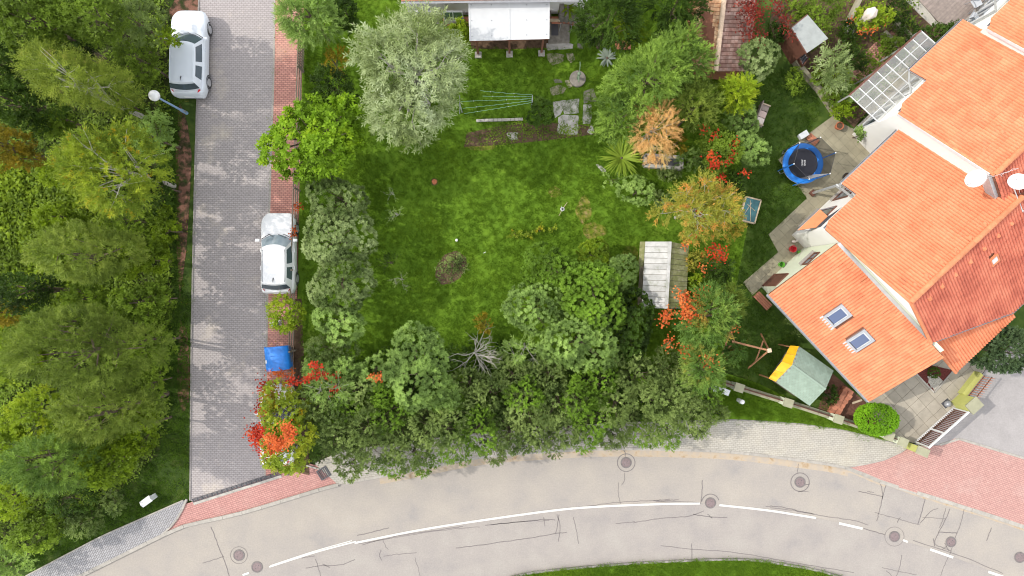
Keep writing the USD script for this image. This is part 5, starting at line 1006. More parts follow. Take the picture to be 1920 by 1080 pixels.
creeper('orange creeper at the foot of the blue container', [[(508, 700, 1.2), (520, 698, 1.3), (532, 706, 1.4)], [(545, 694, 1.4), (548, 704, 1.5)], [(506, 720, 1.5), (512, 732, 1.6)]], 'creeper_orange', 2, width=.3)
creeper('crimson creeper leaning over the kerb beside the hidden white car', [[(498, 722, 1.8), (502, 740, 2.0)], [(498, 758, 2.2), (492, 776, 2.2)], [(474, 808, 2.4), (486, 812, 2.6), (496, 806, 2.8), (502, 814, 3.0)], [(478, 822, 2.2), (490, 828, 2.4), (496, 842, 2.2)]], 'creeper_red', 3, width=.46, dens=360)
creeper('orange red creeper looping over the yellow green shrub near the corner', [[(524, 802, 4.7), (538, 802, 4.8), (546, 812, 4.8), (538, 824, 4.7), (528, 836, 4.5)], [(496, 830, 3.6), (508, 824, 4.2), (520, 834, 4.5), (530, 840, 4.6)], [(500, 848, 3.4), (512, 844, 4.0)]], 'creeper_orange', 4, width=.32, dens=420)
creeper('golden leaves hanging over the kerb below the blue container', [[(506, 734, 2.6), (512, 752, 2.8), (508, 768, 2.8)]], 'leaf_bronze', 14, width=.4, dens=420)
creeper('small orange creeper patch in the hedge left of the silver green shrub', [[(694, 706, 2.7), (702, 710, 2.8), (712, 706, 2.9), (716, 714, 2.8)]], 'creeper_orange', 5, width=.26)
creeper('red flowering creeper on the shrubs left of the trampoline lawn', [[(1316, 243, 3.1), (1322, 244, 3.1)], [(1341, 250, 3.2), (1344, 258, 3.2)], [(1376, 272, 3.1), (1384, 264, 3.1)], [(1328, 288, 3.2), (1340, 300, 3.2), (1352, 306, 3.2), (1366, 300, 3.1), (1372, 286, 3.1)], [(1330, 308, 3.1), (1345, 312, 3.1)], [(1352, 330, 2.4), (1354, 338, 2.3)], [(1396, 322, 2.4), (1402, 326, 2.3)]], 'creeper_red', 6, width=.26, dens=230)
creeper('orange creeper over the spruce below the corrugated shed', [[(1272, 546, 4.0), (1286, 560, 4.2), (1290, 576, 4.4), (1302, 584, 4.6), (1318, 592, 4.6)], [(1280, 596, 4.1), (1290, 590, 4.2), (1308, 604, 4.4)], [(1244, 606, 3.2), (1250, 592, 3.2), (1256, 586, 3.2)], [(1320, 542, 3.9), (1316, 554, 4.0)], [(1248, 644, 3.0), (1258, 640, 3.0)], [(1320, 678, 4.2), (1332, 676, 4.2)], [(1286, 652, 3.4), (1290, 662, 3.4)], [(1368, 610, 3.4), (1374, 616, 3.3)]], 'creeper_orange', 7, width=.36, dens=230)
creeper('dense red creeper ball at the lower right of the thin autumn tree', [[(1326, 478, 2.6), (1336, 470, 2.9), (1350, 468, 3.0), (1358, 478, 2.8), (1348, 490, 2.7), (1334, 492, 2.5)], [(1338, 460, 2.8), (1350, 482, 3.1)]], 'creeper_red', 8, width=.36, dens=160)
creeper('pale orange creeper stem hanging below the red creeper ball', [[(1318, 498, 2.2), (1320, 508, 2.1)], [(1296, 446, 3.6), (1306, 436, 3.8), (1310, 420, 4.0)], [(1288, 452, 3.2), (1284, 462, 3.0)], [(1310, 400, 4.2), (1316, 392, 4.2)]], 'creeper_orange', 9, width=.26)
creeper('crimson creeper over the right half of the old tiled outbuilding', [[(1398, 6, 3.0), (1412, 14, 3.0), (1424, 8, 2.9)], [(1400, 30, 2.9), (1416, 26, 2.9), (1428, 22, 2.8)], [(1402, 50, 2.8), (1416, 58, 2.7)], [(1420, 60, 2.6), (1424, 74, 2.5)]], 'creeper_crimson', 10, width=.6, dens=130)
creeper('crimson creeper trailing down to the grey flat shed roof', [[(1450, 2, 2.6), (1462, 18, 2.6), (1468, 34, 2.6), (1478, 46, 2.5)], [(1478, 58, 2.4), (1484, 66, 2.3)]], 'creeper_crimson', 11, width=.36, dens=160)
creeper('few red leaves on the street fence beside the parked white car', [[(552, 392, .9), (560, 386, .9)], [(551, 430, 1.0), (548, 442, 1.0)]], 'creeper_orange', 12, width=.2, dens=300)
creeper('orange blossoms of the bushes by the closed parasol', [[(1596, 40, 1.8), (1600, 36, 1.9)], [(1612, 58, 1.9), (1628, 60, 2.0), (1644, 55, 2.0)], [(1656, 38, 2.0), (1660, 34, 2.0)]], 'creeper_orange', 13, width=.22, leaf=(.08, .07))

# ---- grass and undergrowth: nobody could count it
def tuft(seed, n, h, r, w):
    rg = np.random.default_rng(seed); p = np.stack([rg.normal(0, r, n), rg.normal(0, r, n), np.zeros(n)], 1); a = rg.uniform(0, 6.28, n); e = rg.uniform(.35, 1.3, n)
    d = np.stack([np.cos(a) * np.cos(e), np.sin(a) * np.cos(e), np.sin(e)], 1); return leaves(rg, p, d, h, w, np.stack([-np.sin(a), np.cos(a), np.zeros(n)], 1) * .2 + [0, 0, 1])
def scatter(name, label, cat, poly, per_m2, m, protos, seed, z, smin=.7, smax=1.3, avoid=None, density=None, kind='stuff'):
    pi = UsdGeom.PointInstancer.Define(stage, '/World/' + numbered('/World', name)); rg = np.random.default_rng(seed)
    pp = str(pi.GetPath())
    for k, pr in enumerate(protos):
        usdkit.mesh(stage, f'{pp}/tuft' + (f'_{k:03d}' if k else ''), pr, M[m] if isinstance(m, str) else M[m[k]]); pi.CreatePrototypesRel().AddTarget(f'{pp}/tuft' + (f'_{k:03d}' if k else ''))
    x0, y0, x1, y1 = poly.bounds; n = int((x1 - x0) * (y1 - y0) * per_m2); q = rg.uniform((x0, y0), (x1, y1), (n, 2))
    import shapely
    ok = shapely.contains_xy(poly, q[:, 0], q[:, 1])
    if density is not None: ok &= rg.uniform(0, 1, n) < density(q)
    q = q[ok]; n = len(q)
    P = np.concatenate([q, np.full((n, 1), z)], 1); ang = rg.uniform(0, np.pi * 2, n); sc = rg.uniform(smin, smax, n)
    pi.CreatePositionsAttr(Vt.Vec3fArray.FromNumpy(P.astype(np.float32)))
    pi.CreateOrientationsAttr(Vt.QuathArray([Gf.Quath(float(math.cos(a / 2)), 0, 0, float(math.sin(a / 2))) for a in ang]))
    pi.CreateScalesAttr(Vt.Vec3fArray.FromNumpy(np.repeat(sc[:, None], 3, 1).astype(np.float32)))
    pi.CreateProtoIndicesAttr(Vt.IntArray.FromNumpy(rg.integers(0, len(protos), n).astype(np.int32)))
    return tag(pi, label, cat, kind=kind)
lawn_poly = poly_px([(572, -20), (1330, -20), (1330, 120), (1380, 160), (1396, 430), (1350, 690), (1180, 700), (640, 790), (566, 700), (570, 300)])
beds = poly_px([(875, 250), (960, 232), (1060, 230), (1120, 238), (1120, 252), (1040, 262), (940, 272), (870, 276)]).union(poly_px([(818, 500), (832, 478), (856, 470), (874, 482), (876, 500), (864, 520), (846, 532), (828, 534), (816, 520)])).union(poly_px([(752, -60), (1100, -60), (1090, 92), (880, 94), (752, 30)]))
dn = lambda q: .35 + .9 * meshkit.noise(np.stack([q[:, 0] * .7, q[:, 1] * .7, np.zeros(len(q))], 1), 2)
scatter('lawn_grass', 'short green grass of the big garden lawn', 'grass', lawn_poly.difference(beds), 110, 'grass_blade', [tuft(1, 14, .10, .05, .016), tuft(2, 12, .12, .06, .018), tuft(3, 16, .08, .05, .016)], 1, .06, density=dn)
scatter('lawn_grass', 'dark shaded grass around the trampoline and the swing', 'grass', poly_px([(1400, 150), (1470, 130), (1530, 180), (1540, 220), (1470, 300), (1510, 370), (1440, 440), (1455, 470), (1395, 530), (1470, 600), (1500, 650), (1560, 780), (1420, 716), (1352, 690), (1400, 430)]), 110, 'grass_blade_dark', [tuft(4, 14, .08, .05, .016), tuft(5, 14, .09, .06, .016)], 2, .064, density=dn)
scatter('verge_grass', 'grass of the verge along the curved pavement', 'grass', poly_px([(1345, 700), (1420, 720), (1560, 788), (1690, 828), (1640, 820), (1590, 806), (1500, 793), (1400, 786), (1342, 784)]), 130, 'grass_blade', [tuft(6, 16, .13, .06, .018), tuft(7, 14, .10, .06, .018)], 3, .10)
scatter('verge_grass', 'strip of grass along the lower edge of the road', 'grass', poly_px([tuple(p) for p in grass_low] + [(1700, 1120), (900, 1120)]), 150, 'grass_blade', [tuft(8, 16, .14, .06, .018), tuft(9, 14, .11, .06, .018)], 4, .10)
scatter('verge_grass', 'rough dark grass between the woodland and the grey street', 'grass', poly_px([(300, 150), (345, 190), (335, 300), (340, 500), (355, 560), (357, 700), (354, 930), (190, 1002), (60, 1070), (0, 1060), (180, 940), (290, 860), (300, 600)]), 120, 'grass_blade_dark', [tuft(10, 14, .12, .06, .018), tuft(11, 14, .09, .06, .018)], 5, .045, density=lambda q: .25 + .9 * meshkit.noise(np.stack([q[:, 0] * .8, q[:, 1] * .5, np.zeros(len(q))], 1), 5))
def herb(seed, n=16, h=.3):
    rg = np.random.default_rng(seed); p = np.stack([rg.normal(0, .14, n), rg.normal(0, .14, n), rg.uniform(.05, h, n)], 1); a = rg.uniform(0, 6.28, n); d = unit(np.stack([np.cos(a), np.sin(a), rg.uniform(-.1, .8, n)], 1)); return leaves(rg, p, d, .13, .075, np.tile([0, 0, 1.0], (n, 1)))
scatter('undergrowth', 'bright leafy undergrowth in the clearing of the left woodland', 'undergrowth', poly_px([(-60, 300), (60, 310), (130, 330), (190, 420), (200, 560), (60, 620), (60, 700), (-60, 760)], .3), 26, 'herb_leaf', [herb(1), herb(2, 20, .45), herb(3, 14, .25)], 6, .05, smin=.9, smax=1.8)
scatter('undergrowth', 'green undergrowth between the trees of the left woodland', 'undergrowth', poly_px([(-120, -60), (310, -60), (318, 500), (310, 800), (250, 900), (100, 1000), (-120, 1100)], .2), 13, 'leaf_mid', [herb(4), herb(5, 20, .4)], 7, .05, smin=.8, smax=1.5)
scatter('undergrowth', 'low weeds under the hedge shrubs and garden borders', 'undergrowth', poly_px([(580, 880), (640, 700), (700, 650), (900, 640), (1330, 690), (1345, 780), (1200, 786), (1000, 796), (800, 818), (640, 846)], .2), 8, 'leaf_dark', [herb(6), herb(7)], 8, .07, smin=.8, smax=1.4)
scatter('undergrowth', 'weeds in the earth bed below the washing line', 'undergrowth', poly_px([(875, 250), (960, 232), (1060, 230), (1120, 238), (1120, 252), (1040, 262), (940, 272), (870, 276)]), 22, 'leaf_mid', [herb(8, 10, .15), herb(9, 8, .12)], 9, .07, smin=.5, smax=1.0)

def litter_leaf(seed):
    rg = np.random.default_rng(seed); n = 3; p = np.concatenate([rg.normal(0, .12, (n, 2)), np.full((n, 1), .006)], 1); a = rg.uniform(0, 6.28, n); return leaves(rg, p, np.stack([np.cos(a), np.sin(a), np.full(n, .12)], 1), .07, .05, np.tile([0, 0, 1.0], (n, 1)))
scatter('fallen_leaves', 'fallen leaves along both edges of the street and on the red strip', 'fallen leaves', poly_px([(505, 0), (566, 0), (556, 560), (550, 720), (500, 720), (500, 560), (507, 330)]).union(poly_px([(330, 180), (366, 180), (360, 760), (335, 760)])), 3.0, ['creeper_orange', 'leaf_yellowing', 'leaf_bronze'], [litter_leaf(1), litter_leaf(2), litter_leaf(3)], 21, .062, smin=.6, smax=1.1, density=lambda q: meshkit.noise(np.stack([q[:, 0] * .9, q[:, 1] * .6, np.zeros(len(q))], 1), 8) ** 2)
scatter('undergrowth', 'weeds growing over the round flower bed on the lawn', 'undergrowth', poly_px([(818, 500), (832, 478), (856, 470), (874, 482), (876, 500), (864, 520), (846, 532), (828, 534), (816, 520)]), 26, 'leaf_olive', [herb(11, 10, .15), herb(12, 8, .12)], 23, .07, smin=.4, smax=.9)
scatter('undergrowth', 'herbs and perennials in the beds of the neighbouring garden', 'undergrowth', poly_px([(1440, 10), (1500, -20), (1700, -20), (1720, 90), (1600, 225), (1560, 205), (1510, 140)]), 9, 'leaf_mid', [herb(13, 14, .3), herb(14, 12, .2)], 24, .07, smin=.6, smax=1.4)
def along(pts, w): return LineString(WP(pts)).buffer(w)
scatter('kerb_weeds', 'weeds and moss in the joints along the kerbs', 'weeds', along([(514, 60), (507, 340), (502, 560), (499, 700)], .14).union(along([(367, 300), (361, 520), (358, 860)], .10)).union(along([(1345, 786), (1500, 794), (1690, 834)], .22)).union(along([(640, 872), (800, 846), (1000, 822)], .3)), 26, 'grass_blade', [tuft(21, 9, .07, .04, .014), tuft(22, 7, .06, .05, .014)], 22, .075, density=lambda q: (meshkit.noise(np.stack([q[:, 0] * 1.6, q[:, 1] * 1.6, np.zeros(len(q))], 1), 9) * 1.5 - .35).clip(0, 1))
# ------------------------------------------------------------------ cars
def grid_faces(nu, nv, wrap=False):
    return [[i * nv + j, (i + 1) * nv + j, (i + 1) * nv + (j + 1) % nv, i * nv + (j + 1) % nv] for i in range(nu - 1) for j in range(nv if wrap else nv - 1)]
def make_car(name, label, loc, rz, paint, Lh=2.15, Wd=.90, belt=.92, roofz=1.47, ws=(.95, .30), rw=(-1.95, -1.55), lights='tail_red', wheel_r=.315, windglass='car_glass', roof_w=.60):
    """x forward. ws, rw: x of the windscreen's and rear window's lower and upper edge."""
    t = thing(name, label, 'car', loc, rz)
    # lower body: sections along the car
    xs = Lh * np.sin(np.linspace(-1, 1, 41) * np.pi / 2) ; xs = np.linspace(-1, 1, 45); xs = Lh * np.sign(xs) * (1 - (1 - abs(xs)) ** 1.35)
    V = []
    for x in xs:
        q = abs(x) / Lh; e = np.clip((q - .70) / .30, 0, 1)
        w = Wd * (1 - (.26 if x > 0 else .16) * e ** 2.4 - .012 * math.cos(q * 3))
        if q > .985: w *= .90
        zt = belt + (-.02 if x > 0 else .02)
        if x > ws[0]: f = (x - ws[0]) / (Lh - ws[0]); zt = belt + .02 - .10 * f - .24 * f ** 4
        if x < rw[0]: f = (rw[0] - x) / max(.05, Lh + rw[0]); zt = belt + .03 - .08 * f - .25 * f ** 3
        zb = .24 + .08 * e; mid = (.55 * zt + .45 * zb)
        sec = [(w * .90, zb), (w * .985, zb + .10), (w, mid), (w * .985, zt - .16), (w * .955, zt - .055), (w * .90, zt - .012), (w * .78, zt + .012), (w * .42, zt + .032), (0, zt + .038)]
        pts = [(x, y, z) for y, z in sec] + [(x, -y, z) for y, z in sec[-2::-1]]
        V.append(pts)
    V = np.array(V); nu, nv = V.shape[:2]; f = grid_faces(nu, nv)
    mb = MB().add(V.reshape(-1, 3), f)
    for i in (0, nu - 1): mb.add(np.vstack([V[i], V[i].mean(0)]), [[j, (j + 1) % nv, nv] for j in range(nv)])
    mb.add(V[:, [0, -1]].reshape(-1, 3), grid_faces(nu, 2))
    mb.build('body', paint, t, smooth=38)
    # cabin: belt line to roof, as a loft in plan
    def ring(z, xf, xr, w, bow_f, bow_r, n=10):
        ys = np.linspace(-1, 1, n); front = [(xf - bow_f * y * y, w * y) for y in ys]; rear = [(xr + bow_r * y * y, w * y) for y in ys[::-1]]
        side1 = [(xf - bow_f + (xr + bow_r - xf + bow_f) * k, w * (1 + .035 * math.sin(math.pi * k))) for k in np.linspace(0, 1, 12)[1:-1]]
        side2 = [(x, -y) for x, y in side1[::-1]]
        return np.array([(x, y, z) for x, y in front + side1 + rear + side2])
    b_, r_ = ring(belt - .02, ws[0], rw[0], Wd * .90, .30, .12), ring(roofz - .06, ws[1], rw[1], roof_w, .14, .06)
    N = len(b_); r2 = ring(roofz - .015, ws[1] - .06, rw[1] + .04, roof_w * .93, .14, .06); r3 = ring(roofz + .005, ws[1] - .35, rw[1] + .35, roof_w * .5, .1, .05)
    mids = [b_ * (1 - k) + r_ * k for k in np.linspace(0, 1, 5)]
    rings = mids + [r2, r3]
    v = np.vstack(rings); f = [[i * N + j, i * N + (j + 1) % N, (i + 1) * N + (j + 1) % N, (i + 1) * N + j] for i in range(len(rings) - 1) for j in range(N)]
    c = r3.mean(0) + [0, 0, .012]; k0 = (len(rings) - 1) * N
    mb = MB().add(v, f); mb.add(np.vstack([r3, c]), [[j, (j + 1) % N, N] for j in range(N)]); mb.build('cabin', paint, t, smooth=30)
    def pane(idx, k0, k1, nm, m, lift=.006):
        idx = np.array(idx); n = len(idx); rows = [b_[idx] * (1 - k) + r_[idx] * k for k in np.linspace(k0, k1, 5)]
        q = np.array(rows); ctr = np.array([(ws[0] + rw[0]) / 2, 0, 1.0]); d = q - ctr; d[..., 2] = .35; d /= np.linalg.norm(d, axis=-1, keepdims=True)
        q = (q + d * lift).reshape(-1, 3); part(nm, MB().add(q, grid_faces(5, n)).mesh(), m, t, smooth=True)
    pane(range(0, 10), .06, .97, 'windscreen', M[windglass]); pane(range(20, 30), .30, .93, 'rear_window', M['car_glass'])
    cw = b_[0:10] + np.array([.035, 0, .022]); MB().tube(cw, .022, 5).build('cowl', M['black_plastic'], t)
    for y0, y1 in ((-.05, -.52), (.45, -.02)): MB().tube([(ws[0] - .0, y0, belt + .045), (ws[0] - .12, (y0 + y1) / 2, belt + .09), (ws[0] - .20, y1, belt + .115)], .012, 4).build('wiper', M['black_plastic'], t)
    S1 = list(range(10, 20)); S2 = list(range(30, 40))
    for s_ in (S1, S2): pane(s_[0:5] if s_ is S1 else s_[5:10], .14, .90, 'side_window', M['car_glass']); pane(s_[5:9] if s_ is S1 else s_[1:5], .14, .90, 'side_window', M['car_glass'])
    for sx, sy in ((1, 1), (1, -1), (-1, 1), (-1, -1)):
        cx, cy = (Lh * .62 if sx > 0 else -Lh * .62), sy * (Wd - .10)
        w = MB(); w.tube([(cx, cy - .10, wheel_r), (cx, cy - .085, wheel_r), (cx, cy + .085, wheel_r), (cx, cy + .10, wheel_r)], [wheel_r - .03, wheel_r, wheel_r, wheel_r - .03], 24)
        wh = w.build('wheel', M['rubber'], t); rm = MB(); rm.tube([(cx, cy + sy * .085, wheel_r), (cx, cy + sy * .108, wheel_r)], [wheel_r * .68, wheel_r * .62], 18); rm.build('rim', M['alloy'], wh)
        ar = MB(); ang = np.linspace(.1, math.pi - .1, 14); rr = wheel_r + .055
        v = [(cx + q * math.cos(a), cy + sy * (dy), wheel_r + q * math.sin(a) * 1.0) for dy in (.095, .107) for q in (rr - .045, rr + .012) for a in ang]
        f = [[k, k + 1, 15 + k, 14 + k] for k in range(13)]; f += [[28 + k, 29 + k, 43 + k, 42 + k] for k in range(13)] + [[14 + k, 15 + k, 43 + k, 42 + k] for k in range(13)]
        ar.add(v, f).build('wheel_arch', M['black_plastic'], t)
    for sy in (-1, 1):
        m = MB(); m.tube([(ws[0] - .32, sy * (Wd - .03), belt + .03), (ws[0] - .30, sy * (Wd + .10), belt + .06)], .02, 6); m.box((ws[0] - .33, sy * (Wd + .09), belt + .08), (.13, .19, .13), 0)
        m.build('mirror', paint, t)
        hl = [V[-6 if True else 0][1 + 3 if sy > 0 else -5]]
        x0 = Lh * .90; part('headlight', convex([(x0 + a, sy * (Wd * .70 + b), belt - .23 + c_) for a, b, c_ in [(.05, .02, 0), (-.22, .11, .03), (-.22, .05, .085), (.02, -.05, .06), (.06, -.10, 0.0)]]), M['lamp_glass'], t)
        xr = -Lh * .955; part('tail_light', convex([(xr + a, sy * (Wd * .76 + b), belt - .10 + c_) for a, b, c_ in [(-.03, -.04, -.15), (.16, .07, -.12), (.20, .02, .20), (.05, -.06, .20), (-.02, -.12, .0), (.14, .075, .08)]]), M[lights], t)
        rl = MB(); rl.tube([(ws[1] - .25, sy * roof_w * .92, roofz - .005), (ws[1] - .35, sy * roof_w * .93, roofz + .025), (rw[1] + .25, sy * roof_w * .93, roofz + .025), (rw[1] + .15, sy * roof_w * .92, roofz - .005)], .017, 6); rl.build('roof_rail', M['grey_metal'] if paint is M['car_white'] else paint, t)
        for hx in (.15, -.75): MB().box((hx, sy * (Wd - .005), belt - .13), (.20, .03, .035)).build('door_handle', paint, t)
    MB().tube([(rw[1] + .35, 0, roofz), (rw[1] + .25, 0, roofz + .06), (rw[1] + .12, 0, roofz + .07)], [.03, .022, .006], 8).build('antenna_fin', M['black_plastic'], t)
    MB().box((-Lh - .0, 0, .60), (.03, .50, .11)).build('number_plate', M['white_plastic'], t)
    for sx in (1, -1): MB().box((sx * (Lh - .05), 0, .33), (.10, Wd * 1.25, .10)).build('bumper_trim', M['black_plastic'], t)
    return t
c1 = W(355, 100, .75)
make_car('parked_car', 'silver white estate car half under the trees at the left edge of the street', (c1[0] - .02, c1[1], .035), math.pi / 2 - .015, M['car_silver'], Lh=2.20, Wd=.89, belt=.95, roofz=1.52, ws=(.98, .36), rw=(-2.06, -1.76), roof_w=.62)
c2 = W(521.5, 475, .75)
make_car('parked_car', 'white family car parked on the red strip below the walnut tree', (c2[0], c2[1], .035), math.pi / 2 + .0, M['car_white'], Lh=2.06, Wd=.87, belt=.90, roofz=1.44, ws=(.98, .40), rw=(-1.96, -1.62), windglass='car_glass_light', roof_w=.60)
c3 = W(520, 796, .75)
make_car('parked_car', 'white car almost wholly hidden under autumn foliage near the drain channel', (c3[0], c3[1], .035), math.pi / 2, M['car_white'], Lh=2.06, Wd=.85, belt=.90, roofz=1.40, ws=(.95, .35), rw=(-1.95, -1.55))

# ------------------------------------------------------------------ street lamp
lb = W(350, 212, .05)
lamp = thing('street_lamp', 'white ball street lamp on a blue grey pole beside the silver car', 'street lamp', lb)
MB().lathe([(.085, -.1), (.085, .55), (.065, .62), (.055, .7), (.045, 2.85), (.05, 2.9), (.05, 2.95), (.001, 2.96)], n=14).build('pole', M['blue_lamp'], lamp, smooth=40)
MB().lathe([(.05, 2.93), (.09, 2.96), (.10, 3.02), (.07, 3.06)], n=14).build('collar', M['grey_metal'], lamp)
part('globe', trimesh.creation.icosphere(3, .255).apply_translation([0, 0, 3.26]), M['white_plastic'], lamp, smooth=True)
MB().box((.075, 0, .38), (.02, .09, .28)).build('service_door', M['grey_metal'], lamp)

# ------------------------------------------------------------------ blue container, litter bin, cabinets
bp = W(526, 670, .6)
bn = thing('recycling_container', 'big blue recycling container with rounded lid on the red strip', 'container', (bp[0], bp[1], .04), .09)
prof = [(-.50, .18), (.50, .18), (.56, .95), (-.56, .95)]
part('tub', convex([(x, y * (1.0 if z < .5 else 1.05), z) for x, z in prof for y in (-.52, .52)]), M['blue_plastic'], bn)
lid = []; ang = np.linspace(.02, math.pi - .02, 15)
vv = [(.60 * math.cos(a), y, .97 + .36 * math.sin(a) ** .8) for y in (-.60, -.57, .57, .60) for a in ang]
mb = MB().add(vv, grid_faces(4, 15))
for y, k in ((-.60, 0), (.60, 45)): mb.add(vv[k:k + 15], [[0, j, j + 1] for j in range(1, 14)])
mb.build('lid', M['blue_plastic'], bn, smooth=40)
for k in range(4): MB().box((0.02 + .1 * (k % 2), -.42 + k * .28, .99 + .345), (.5, .03, .02)).build('lid_rib', M['blue_plastic'], bn)
MB().box((-.60, .05, .98), (.06, 1.15, .06)).build('lid_rim', M['blue_plastic'], bn)
MB().box((-.50, -.12, 1.19), (.12, .16, .015), ).build('sticker', M['white_plastic'], bn)
for sx in (-1, 1):
    for sy in (-1, 1): MB().tube([(sx * .4, sy * .42 - .03, .09), (sx * .4, sy * .42 + .03, .09)], .09, 12).build('wheel', M['rubber'], bn)
for sy in (-1, 1): MB().tube([(-.05, sy * .56, .88), (-.05, sy * .66, .88), (.05, sy * .66, .88), (.05, sy * .56, .88)], .018, 6).build('lift_pin', M['grey_metal'], bn)
lp = W(517, 606, .7)
lt = thing('litter_bin', 'small blue grey litter bin with a pale flap beside the lime bush', 'litter bin', (lp[0], lp[1], .04), .05)
MB().lathe([(.12, 0), (.15, .1), (.16, .62), (.17, .64), (.14, .64), (.13, .12)], n=16).build('bucket', M['grey_plastic'], lt)
MB().box((0, -.08, .74), (.34, .17, .20)).build('hood', M['blue_lamp'], lt); MB().box((-.02, .02, .86), (.50, .045, .03)).build('flap', M['white_plastic'], lt)
MB().bar((.02, .04, .84), (.36, .18, .80), .04, .03).build('handle', M['white_plastic'], lt); MB().box((0, .16, .45), (.06, .06, .9)).build('post', M['grey_metal'], lt)
kb = W(281, 936, .35)
kk = thing('kiosk_box', 'small white metal utility box standing in the dark verge at the lower left', 'utility box', (kb[0], kb[1], .04), .62)
for s_ in (-1, 1): MB().box((s_ * .24, 0, .34), (.03, .24, .68)).build('side_panel', M['white_metal'], kk)
MB().box((0, -.115, .36), (.45, .02, .60)).build('door', M['white_metal'], kk); MB().box((0, .115, .36), (.45, .02, .60)).build('back_panel', M['white_metal'], kk)
part('roof', convex([(x, y, z) for x, y, z in [(-.30, -.17, .68), (.30, -.17, .68), (-.30, .17, .68), (.30, .17, .68), (-.30, 0, .77), (.30, 0, .77)]]), M['white_metal'], kk)
MB().box((0, -.12, .5), (.30, .03, .16)).build('meter_window', M['grey_plastic'], kk)
for i, (px, py, rz, w, d, h, lab) in enumerate([(1346, 731, -.38, .50, .32, .95, 'light grey electricity cabinet by the garden fence, partly under the spruce'), (1359, 734, -.38, .42, .30, .95, 'light grey electricity cabinet by the garden fence, right of its twin')]):
    p = W(px, py, .95); cb = thing('electricity_cabinet', lab, 'cabinet', (p[0], p[1], .08), rz)
    MB().box((0, 0, .48), (w - .05, d - .04, .94)).build('body', M['grey_plastic'], cb); MB().box((0, 0, .97), (w, d, .045)).build('roof', M['white_metal'], cb); MB().box((0, -d / 2 + .01, .5), (w - .12, .02, .75)).build('door', M['white_metal'], cb); MB().box((0, 0, .02), (w + .06, d + .06, .12)).build('plinth', M['concrete'], cb)
p = W(1390, 752, .4); gm = thing('marker_post', 'short white gas marker post on the grass right of the grey cabinets', 'marker post', (p[0] - .08, p[1] + .02, .10), -.1)
MB().lathe([(.10, 0), (.10, .62), (.115, .64), (.115, .72), (.06, .76), (.001, .765)], n=14).build('post', M['white_plastic'], gm, smooth=40); MB().box((-.02, -.105, .45), (.11, .02, .18)).build('plate', M['grey_plastic'], gm)

# ------------------------------------------------------------------ fences
f1 = thing('rail_fence', 'thin wooden rail fence between red paved strip and the shrubs', 'fence', at=W(556, 540))
fl = smoothline([(571, 60), (568, 140), (563, 300), (557.5, 480), (554.5, 600), (552, 700), (550, 880)], 6)
fw = np.array([W(x, y)[:2] for x, y in fl]); ln = LineString(fw); n = int(ln.length / 2.0)
for i in range(n + 1):
    q = ln.interpolate(i * ln.length / n); MB().box((q.x + .05, q.y, .55), (.08, .08, 1.12)).build('post', M['old_wood'], f1)
for i in range(n):
    a, b = ln.interpolate(i * ln.length / n), ln.interpolate((i + 1) * ln.length / n)
    for z in (.30, .62, .98): MB().bar((a.x, a.y, z), (b.x, b.y, z), .035, .10).build('rail', M['old_wood'], f1)
f2 = thing('picket_fence', 'dark picket fence at the top end of the red paved strip', 'fence', at=W(572, 108))
a, b = W(574, 60), W(571, 140)
for z in (.35, .95): MB().bar(a + [.0, 0, z], b + [0, 0, z], .03, .06).build('rail', M['old_wood'], f2)
for k in range(16):
    q = a + (b - a) * (k + .5) / 16; MB().box(q + [-.03, 0, .6], (.02, .07, 1.2)).build('picket', M['old_wood'], f2)

gf = thing('garden_fence', 'low garden wall with pale capped pillars and brown slat panels along the verge', 'fence', at=W(1520, 772))
posts = [(1386, 727), (1478, 755.5), (1572, 786), (1668, 815)]
pw = [W(x, y, .75) for x, y in [(1352, 713)] + posts + [(1668, 815)]]
pz = np.array([0, 0, 1.0])
line = [W(1345, 711, .0) * 1] 
allp = [W(1300, 700, .9), W(1386, 727, .9), W(1478, 755.5, .9), W(1572, 786, .9), W(1667, 818, .9), W(1693, 829, .9)]
for i in range(len(allp)):
    q = allp[i]; d = (allp[min(i + 1, 5)] - allp[max(i - 1, 0)]); rz = math.atan2(d[1], d[0])
    MB().box((q[0], q[1], .45), (.40, .36, .9), rz).build('pillar', M['render_green'], gf); MB().box((q[0], q[1], .925), (.48, .44, .06), rz).build('pillar_cap', M['post_cap'], gf)
for i in range(5):
    a, b = allp[i].copy(), allp[i + 1].copy(); d = b - a; L = np.linalg.norm(d); d /= L; s = np.array([-d[1], d[0], 0]); a[2] = b[2] = 0
    a2, b2 = a + d * .24, b - d * .24
    MB().bar(a2 + pz * .15, b2 + pz * .15, .26, .30).build('plinth', M['render_green'], gf); 
    nn = max(1, int((L - .4) / .5))
    for k in range(nn):
        p0, p1 = a2 + (b2 - a2) * (k / nn + .004), a2 + (b2 - a2) * ((k + 1) / nn - .004); MB().bar(p0 + pz * .32, p1 + pz * .32, .30, .04).build('coping', M['post_cap'], gf)
    for z in (.45, .76): MB().bar(a2 + pz * z + s * .03, b2 + pz * z + s * .03, .03, .05).build('rail', M['brown_wood'], gf)
    ns = int((L - .45) / .115)
    for k in range(ns):
        q = a2 + (b2 - a2) * (k + .5) / ns; MB().bar(q + pz * .37 , q + pz * .84, .085, .022, up=s).build('slat', M['brown_wood'], gf)
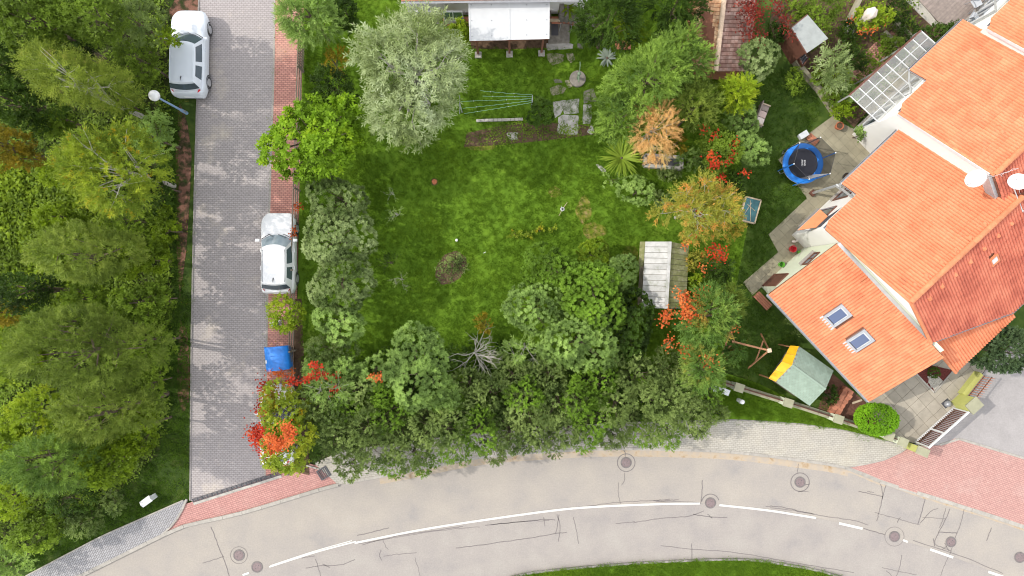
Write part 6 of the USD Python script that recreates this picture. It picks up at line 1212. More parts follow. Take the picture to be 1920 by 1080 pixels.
# driveway gate
gt = thing('driveway_gate', 'sliding driveway gate with white rails and brown slats', 'gate', at=W(1755, 795))
ga, gb = W(1713, 829, .05), W(1786, 764, .05)
d = (gb - ga); L = np.linalg.norm(d); d /= L; s = np.array([-d[1], d[0], 0])
MB().bar(ga + pz * .12, gb + pz * .12, .07, .09).build('bottom_rail', M['white_metal'], gt); MB().bar(ga + pz * 1.28, gb + pz * 1.28, .08, .09).build('top_rail', M['white_metal'], gt)
for t in (.015, .40, .985): MB().bar(ga + d * L * t + pz * .17, ga + d * L * t + pz * 1.235, .07, .07, up=s).build('frame_post', M['white_metal'], gt)
for k in range(24):
    t = .04 + .92 * k / 23
    if abs(t - .40) < .025: continue
    q = ga + d * L * t; MB().bar(q + pz * .175, q + pz * 1.23, .022, .075, up=s).build('slat', M['brown_wood'], gt)
gp = thing('gate_pillar', 'lime green gate pillar with letter box panels at the upper end of the driveway gate', 'pillar', at=W(1798, 752))
q = W(1795, 752, .0); A = np.array([d, s, pz])
MB().box(q + pz * .65, (.62, .50, 1.3), axes=A).build('pillar', M['render_lime'], gp); MB().box(q + pz * 1.33, (.72, .60, .07), axes=A).build('cap', M['post_cap'], gp)
for k in (-1, 1): MB().box(q + d * k * .14 - s * .255 + pz * .95, (.24, .03, .30), axes=A).build('letter_box', M['grey_metal'], gp)
q2 = W(1690, 832, 0); gq = thing('gate_pillar', 'lime green gate pillar at the lower end of the driveway gate', 'pillar', at=q2)
d2 = unit(np.array(allp[5] - allp[4]) * [1, 1, 0]); A2 = np.array([d2, [-d2[1], d2[0], 0], pz])
q2 = W(1703, 836, 0); MB().box(q2 + pz * .62, (.55, .34, 1.24), axes=A2).build('pillar', M['render_lime'], gq); MB().box(q2 + pz * 1.27, (.64, .42, .06), axes=A2).build('cap', M['post_cap'], gq)
lf = thing('louvre_fence', 'short fence of slanting red brown louvres between gate pillar and cypress bush', 'fence', at=W(1820, 728))
a, b = W(1803, 742, .06), W(1834, 702, .06); d = b - a; L = np.linalg.norm(d); d /= L; s = np.array([-d[1], d[0], 0])
MB().bar(a + s * .16 + pz * .22, b + s * .16 + pz * .22, .26, .44).build('plinth', M['render_lime'], lf)
for z in (.5, 1.05): MB().bar(a + pz * z, b + pz * z, .035, .05).build('rail', M['brown_wood'], lf)
for k in range(10):
    q = a + d * L * (k + .5) / 10; MB().bar(q - s * .02 + pz * .46, q - s * .02 + pz * 1.22, .11, .024, up=unit(d + s * .6)).build('louvre', M['brick_red'], lf)
rm = W(1777, 757, .2); gmn = thing('gate_motor', 'small grey gate motor box beside the upper gate pillar', 'gate motor', (rm[0], rm[1], .1), .7)
part('housing', trimesh.creation.icosphere(2, .5).apply_scale([.36, .30, .36]).apply_translation([0, 0, .10]), M['grey_metal'], gmn, smooth=True); MB().box((0, 0, -.02), (.42, .34, .06)).build('base', M['dark_metal'], gmn)

# ------------------------------------------------------------------ driveway and patio slabs, one by one
def slab_field(name, poly, ang, w, l, top, m, seed, gap=.014, base=None, off=0.0, limit=300):
    f = struct(name, MB().prism(poly, top - .14, top - .018).mesh(), base or M['joint_dirt'])
    c = np.array(poly.centroid.coords[0]); rg = np.random.default_rng(seed); R = poly.bounds; D = max(R[2] - R[0], R[3] - R[1])
    pr = affinity.rotate(poly, -math.degrees(ang), origin=tuple(c)); x0, y0, x1, y1 = pr.bounds; k = 0; rest = MB()
    for j in range(int((y1 - y0) / l) + 2):
        for i in range(-1, int((x1 - x0) / w) + 2):
            xo = x0 + i * w + (off * w if j % 2 else 0)
            cell = sbox(xo + gap / 2, y0 + j * l + gap / 2, xo + w - gap / 2, y0 + (j + 1) * l - gap / 2).intersection(pr)
            if cell.is_empty or cell.area < .02 * w * l or cell.geom_type != 'Polygon': continue
            cell = affinity.rotate(cell, math.degrees(ang), origin=tuple(c)); mm = MB().prism(cell, top - .06, top + rg.normal(0, .002)).mesh()
            if k < limit: part('slab', mm, m, f); k += 1
            else: rest.add(*mm)
    if rest.n: rest.build('slab_rest', m, f, kind='stuff')
    return f
angN = math.atan2(NW[1], NW[0])
slab_field('driveway', poly_px([(1625, 752), (1745, 680), (1800, 660), (1850, 685), (1797, 762), (1713, 830), (1668, 822), (1630, 770)]), angN - .02, .62, .58, .085, M['drive_slab'], 3)
bed = thing('pebble_bed', None, None, kind='structure'); 
part('mulch', MB().prism(poly_px([(1717, 700), (1742, 684), (1786, 694), (1751, 735)]), .0, .10).mesh(), M['mulch'], bed); part('pebbles', MB().prism(poly_px([(1738, 716), (1742, 702), (1758, 706), (1768, 716), (1752, 733)]), .05, .108).mesh(), M['pebbles'], bed)
for a, b in (((1717, 700), (1751, 736)), ((1751, 736), (1787, 695))): MB().bar(W(*a, .10), W(*b, .10), .07, .10).build('edging', M['kerb_stone'], bed)
rg = np.random.default_rng(8)
for k in range(60):
    x, y = rg.uniform(1736, 1770), rg.uniform(700, 732)
    if not poly_px([(1736, 718), (1742, 700), (1770, 714), (1752, 734)]).contains(Point(W(x, y)[:2])): continue
    part('stone', trimesh.creation.icosphere(1, rg.uniform(.025, .055)).apply_scale([1, rg.uniform(.7, 1), .6]).apply_translation(W(x, y, .115)), M['pebbles'] if k % 3 else M['white_plastic'] if False else M['stone_slab'], bed)
patio = [(1560, 218), (1578, 232), (1640, 262), (1690, 224), (1640, 300), (1545, 400), (1490, 440), (1508, 468), (1425, 540), (1410, 553), (1392, 530), (1458, 473), (1440, 440), (1512, 372), (1458, 300), (1500, 262)]
slab_field('patio', poly_px(patio), angN, .42, .42, .085, M['patio_slab'], 5, gap=.008, base=M['joint_dirt'])
# wooden deck, gravel strip at the upper right
deck = thing('deck', None, None, kind='structure', at=W(1780, 30))
dp = poly_px([(1722, 0), (1708, -14), (1760, -60), (1960, -60), (1900, 20), (1826, 66), (1810, 48), (1775, 48), (1756, 42)]).union(poly_px([(1708, -12), (1760, 46), (1812, 46), (1850, 60), (1900, 10), (1900, -60), (1760, -60)]))
part('deck_frame', MB().prism(dp, .02, .10).mesh(), M['dark_metal'], deck)
c = np.array(dp.centroid.coords[0]); pr = affinity.rotate(dp, -math.degrees(angN), origin=tuple(c)); x0, y0, x1, y1 = pr.bounds; w = .145; k = 0
while y0 + k * w < y1:
    for xa, xb in ((x0, x0 + (x1 - x0) * (.42 if k % 2 else .55)), (x0 + (x1 - x0) * (.42 if k % 2 else .55) + .01, x1)):
        cell = sbox(xa, y0 + k * w + .004, xb, y0 + (k + 1) * w - .004).intersection(pr)
        if cell.geom_type == 'Polygon' and cell.area > .01: part('board', MB().prism(affinity.rotate(cell, math.degrees(angN), origin=tuple(c)), .10, .125 + rng.normal(0, .0015)).mesh(), M['grey_wood'], deck)
    k += 1
slab('gravel', [(1694, 0), (1686, -14), (1712, -14), (1722, 0), (1756, 44), (1748, 52), (1726, 32)], .09, M['pebbles'])
def garden_chair(px, py, rz, label):
    p = W(px, py, .5); t = thing('garden_chair', label, 'chair', (p[0], p[1], .125), rz, group='grey garden chairs on the wooden deck')
    part('seat', convex([(x, y, z) for x, y in [(-.23, -.21), (.23, -.21), (.25, .22), (-.25, .22)] for z in (.42, .45)]), M['grey_plastic'], t)
    bk = [(x * w_, .22 + .10 * k + .03 * x * x * 8, .45 + .42 * k) for k in np.linspace(0, 1, 5) for w_, x in [(1, q) for q in np.linspace(-.25, .25, 7)]]
    part('backrest', (np.array(bk), np.array(grid_faces(5, 7))), M['grey_plastic'], t)
    for sx in (-1, 1):
        for sy in (-1, 1): MB().tube([(sx * .21, sy * .19, .42), (sx * .26, sy * .25, 0)], .014, 6).build('leg', M['grey_metal'], t)
        MB().tube([(sx * .25, -.2, .42), (sx * .30, -.16, .64), (sx * .29, .24, .66)], .016, 6).build('armrest', M['grey_metal'], t)
    return t
garden_chair(1830, 6, .5, 'grey garden chair at the top edge of the wooden deck'); garden_chair(1827, 33, 2.6, 'grey garden chair on the deck nearest the orange roof corner'); garden_chair(1866, -4, -.7, 'grey garden chair cut by the top edge beside the white house wall')
p = W(1845, 21, .45); tb = thing('side_table', 'small round white side table between the grey chairs on the deck', 'table', (p[0], p[1], .125))
MB().lathe([(.001, .46), (.20, .46), (.21, .45), (.21, .44), (.001, .44)], n=20).build('table_top', M['white_metal'], tb); MB().lathe([(.02, .44), (.02, .03), (.16, .015), (.17, 0), (.001, 0)], n=16).build('pedestal', M['grey_metal'], tb)

# ------------------------------------------------------------------ pergola with glass roof
pg = thing('pergola', 'white framed pergola with a glass pane roof against the middle house', 'pergola', at=W(1670, 150))
za = 2.35; P0, P1, P2 = W(1593, 179, za), W(1648, 230, za + .25), W(1727, 58, za)     # outer corner, wall corner, far outer corner
ea, eb = P2 - P0, P1 - P0; na, nb = 8, 4
G = lambda i, j, dz=0.0: P0 + ea * (i / na) + eb * (j / nb) + np.array([0, 0, dz])
for i in range(na + 1): MB().bar(G(i, 0), G(i, nb), .038, .06).build('rafter', M['white_metal'], pg)
for j in range(nb + 1): MB().bar(G(0, j, -.004), G(na, j, -.004), .055 if j in (0, nb) else .034, .065 if j in (0, nb) else .05).build('beam', M['white_metal'], pg)
for i in range(na):
    for j in range(nb):
        c4 = np.array([G(i + .04, j + .03, .05), G(i + .96, j + .03, .05), G(i + .96, j + .97, .05), G(i + .04, j + .97, .05)])
        part('pane', np.vstack([c4]) if False else (c4, np.array([[0, 1, 2, 3]])), M['pergola_glass'], pg)
for i in (0, 3, 6, 8): q = G(i, 0); MB().box((q[0], q[1], za / 2), (.07, .07, za), RZ_N).build('post', M['zinc'], pg)
MB().bar(G(-.03, -.03, .0), G(na, -.03, .0), .10, .08).build('gutter', M['brown_wood'], pg)
slab_field('terrace', Polygon([tuple(x[:2]) for x in (W(1600, 190), W(1650, 232), W(1765, 125), W(1716, 82))]), angN, .45, .45, .086, M['patio_slab'], 9, gap=.012)
slab('path', [(1575, 150), (1600, 178), (1700, 78), (1676, 56), (1640, 80)], .08, M['red_pavers'])
slab('path', [(1622, 249), (1640, 262), (1690, 224), (1676, 214)], .10, M['concrete'])

# ------------------------------------------------------------------ trampoline
tc = W(1504, 307, .6); tr = thing('trampoline', 'round blue trampoline with black jumping mat and leaning safety net', 'trampoline', (tc[0], tc[1], .085))
ro, ri, hz = 1.03, .77, .62
MB().lathe([(ri - .02, hz - .01), (ri, hz + .035), (ri + .06, hz + .05), (ro - .05, hz + .05), (ro, hz + .02), (ro + .015, hz - .05), (ro - .02, hz - .06)], n=48).build('pad', M['trampoline_blue'], tr, smooth=50)
MB().lathe([(.001, hz - .012), (.4, hz - .006), (ri - .0, hz - .0)], n=48).build('jumping_mat', M['mat_black'], tr)
MB().tube([(ro * math.cos(a), ro * math.sin(a), hz - .04) for a in np.linspace(0, 6.2832, 49)], .022, 6, cap=False).build('ring', M['grey_metal'], tr)
for txt, xo in (('ANNU', -.02), ('ESVB', .11)):
    tx = meshkit.text_mesh(txt, .085, .002, True); b = tx.bounds; tx.apply_translation([-(b[0, 0] + b[1, 0]) / 2, 0, 0]); tx.apply_transform(trimesh.transformations.rotation_matrix(-math.pi / 2, [0, 0, 1])); tx.apply_translation([xo + .04 - .10, .03, hz - .004]); part('lettering', tx, M['white_plastic'], tr)
angs = np.radians([15, 75, 135, 195, 255, 315]); tops = []
for a in angs:
    b0, b1 = np.array([(ro + .05) * math.cos(a), (ro + .05) * math.sin(a), 0]), np.array([(ro + .03) * math.cos(a), (ro + .03) * math.sin(a), 2.0]); tops.append(b1)
    ps = MB(); ps.tube([b0, b1], .022, 8); ps.build('net_pole', M['trampoline_blue'] if math.sin(a) < .3 else M['black_plastic'], tr)
    MB().lathe([(.03, 1.98), (.035, 2.02), (.001, 2.05)], (b1[0], b1[1], 0), 8).build('pole_cap', M['white_plastic'], tr)
    a2 = a + .18; MB().tube([b0, (ro * math.cos(a + .09), ro * math.sin(a + .09), .02), (ro * math.cos(a2), ro * math.sin(a2), .03), ((ro - .02) * math.cos(a2), (ro - .02) * math.sin(a2), hz - .05)], .02, 6).build('leg', M['grey_metal'], tr)
for i in range(6):
    a, b = tops[i], tops[(i + 1) % 6]; ai, bi = angs[i], angs[i] + math.radians(60)
    v = [((ri + .03) * math.cos(ai), (ri + .03) * math.sin(ai), hz + .05), ((ri + .03) * math.cos(bi), (ri + .03) * math.sin(bi), hz + .05), b, a]
    part('net', (np.array(v), np.array([[0, 1, 2, 3]])), M['net'], tr); MB().tube([a, b], .008, 5).build('net_edge', M['black_plastic'], tr)
p = W(1506, 253, .3); sb_ = thing('step_box', 'small grey crate behind the trampoline on the patio edge', 'crate', (p[0], p[1], .09), .55)
MB().box((0, 0, .30), (.48, .30, .03)).build('lid', M['grey_plastic'], sb_); MB().box((0, 0, .15), (.44, .26, .27)).build('box', M['grey_plastic'], sb_)
p = W(1523, 262, .1); MBs = thing('brick_stack', 'short reddish plank ramp behind the trampoline', 'plank', (p[0], p[1], .085), -.7); 
for k in (-1, 0, 1): MB().box((0, k * .13, .06), (.6, .12, .05)).build('plank', M['brick_red'], MBs)

# ------------------------------------------------------------------ things round the terrace
def bucket(px, py, label, m, r=.15, h=.28):
    p = W(px, py, h / 2); t = thing('bucket', label, 'bucket', (p[0], p[1], .088)); MB().lathe([(.001, .01), (r * .75, .0), (r, h), (r + .012, h), (r + .012, h + .015), (r - .012, h + .012), (r * .72, .03), (.001, .03)], n=20).build('pail', m, t)
    MB().tube([(r * math.cos(a), .08 + .08 * math.sin(a * .5), h + .02 + .03 * math.sin(a)) for a in np.linspace(0, math.pi, 9)], .006, 5).build('handle', M['grey_metal'], t)
bucket(1484, 467, 'red bucket on the terrace paving by the house corner', M['red_plastic'], .17); bucket(1463, 496, 'green bucket standing on the terrace paving below the red one', M['green_plastic'], .14)
p = W(1497, 473, .1); wc = thing('watering_can', 'small green watering can beside the red bucket', 'watering can', (p[0], p[1], .088), .6)
MB().lathe([(.001, 0), (.08, 0), (.085, .16), (.06, .19), (.001, .19)], n=14).build('body', M['green_plastic'], wc); MB().tube([(.07, 0, .06), (.2, 0, .17), (.24, 0, .2)], [.018, .012, .02], 6).build('spout', M['green_plastic'], wc); MB().tube([(-.07, 0, .05), (-.15, 0, .13), (-.06, 0, .22), (.04, 0, .2)], .01, 6).build('handle', M['green_plastic'], wc)
p = W(1488, 453, .1); MB_ = thing('toy', 'small beige toy lying against the terrace wall', 'toy', (p[0], p[1], .09)); part('body', trimesh.creation.icosphere(2, .09).apply_scale([1.3, .8, .7]).apply_translation([0, 0, .06]), M['cream_fabric'], MB_, smooth=True); part('head', trimesh.creation.icosphere(2, .055).apply_translation([.13, .02, .09]), M['cream_fabric'], MB_, smooth=True)
p = W(1584, 332, .1); pt = thing('plant_pot', 'dark round pot at the corner of the house eaves', 'pot', (p[0], p[1], .088)); MB().lathe([(.001, 0), (.13, 0), (.18, .26), (.19, .27), (.16, .27), (.15, .22), (.001, .22)], n=18).build('pot', M['black_plastic'], pt); MB().lathe([(.001, .235), (.15, .23)], n=18).build('soil', M['soil'], pt)
p = W(1570, 238, .1); pt = thing('plant_pot', 'terracotta pot in the planted corner of the patio', 'pot', (p[0], p[1], .088)); MB().lathe([(.001, 0), (.14, 0), (.19, .26), (.21, .27), (.21, .31), (.17, .31), (.16, .26), (.001, .26)], n=18).build('pot', M['terracotta'], pt); MB().lathe([(.001, .275), (.16, .27)], n=18).build('soil', M['soil'], pt)
bw = thing('bench', 'red brown wooden bench against the low wing of the end house', 'bench', at=W(1428, 567))
a, b = W(1418, 551, .46), W(1443, 577, .46); d = unit(b - a); s = np.array([-d[1], d[0], 0])
for k in (-1.5, -.5, .5, 1.5): MB().bar(a + s * k * .105, b + s * k * .105, .09, .035).build('seat_slat', M['brick_red'], bw)
for t in (.08, .92):
    for k in (-1, 1): q = a + (b - a) * t + s * k * .15; MB().box((q[0], q[1], .25), (.06, .06, .40), math.atan2(d[1], d[0])).build('leg', M['brown_wood'], bw)
    q = a + (b - a) * t; MB().bar(q - s * .18 - pz * .05, q + s * .18 - pz * .05, .05, .06).build('cross_bar', M['brown_wood'], bw)
gb_ = thing('garden_bench', 'cushioned pale bench on the lawn edge below the lime thuja', 'bench', at=W(1429, 215))
a, b = W(1420, 236, .45), W(1435, 196, .45); d = unit(b - a); s = np.array([d[1], -d[0], 0]); L = np.linalg.norm(b - a); A = np.array([d, s, pz])
MB().box((a + b) / 2, (L, .48, .05), axes=A).build('seat', M['grey_wood'], gb_)
for t, m in ((.22, 'cream_fabric'), (.52, 'pink_fabric'), (.82, 'grey_wood')):
    q = trimesh.creation.box([L * .28, .42, .12]); q = q.subdivide().subdivide(); vv = q.vertices; vv *= (1 - .12 * (np.abs(vv) / (np.array([L * .14, .21, .06]) + 1e-9)).prod(1, keepdims=True)); part('cushion', (np.array(vv) @ A + a + d * L * t + pz * .085, q.faces), M[m], gb_, smooth=40)
MB().box((a + b) / 2 - s * .25 + pz * .22, (L, .05, .42), axes=A).build('backrest', M['grey_wood'], gb_)
for t in (.05, .95):
    for k in (-1, 1): q = a + d * L * t + s * k * .19; MB().box((q[0], q[1], .24), (.06, .06, .38), math.atan2(d[1], d[0])).build('leg', M['grey_wood'], gb_)
    q = a + d * L * t; MB().bar(q - s * .22 + pz * .2, q + s * .24 + pz * .2, .06, .04).build('armrest', M['pale_wood'], gb_)
# covered sandpit
sp = thing('sandpit', 'wooden sandpit box with a dark teal cover on the shaded lawn', 'sandpit', at=W(1408, 395))
qs = [W(1398, 369, .22), W(1426, 376, .22), W(1414, 419, .22), W(1386, 412, .22)]
for i in range(4): MB().bar(qs[i] - pz * .04, qs[(i + 1) % 4] - pz * .04, .07, .26).build('side_board', M['pale_wood'], sp)
part('cover', quad_sheet([q + pz * .07 for q in qs], .02), M['teal_cover'], sp)
for a, b in (((.1, .9), (.45, .2)), ((.2, .3), (.8, .5)), ((.3, .1), (.7, .95))):
    f = lambda u, v: qs[0] * (1 - u) * (1 - v) + qs[1] * u * (1 - v) + qs[2] * u * v + qs[3] * (1 - u) * v
    MB().bar(f(*a) + pz * .10, f(*b) + pz * .10, .022, .02).build('stick', M['pale_wood'], sp)

# ------------------------------------------------------------------ garden buildings
def sheet_slope(parent, A0, A1, B0, B1, n, m, rest_gap=.006, th=.014, wave=False, cols=10):
    """Roof slope of overlapping sheets: A ridge edge, B eave edge; n sheets along the ridge."""
    for k in range(n):
        t0, t1 = k / n, (k + 1) / n - rest_gap
        v = []
        for t in np.linspace(t0, t1, cols):
            dz = .016 * abs(math.sin((t - t0) / (t1 - t0) * math.pi * 3)) if wave else 0
            v.append((A0 + (A1 - A0) * t + pz * (dz + .003 * (k % 2)), B0 + (B1 - B0) * t + pz * (dz + .003 * (k % 2))))
        top = np.array(v).reshape(-1, 3); V = np.vstack([top, top - pz * th]); nq = len(top)
        f = [[2 * i, 2 * i + 1, 2 * i + 3, 2 * i + 2] for i in range(cols - 1)]; f += [[a + nq, b + nq, c + nq, d_ + nq] for a, b, c, d_ in f] + [[0, 1, 1 + nq, nq], [2 * cols - 2, 2 * cols - 1, 2 * cols - 1 + nq, 2 * cols - 2 + nq]] + [[2 * i + 1, 2 * i + 3, 2 * i + 3 + nq, 2 * i + 1 + nq] for i in range(cols - 1)]
        MB().add(V, f).build('roof_sheet', m, parent)
sh = thing('garden_shed', 'old shed with grey cement sheet roof, its right slope mossy', 'shed', at=W(1240, 515))
r0, r1 = W(1256, 453, 2.25), W(1249, 579, 2.25); l0, l1 = W(1210, 453, 1.75), W(1203, 577, 1.75); q0, q1 = W(1292, 460, 1.75), W(1286, 577, 1.75)
sheet_slope(sh, r0, r1, l0, l1, 12, M['sheet_roof']); sheet_slope(sh, r0, r1, q0, q1, 12, M['sheet_roof_mossy'])
part('wall', convex([p_ * [1, 1, 0] + (W(1248, 515)[:3] * [1, 1, 0] - p_ * [1, 1, 0]) * .06 + pz * z for p_ in (l0, l1, q0, q1) for z in (0, 1.68)] + [r0 * [1, 1, 0] - [0, .15, 0] + pz * 2.15, r1 * [1, 1, 0] + [0, .15, 0] + pz * 2.15]), M['old_wood'], sh)
MB().bar(r0 + pz * .03, r1 + pz * .03, .16, .03).build('ridge_cap', M['sheet_roof'], sh)
sheet_slope(sh, W(1210, 453, 1.70), W(1206, 500, 1.70), W(1200, 453, 1.45), W(1197, 500, 1.45), 4, M['sheet_roof_mossy'])
MB().bar(l1 - pz * .02, q1 - pz * .02, .05, .10).build('barge_board', M['white_metal'], sh)
gs = thing('playhouse_shed', 'small wooden shed with sage green felt roof and yellow tarpaulin awning', 'shed', at=W(1500, 705))
# ridge runs from the yellow end to the lower right corner
A0, A1 = W(1485, 684.5, 2.45), W(1548, 730, 2.45); B0, B1 = W(1454, 716, 1.75), W(1518, 761, 1.75); C0, C1 = W(1498, 649, 1.75), W(1563, 695, 1.75)
def felt(a0, a1, b0, b1, n, m_):
    for j in range(n):
        for k in range(12):
            t0, t1 = k / 12, (k + 1) / 12 - .006; s0, s1 = j / n, (j + 1) / n + .03
            f = lambda t, s: (a0 + (a1 - a0) * t) * (1 - s) + (b0 + (b1 - b0) * t) * s
            o = (.5 / 12 if j % 2 else 0)
            t0, t1 = min(1, t0 + o), min(1, t1 + o)
            if t1 - t0 < .01: continue
            qd = np.array([f(t0, s0), f(t1, s0), f(t1, min(1, s1)) + pz * .008, f(t0, min(1, s1)) + pz * .008]); V = np.vstack([qd, qd - pz * .012])
            MB().add(V, [[0, 1, 2, 3], [3, 2, 6, 7], [0, 3, 7, 4], [1, 2, 6, 5]]).build('shingle', m_, gs)
for a0, a1, b0, b1 in ((A0, A1, B0, B1), (A0, A1, C0, C1)):
    part('roof_board', quad_sheet([a0 - pz * .015, a1 - pz * .015, b1 - pz * .015, b0 - pz * .015], .03), M['old_wood'], gs)
    felt(a0, a1, b0, b1, 10, M['felt_green'])
MB().bar(A0 + pz * .015, A1 + pz * .015, .10, .02).build('ridge_strip', M['felt_green'], gs)
dd = unit(A1 - A0)
inner = [p_ * [1, 1, 0] for p_ in (B0 + dd * .15, B1 - dd * .15, C1 - dd * .15, C0 + dd * .15)]; cc = np.mean(inner, 0); inner = [p_ + (cc - p_) * .12 for p_ in inner]
part('wall', convex([p_ + pz * z for p_ in inner for z in (.05, 1.72)] + [A0 * [1, 1, 0] + dd * .25 + pz * 2.38, A1 * [1, 1, 0] - dd * .25 + pz * 2.38]), M['old_wood'], gs)
Y0, Y1, Y2 = W(1441, 710, 1.55), W(1462, 677, 2.0), W(1481, 648, 1.55)
for a, b, c_, d_ in ((A0, B0, W(1441, 710, 1.5), W(1466, 678, 2.1)), (C0, A0, W(1466, 678, 2.1), W(1482, 648, 1.5))):
    for k in range(2):
        f = lambda t: (a + (b - a) * t, d_ + (c_ - d_) * t)
        t0, t1 = k / 2, (k + 1) / 2 - .01; q = np.array([f(t0)[0], f(t1)[0], f(t1)[1], f(t0)[1]]) if True else 0
        n_ = 6; V = []
        for i in range(n_ + 1):
            for j in range(n_ + 1):
                u, v_ = i / n_, j / n_; pnt = (q[0] * (1 - u) + q[1] * u) * (1 - v_) + (q[3] * (1 - u) + q[2] * u) * v_; V.append(pnt + pz * (-.03 * math.sin(math.pi * u) + .01 * math.sin(9 * u + 5 * v_)))
        part('awning', (np.array(V), np.array(grid_faces(n_ + 1, n_ + 1))), M['yellow_tarp'], gs, smooth=True)
for q in (W(1443, 709, 1.5), W(1481, 650, 1.5)): MB().box((q[0], q[1], .78), (.06, .06, 1.45)).build('post', M['swing_wood'], gs)
# swing frame
sw = thing('swing_frame', 'wooden swing frame without seats on the shaded lawn', 'swing frame', at=W(1420, 655))
e0, e1 = W(1442, 657, 2.15), W(1372, 640, 2.15)
MB().tube([e0, e1], .05, 8).build('top_beam', M['swing_wood'], sw)
fa, fb = W(1427, 626, .06), W(1403, 690, .06)
MB().tube([e0, fa], .045, 8).build('leg', M['swing_wood'], sw); MB().tube([e0, fb], .045, 8).build('leg', M['swing_wood'], sw)
ka, kb_ = fa + (e0 - fa) * .35, fb + (e0 - fb) * .35; MB().tube([ka, kb_], .04, 8).build('brace', M['swing_wood'], sw)
off = e1 - e0 + unit(e0 - e1) * .15
for f_ in (fa, fb): MB().tube([e0 + off, f_ + off], .045, 8).build('leg', M['swing_wood'], sw)
MB().tube([ka + off, kb_ + off], .04, 8).build('brace', M['swing_wood'], sw)
MB().box((e0[0], e0[1], 2.16), (.20, .20, .12), .25).build('corner_bracket', M['pale_wood'], sw)
for t in (.3, .42, .6, .72): q = e0 + (e1 - e0) * t; MB().tube([q - pz * .04, q - pz * .12], .015, 6).build('hook', M['grey_metal'], sw)
# bricks stacked in two leaning columns
bs = thing('brick_stack', 'stack of red bricks piled in a slanting row behind the garden fence', 'brick stack', at=W(1572, 750))
a, b = W(1558, 776, .1), W(1588, 728, .1); d = unit(b - a); s = np.array([-d[1], d[0], 0]); L = np.linalg.norm(b - a); rg = np.random.default_rng(6)
for k in range(13):
    for h_ in range(5):
        for c_ in (-1, 1):
            if h_ == 4 and rg.uniform() < .35: continue
            ja = rg.normal(0, .06); q = a + d * (L * (k + .5) / 13) + s * (c_ * .135 + rg.normal(0, .015)) + pz * (.04 + h_ * .075); aa = np.array([s * math.cos(ja) + d * math.sin(ja), d * math.cos(ja) - s * math.sin(ja), pz])
            MB().box(q, (.25, .12, .068), axes=aa).build('brick', M['brick_red'], bs)
# grey flat roof hut, dark slatted pit, low wall
fh = thing('flat_roof_hut', 'small hut with a flat grey sheet roof below the crimson creeper', 'hut', at=W(1515, 62))
qs = [W(1483, 52, 2.0), W(1514, 27, 2.0), W(1553, 72, 2.0), W(1512, 100, 2.0)]
part('roof', quad_sheet(qs, .05), M['grey_slab_roof'], fh); cc = np.mean(qs, 0)
part('wall', convex([(q + (cc - q) * .08) * [1, 1, 0] + pz * z for q in qs for z in (0, 1.94)]), M['brown_wood'], fh)
for i in (0, 3): MB().bar(qs[i] - pz * .05, qs[(i + 1) % 4] - pz * .05, .05, .12).build('fascia', M['brown_wood'], fh)
pit = thing('cold_frame', 'dark slatted frame with rows of white clips left of the flat roof hut', 'cold frame', at=W(1497, 103))
qs = [W(1480, 82, .5), W(1492, 78, .5), W(1512, 112, .5), W(1502, 126, .5)]
for i in range(4): MB().bar(qs[i], qs[(i + 1) % 4], .06, .5).build('side', M['brown_wood'], pit)
for t in np.linspace(.1, .9, 8): MB().bar(qs[0] + (qs[3] - qs[0]) * t + pz * .2, qs[1] + (qs[2] - qs[1]) * t + pz * .2, .10, .02).build('slat', M['dark_metal'], pit)
for t in np.linspace(.08, .92, 9):
    for e_ in (0.05, .95):
        q = (qs[0] + (qs[3] - qs[0]) * t) * (1 - e_) + (qs[1] + (qs[2] - qs[1]) * t) * e_; MB().box(q + pz * .23, (.06, .05, .02)).build('clip', M['white_plastic'], pit)
lw = thing('garden_wall', 'low weathered concrete wall bending between the two gardens', 'wall', at=W(1540, 170))
for run in ([(1482, 106), (1512, 142), (1538, 172), (1560, 206), (1566, 214)], [(1566, 214), (1582, 196), (1574, 178)], [(1610, 0), (1590, 40)], [(1676, 44), (1704, 70)], [(1655, 62), (1676, 84)]):
    for a, b in zip(run[:-1], run[1:]): MB().bar(W(*a, .26), W(*b, .26), .20, .5).build('wall_block', M['patio_slab'], lw)
# closed parasol
p = W(1598, 52, .4); ps = thing('parasol', 'closed cream parasol standing among orange flowering bushes', 'parasol', (p[0], p[1], .07))
MB().tube([(0, 0, 0), (0, 0, 2.6)], .025, 8).build('pole', M['grey_metal'], ps); prof = [(.05, .55), (.10, .8), (.16, 1.3), (.24, 1.9), (.27, 2.25), (.20, 2.45), (.06, 2.6), (.001, 2.62)]
m_ = MB().lathe(prof, n=24).mesh(); vv = m_[0].copy(); aa = np.arctan2(vv[:, 1], vv[:, 0]); vv[:, :2] *= (1 + .12 * np.sin(aa * 6))[:, None]; part('canopy', (vv, m_[1]), M['cream_fabric'], ps, smooth=True)
MB().lathe([(.001, .12), (.05, .12), (.25, .06), (.28, 0)], n=18).build('base', M['concrete'], ps)
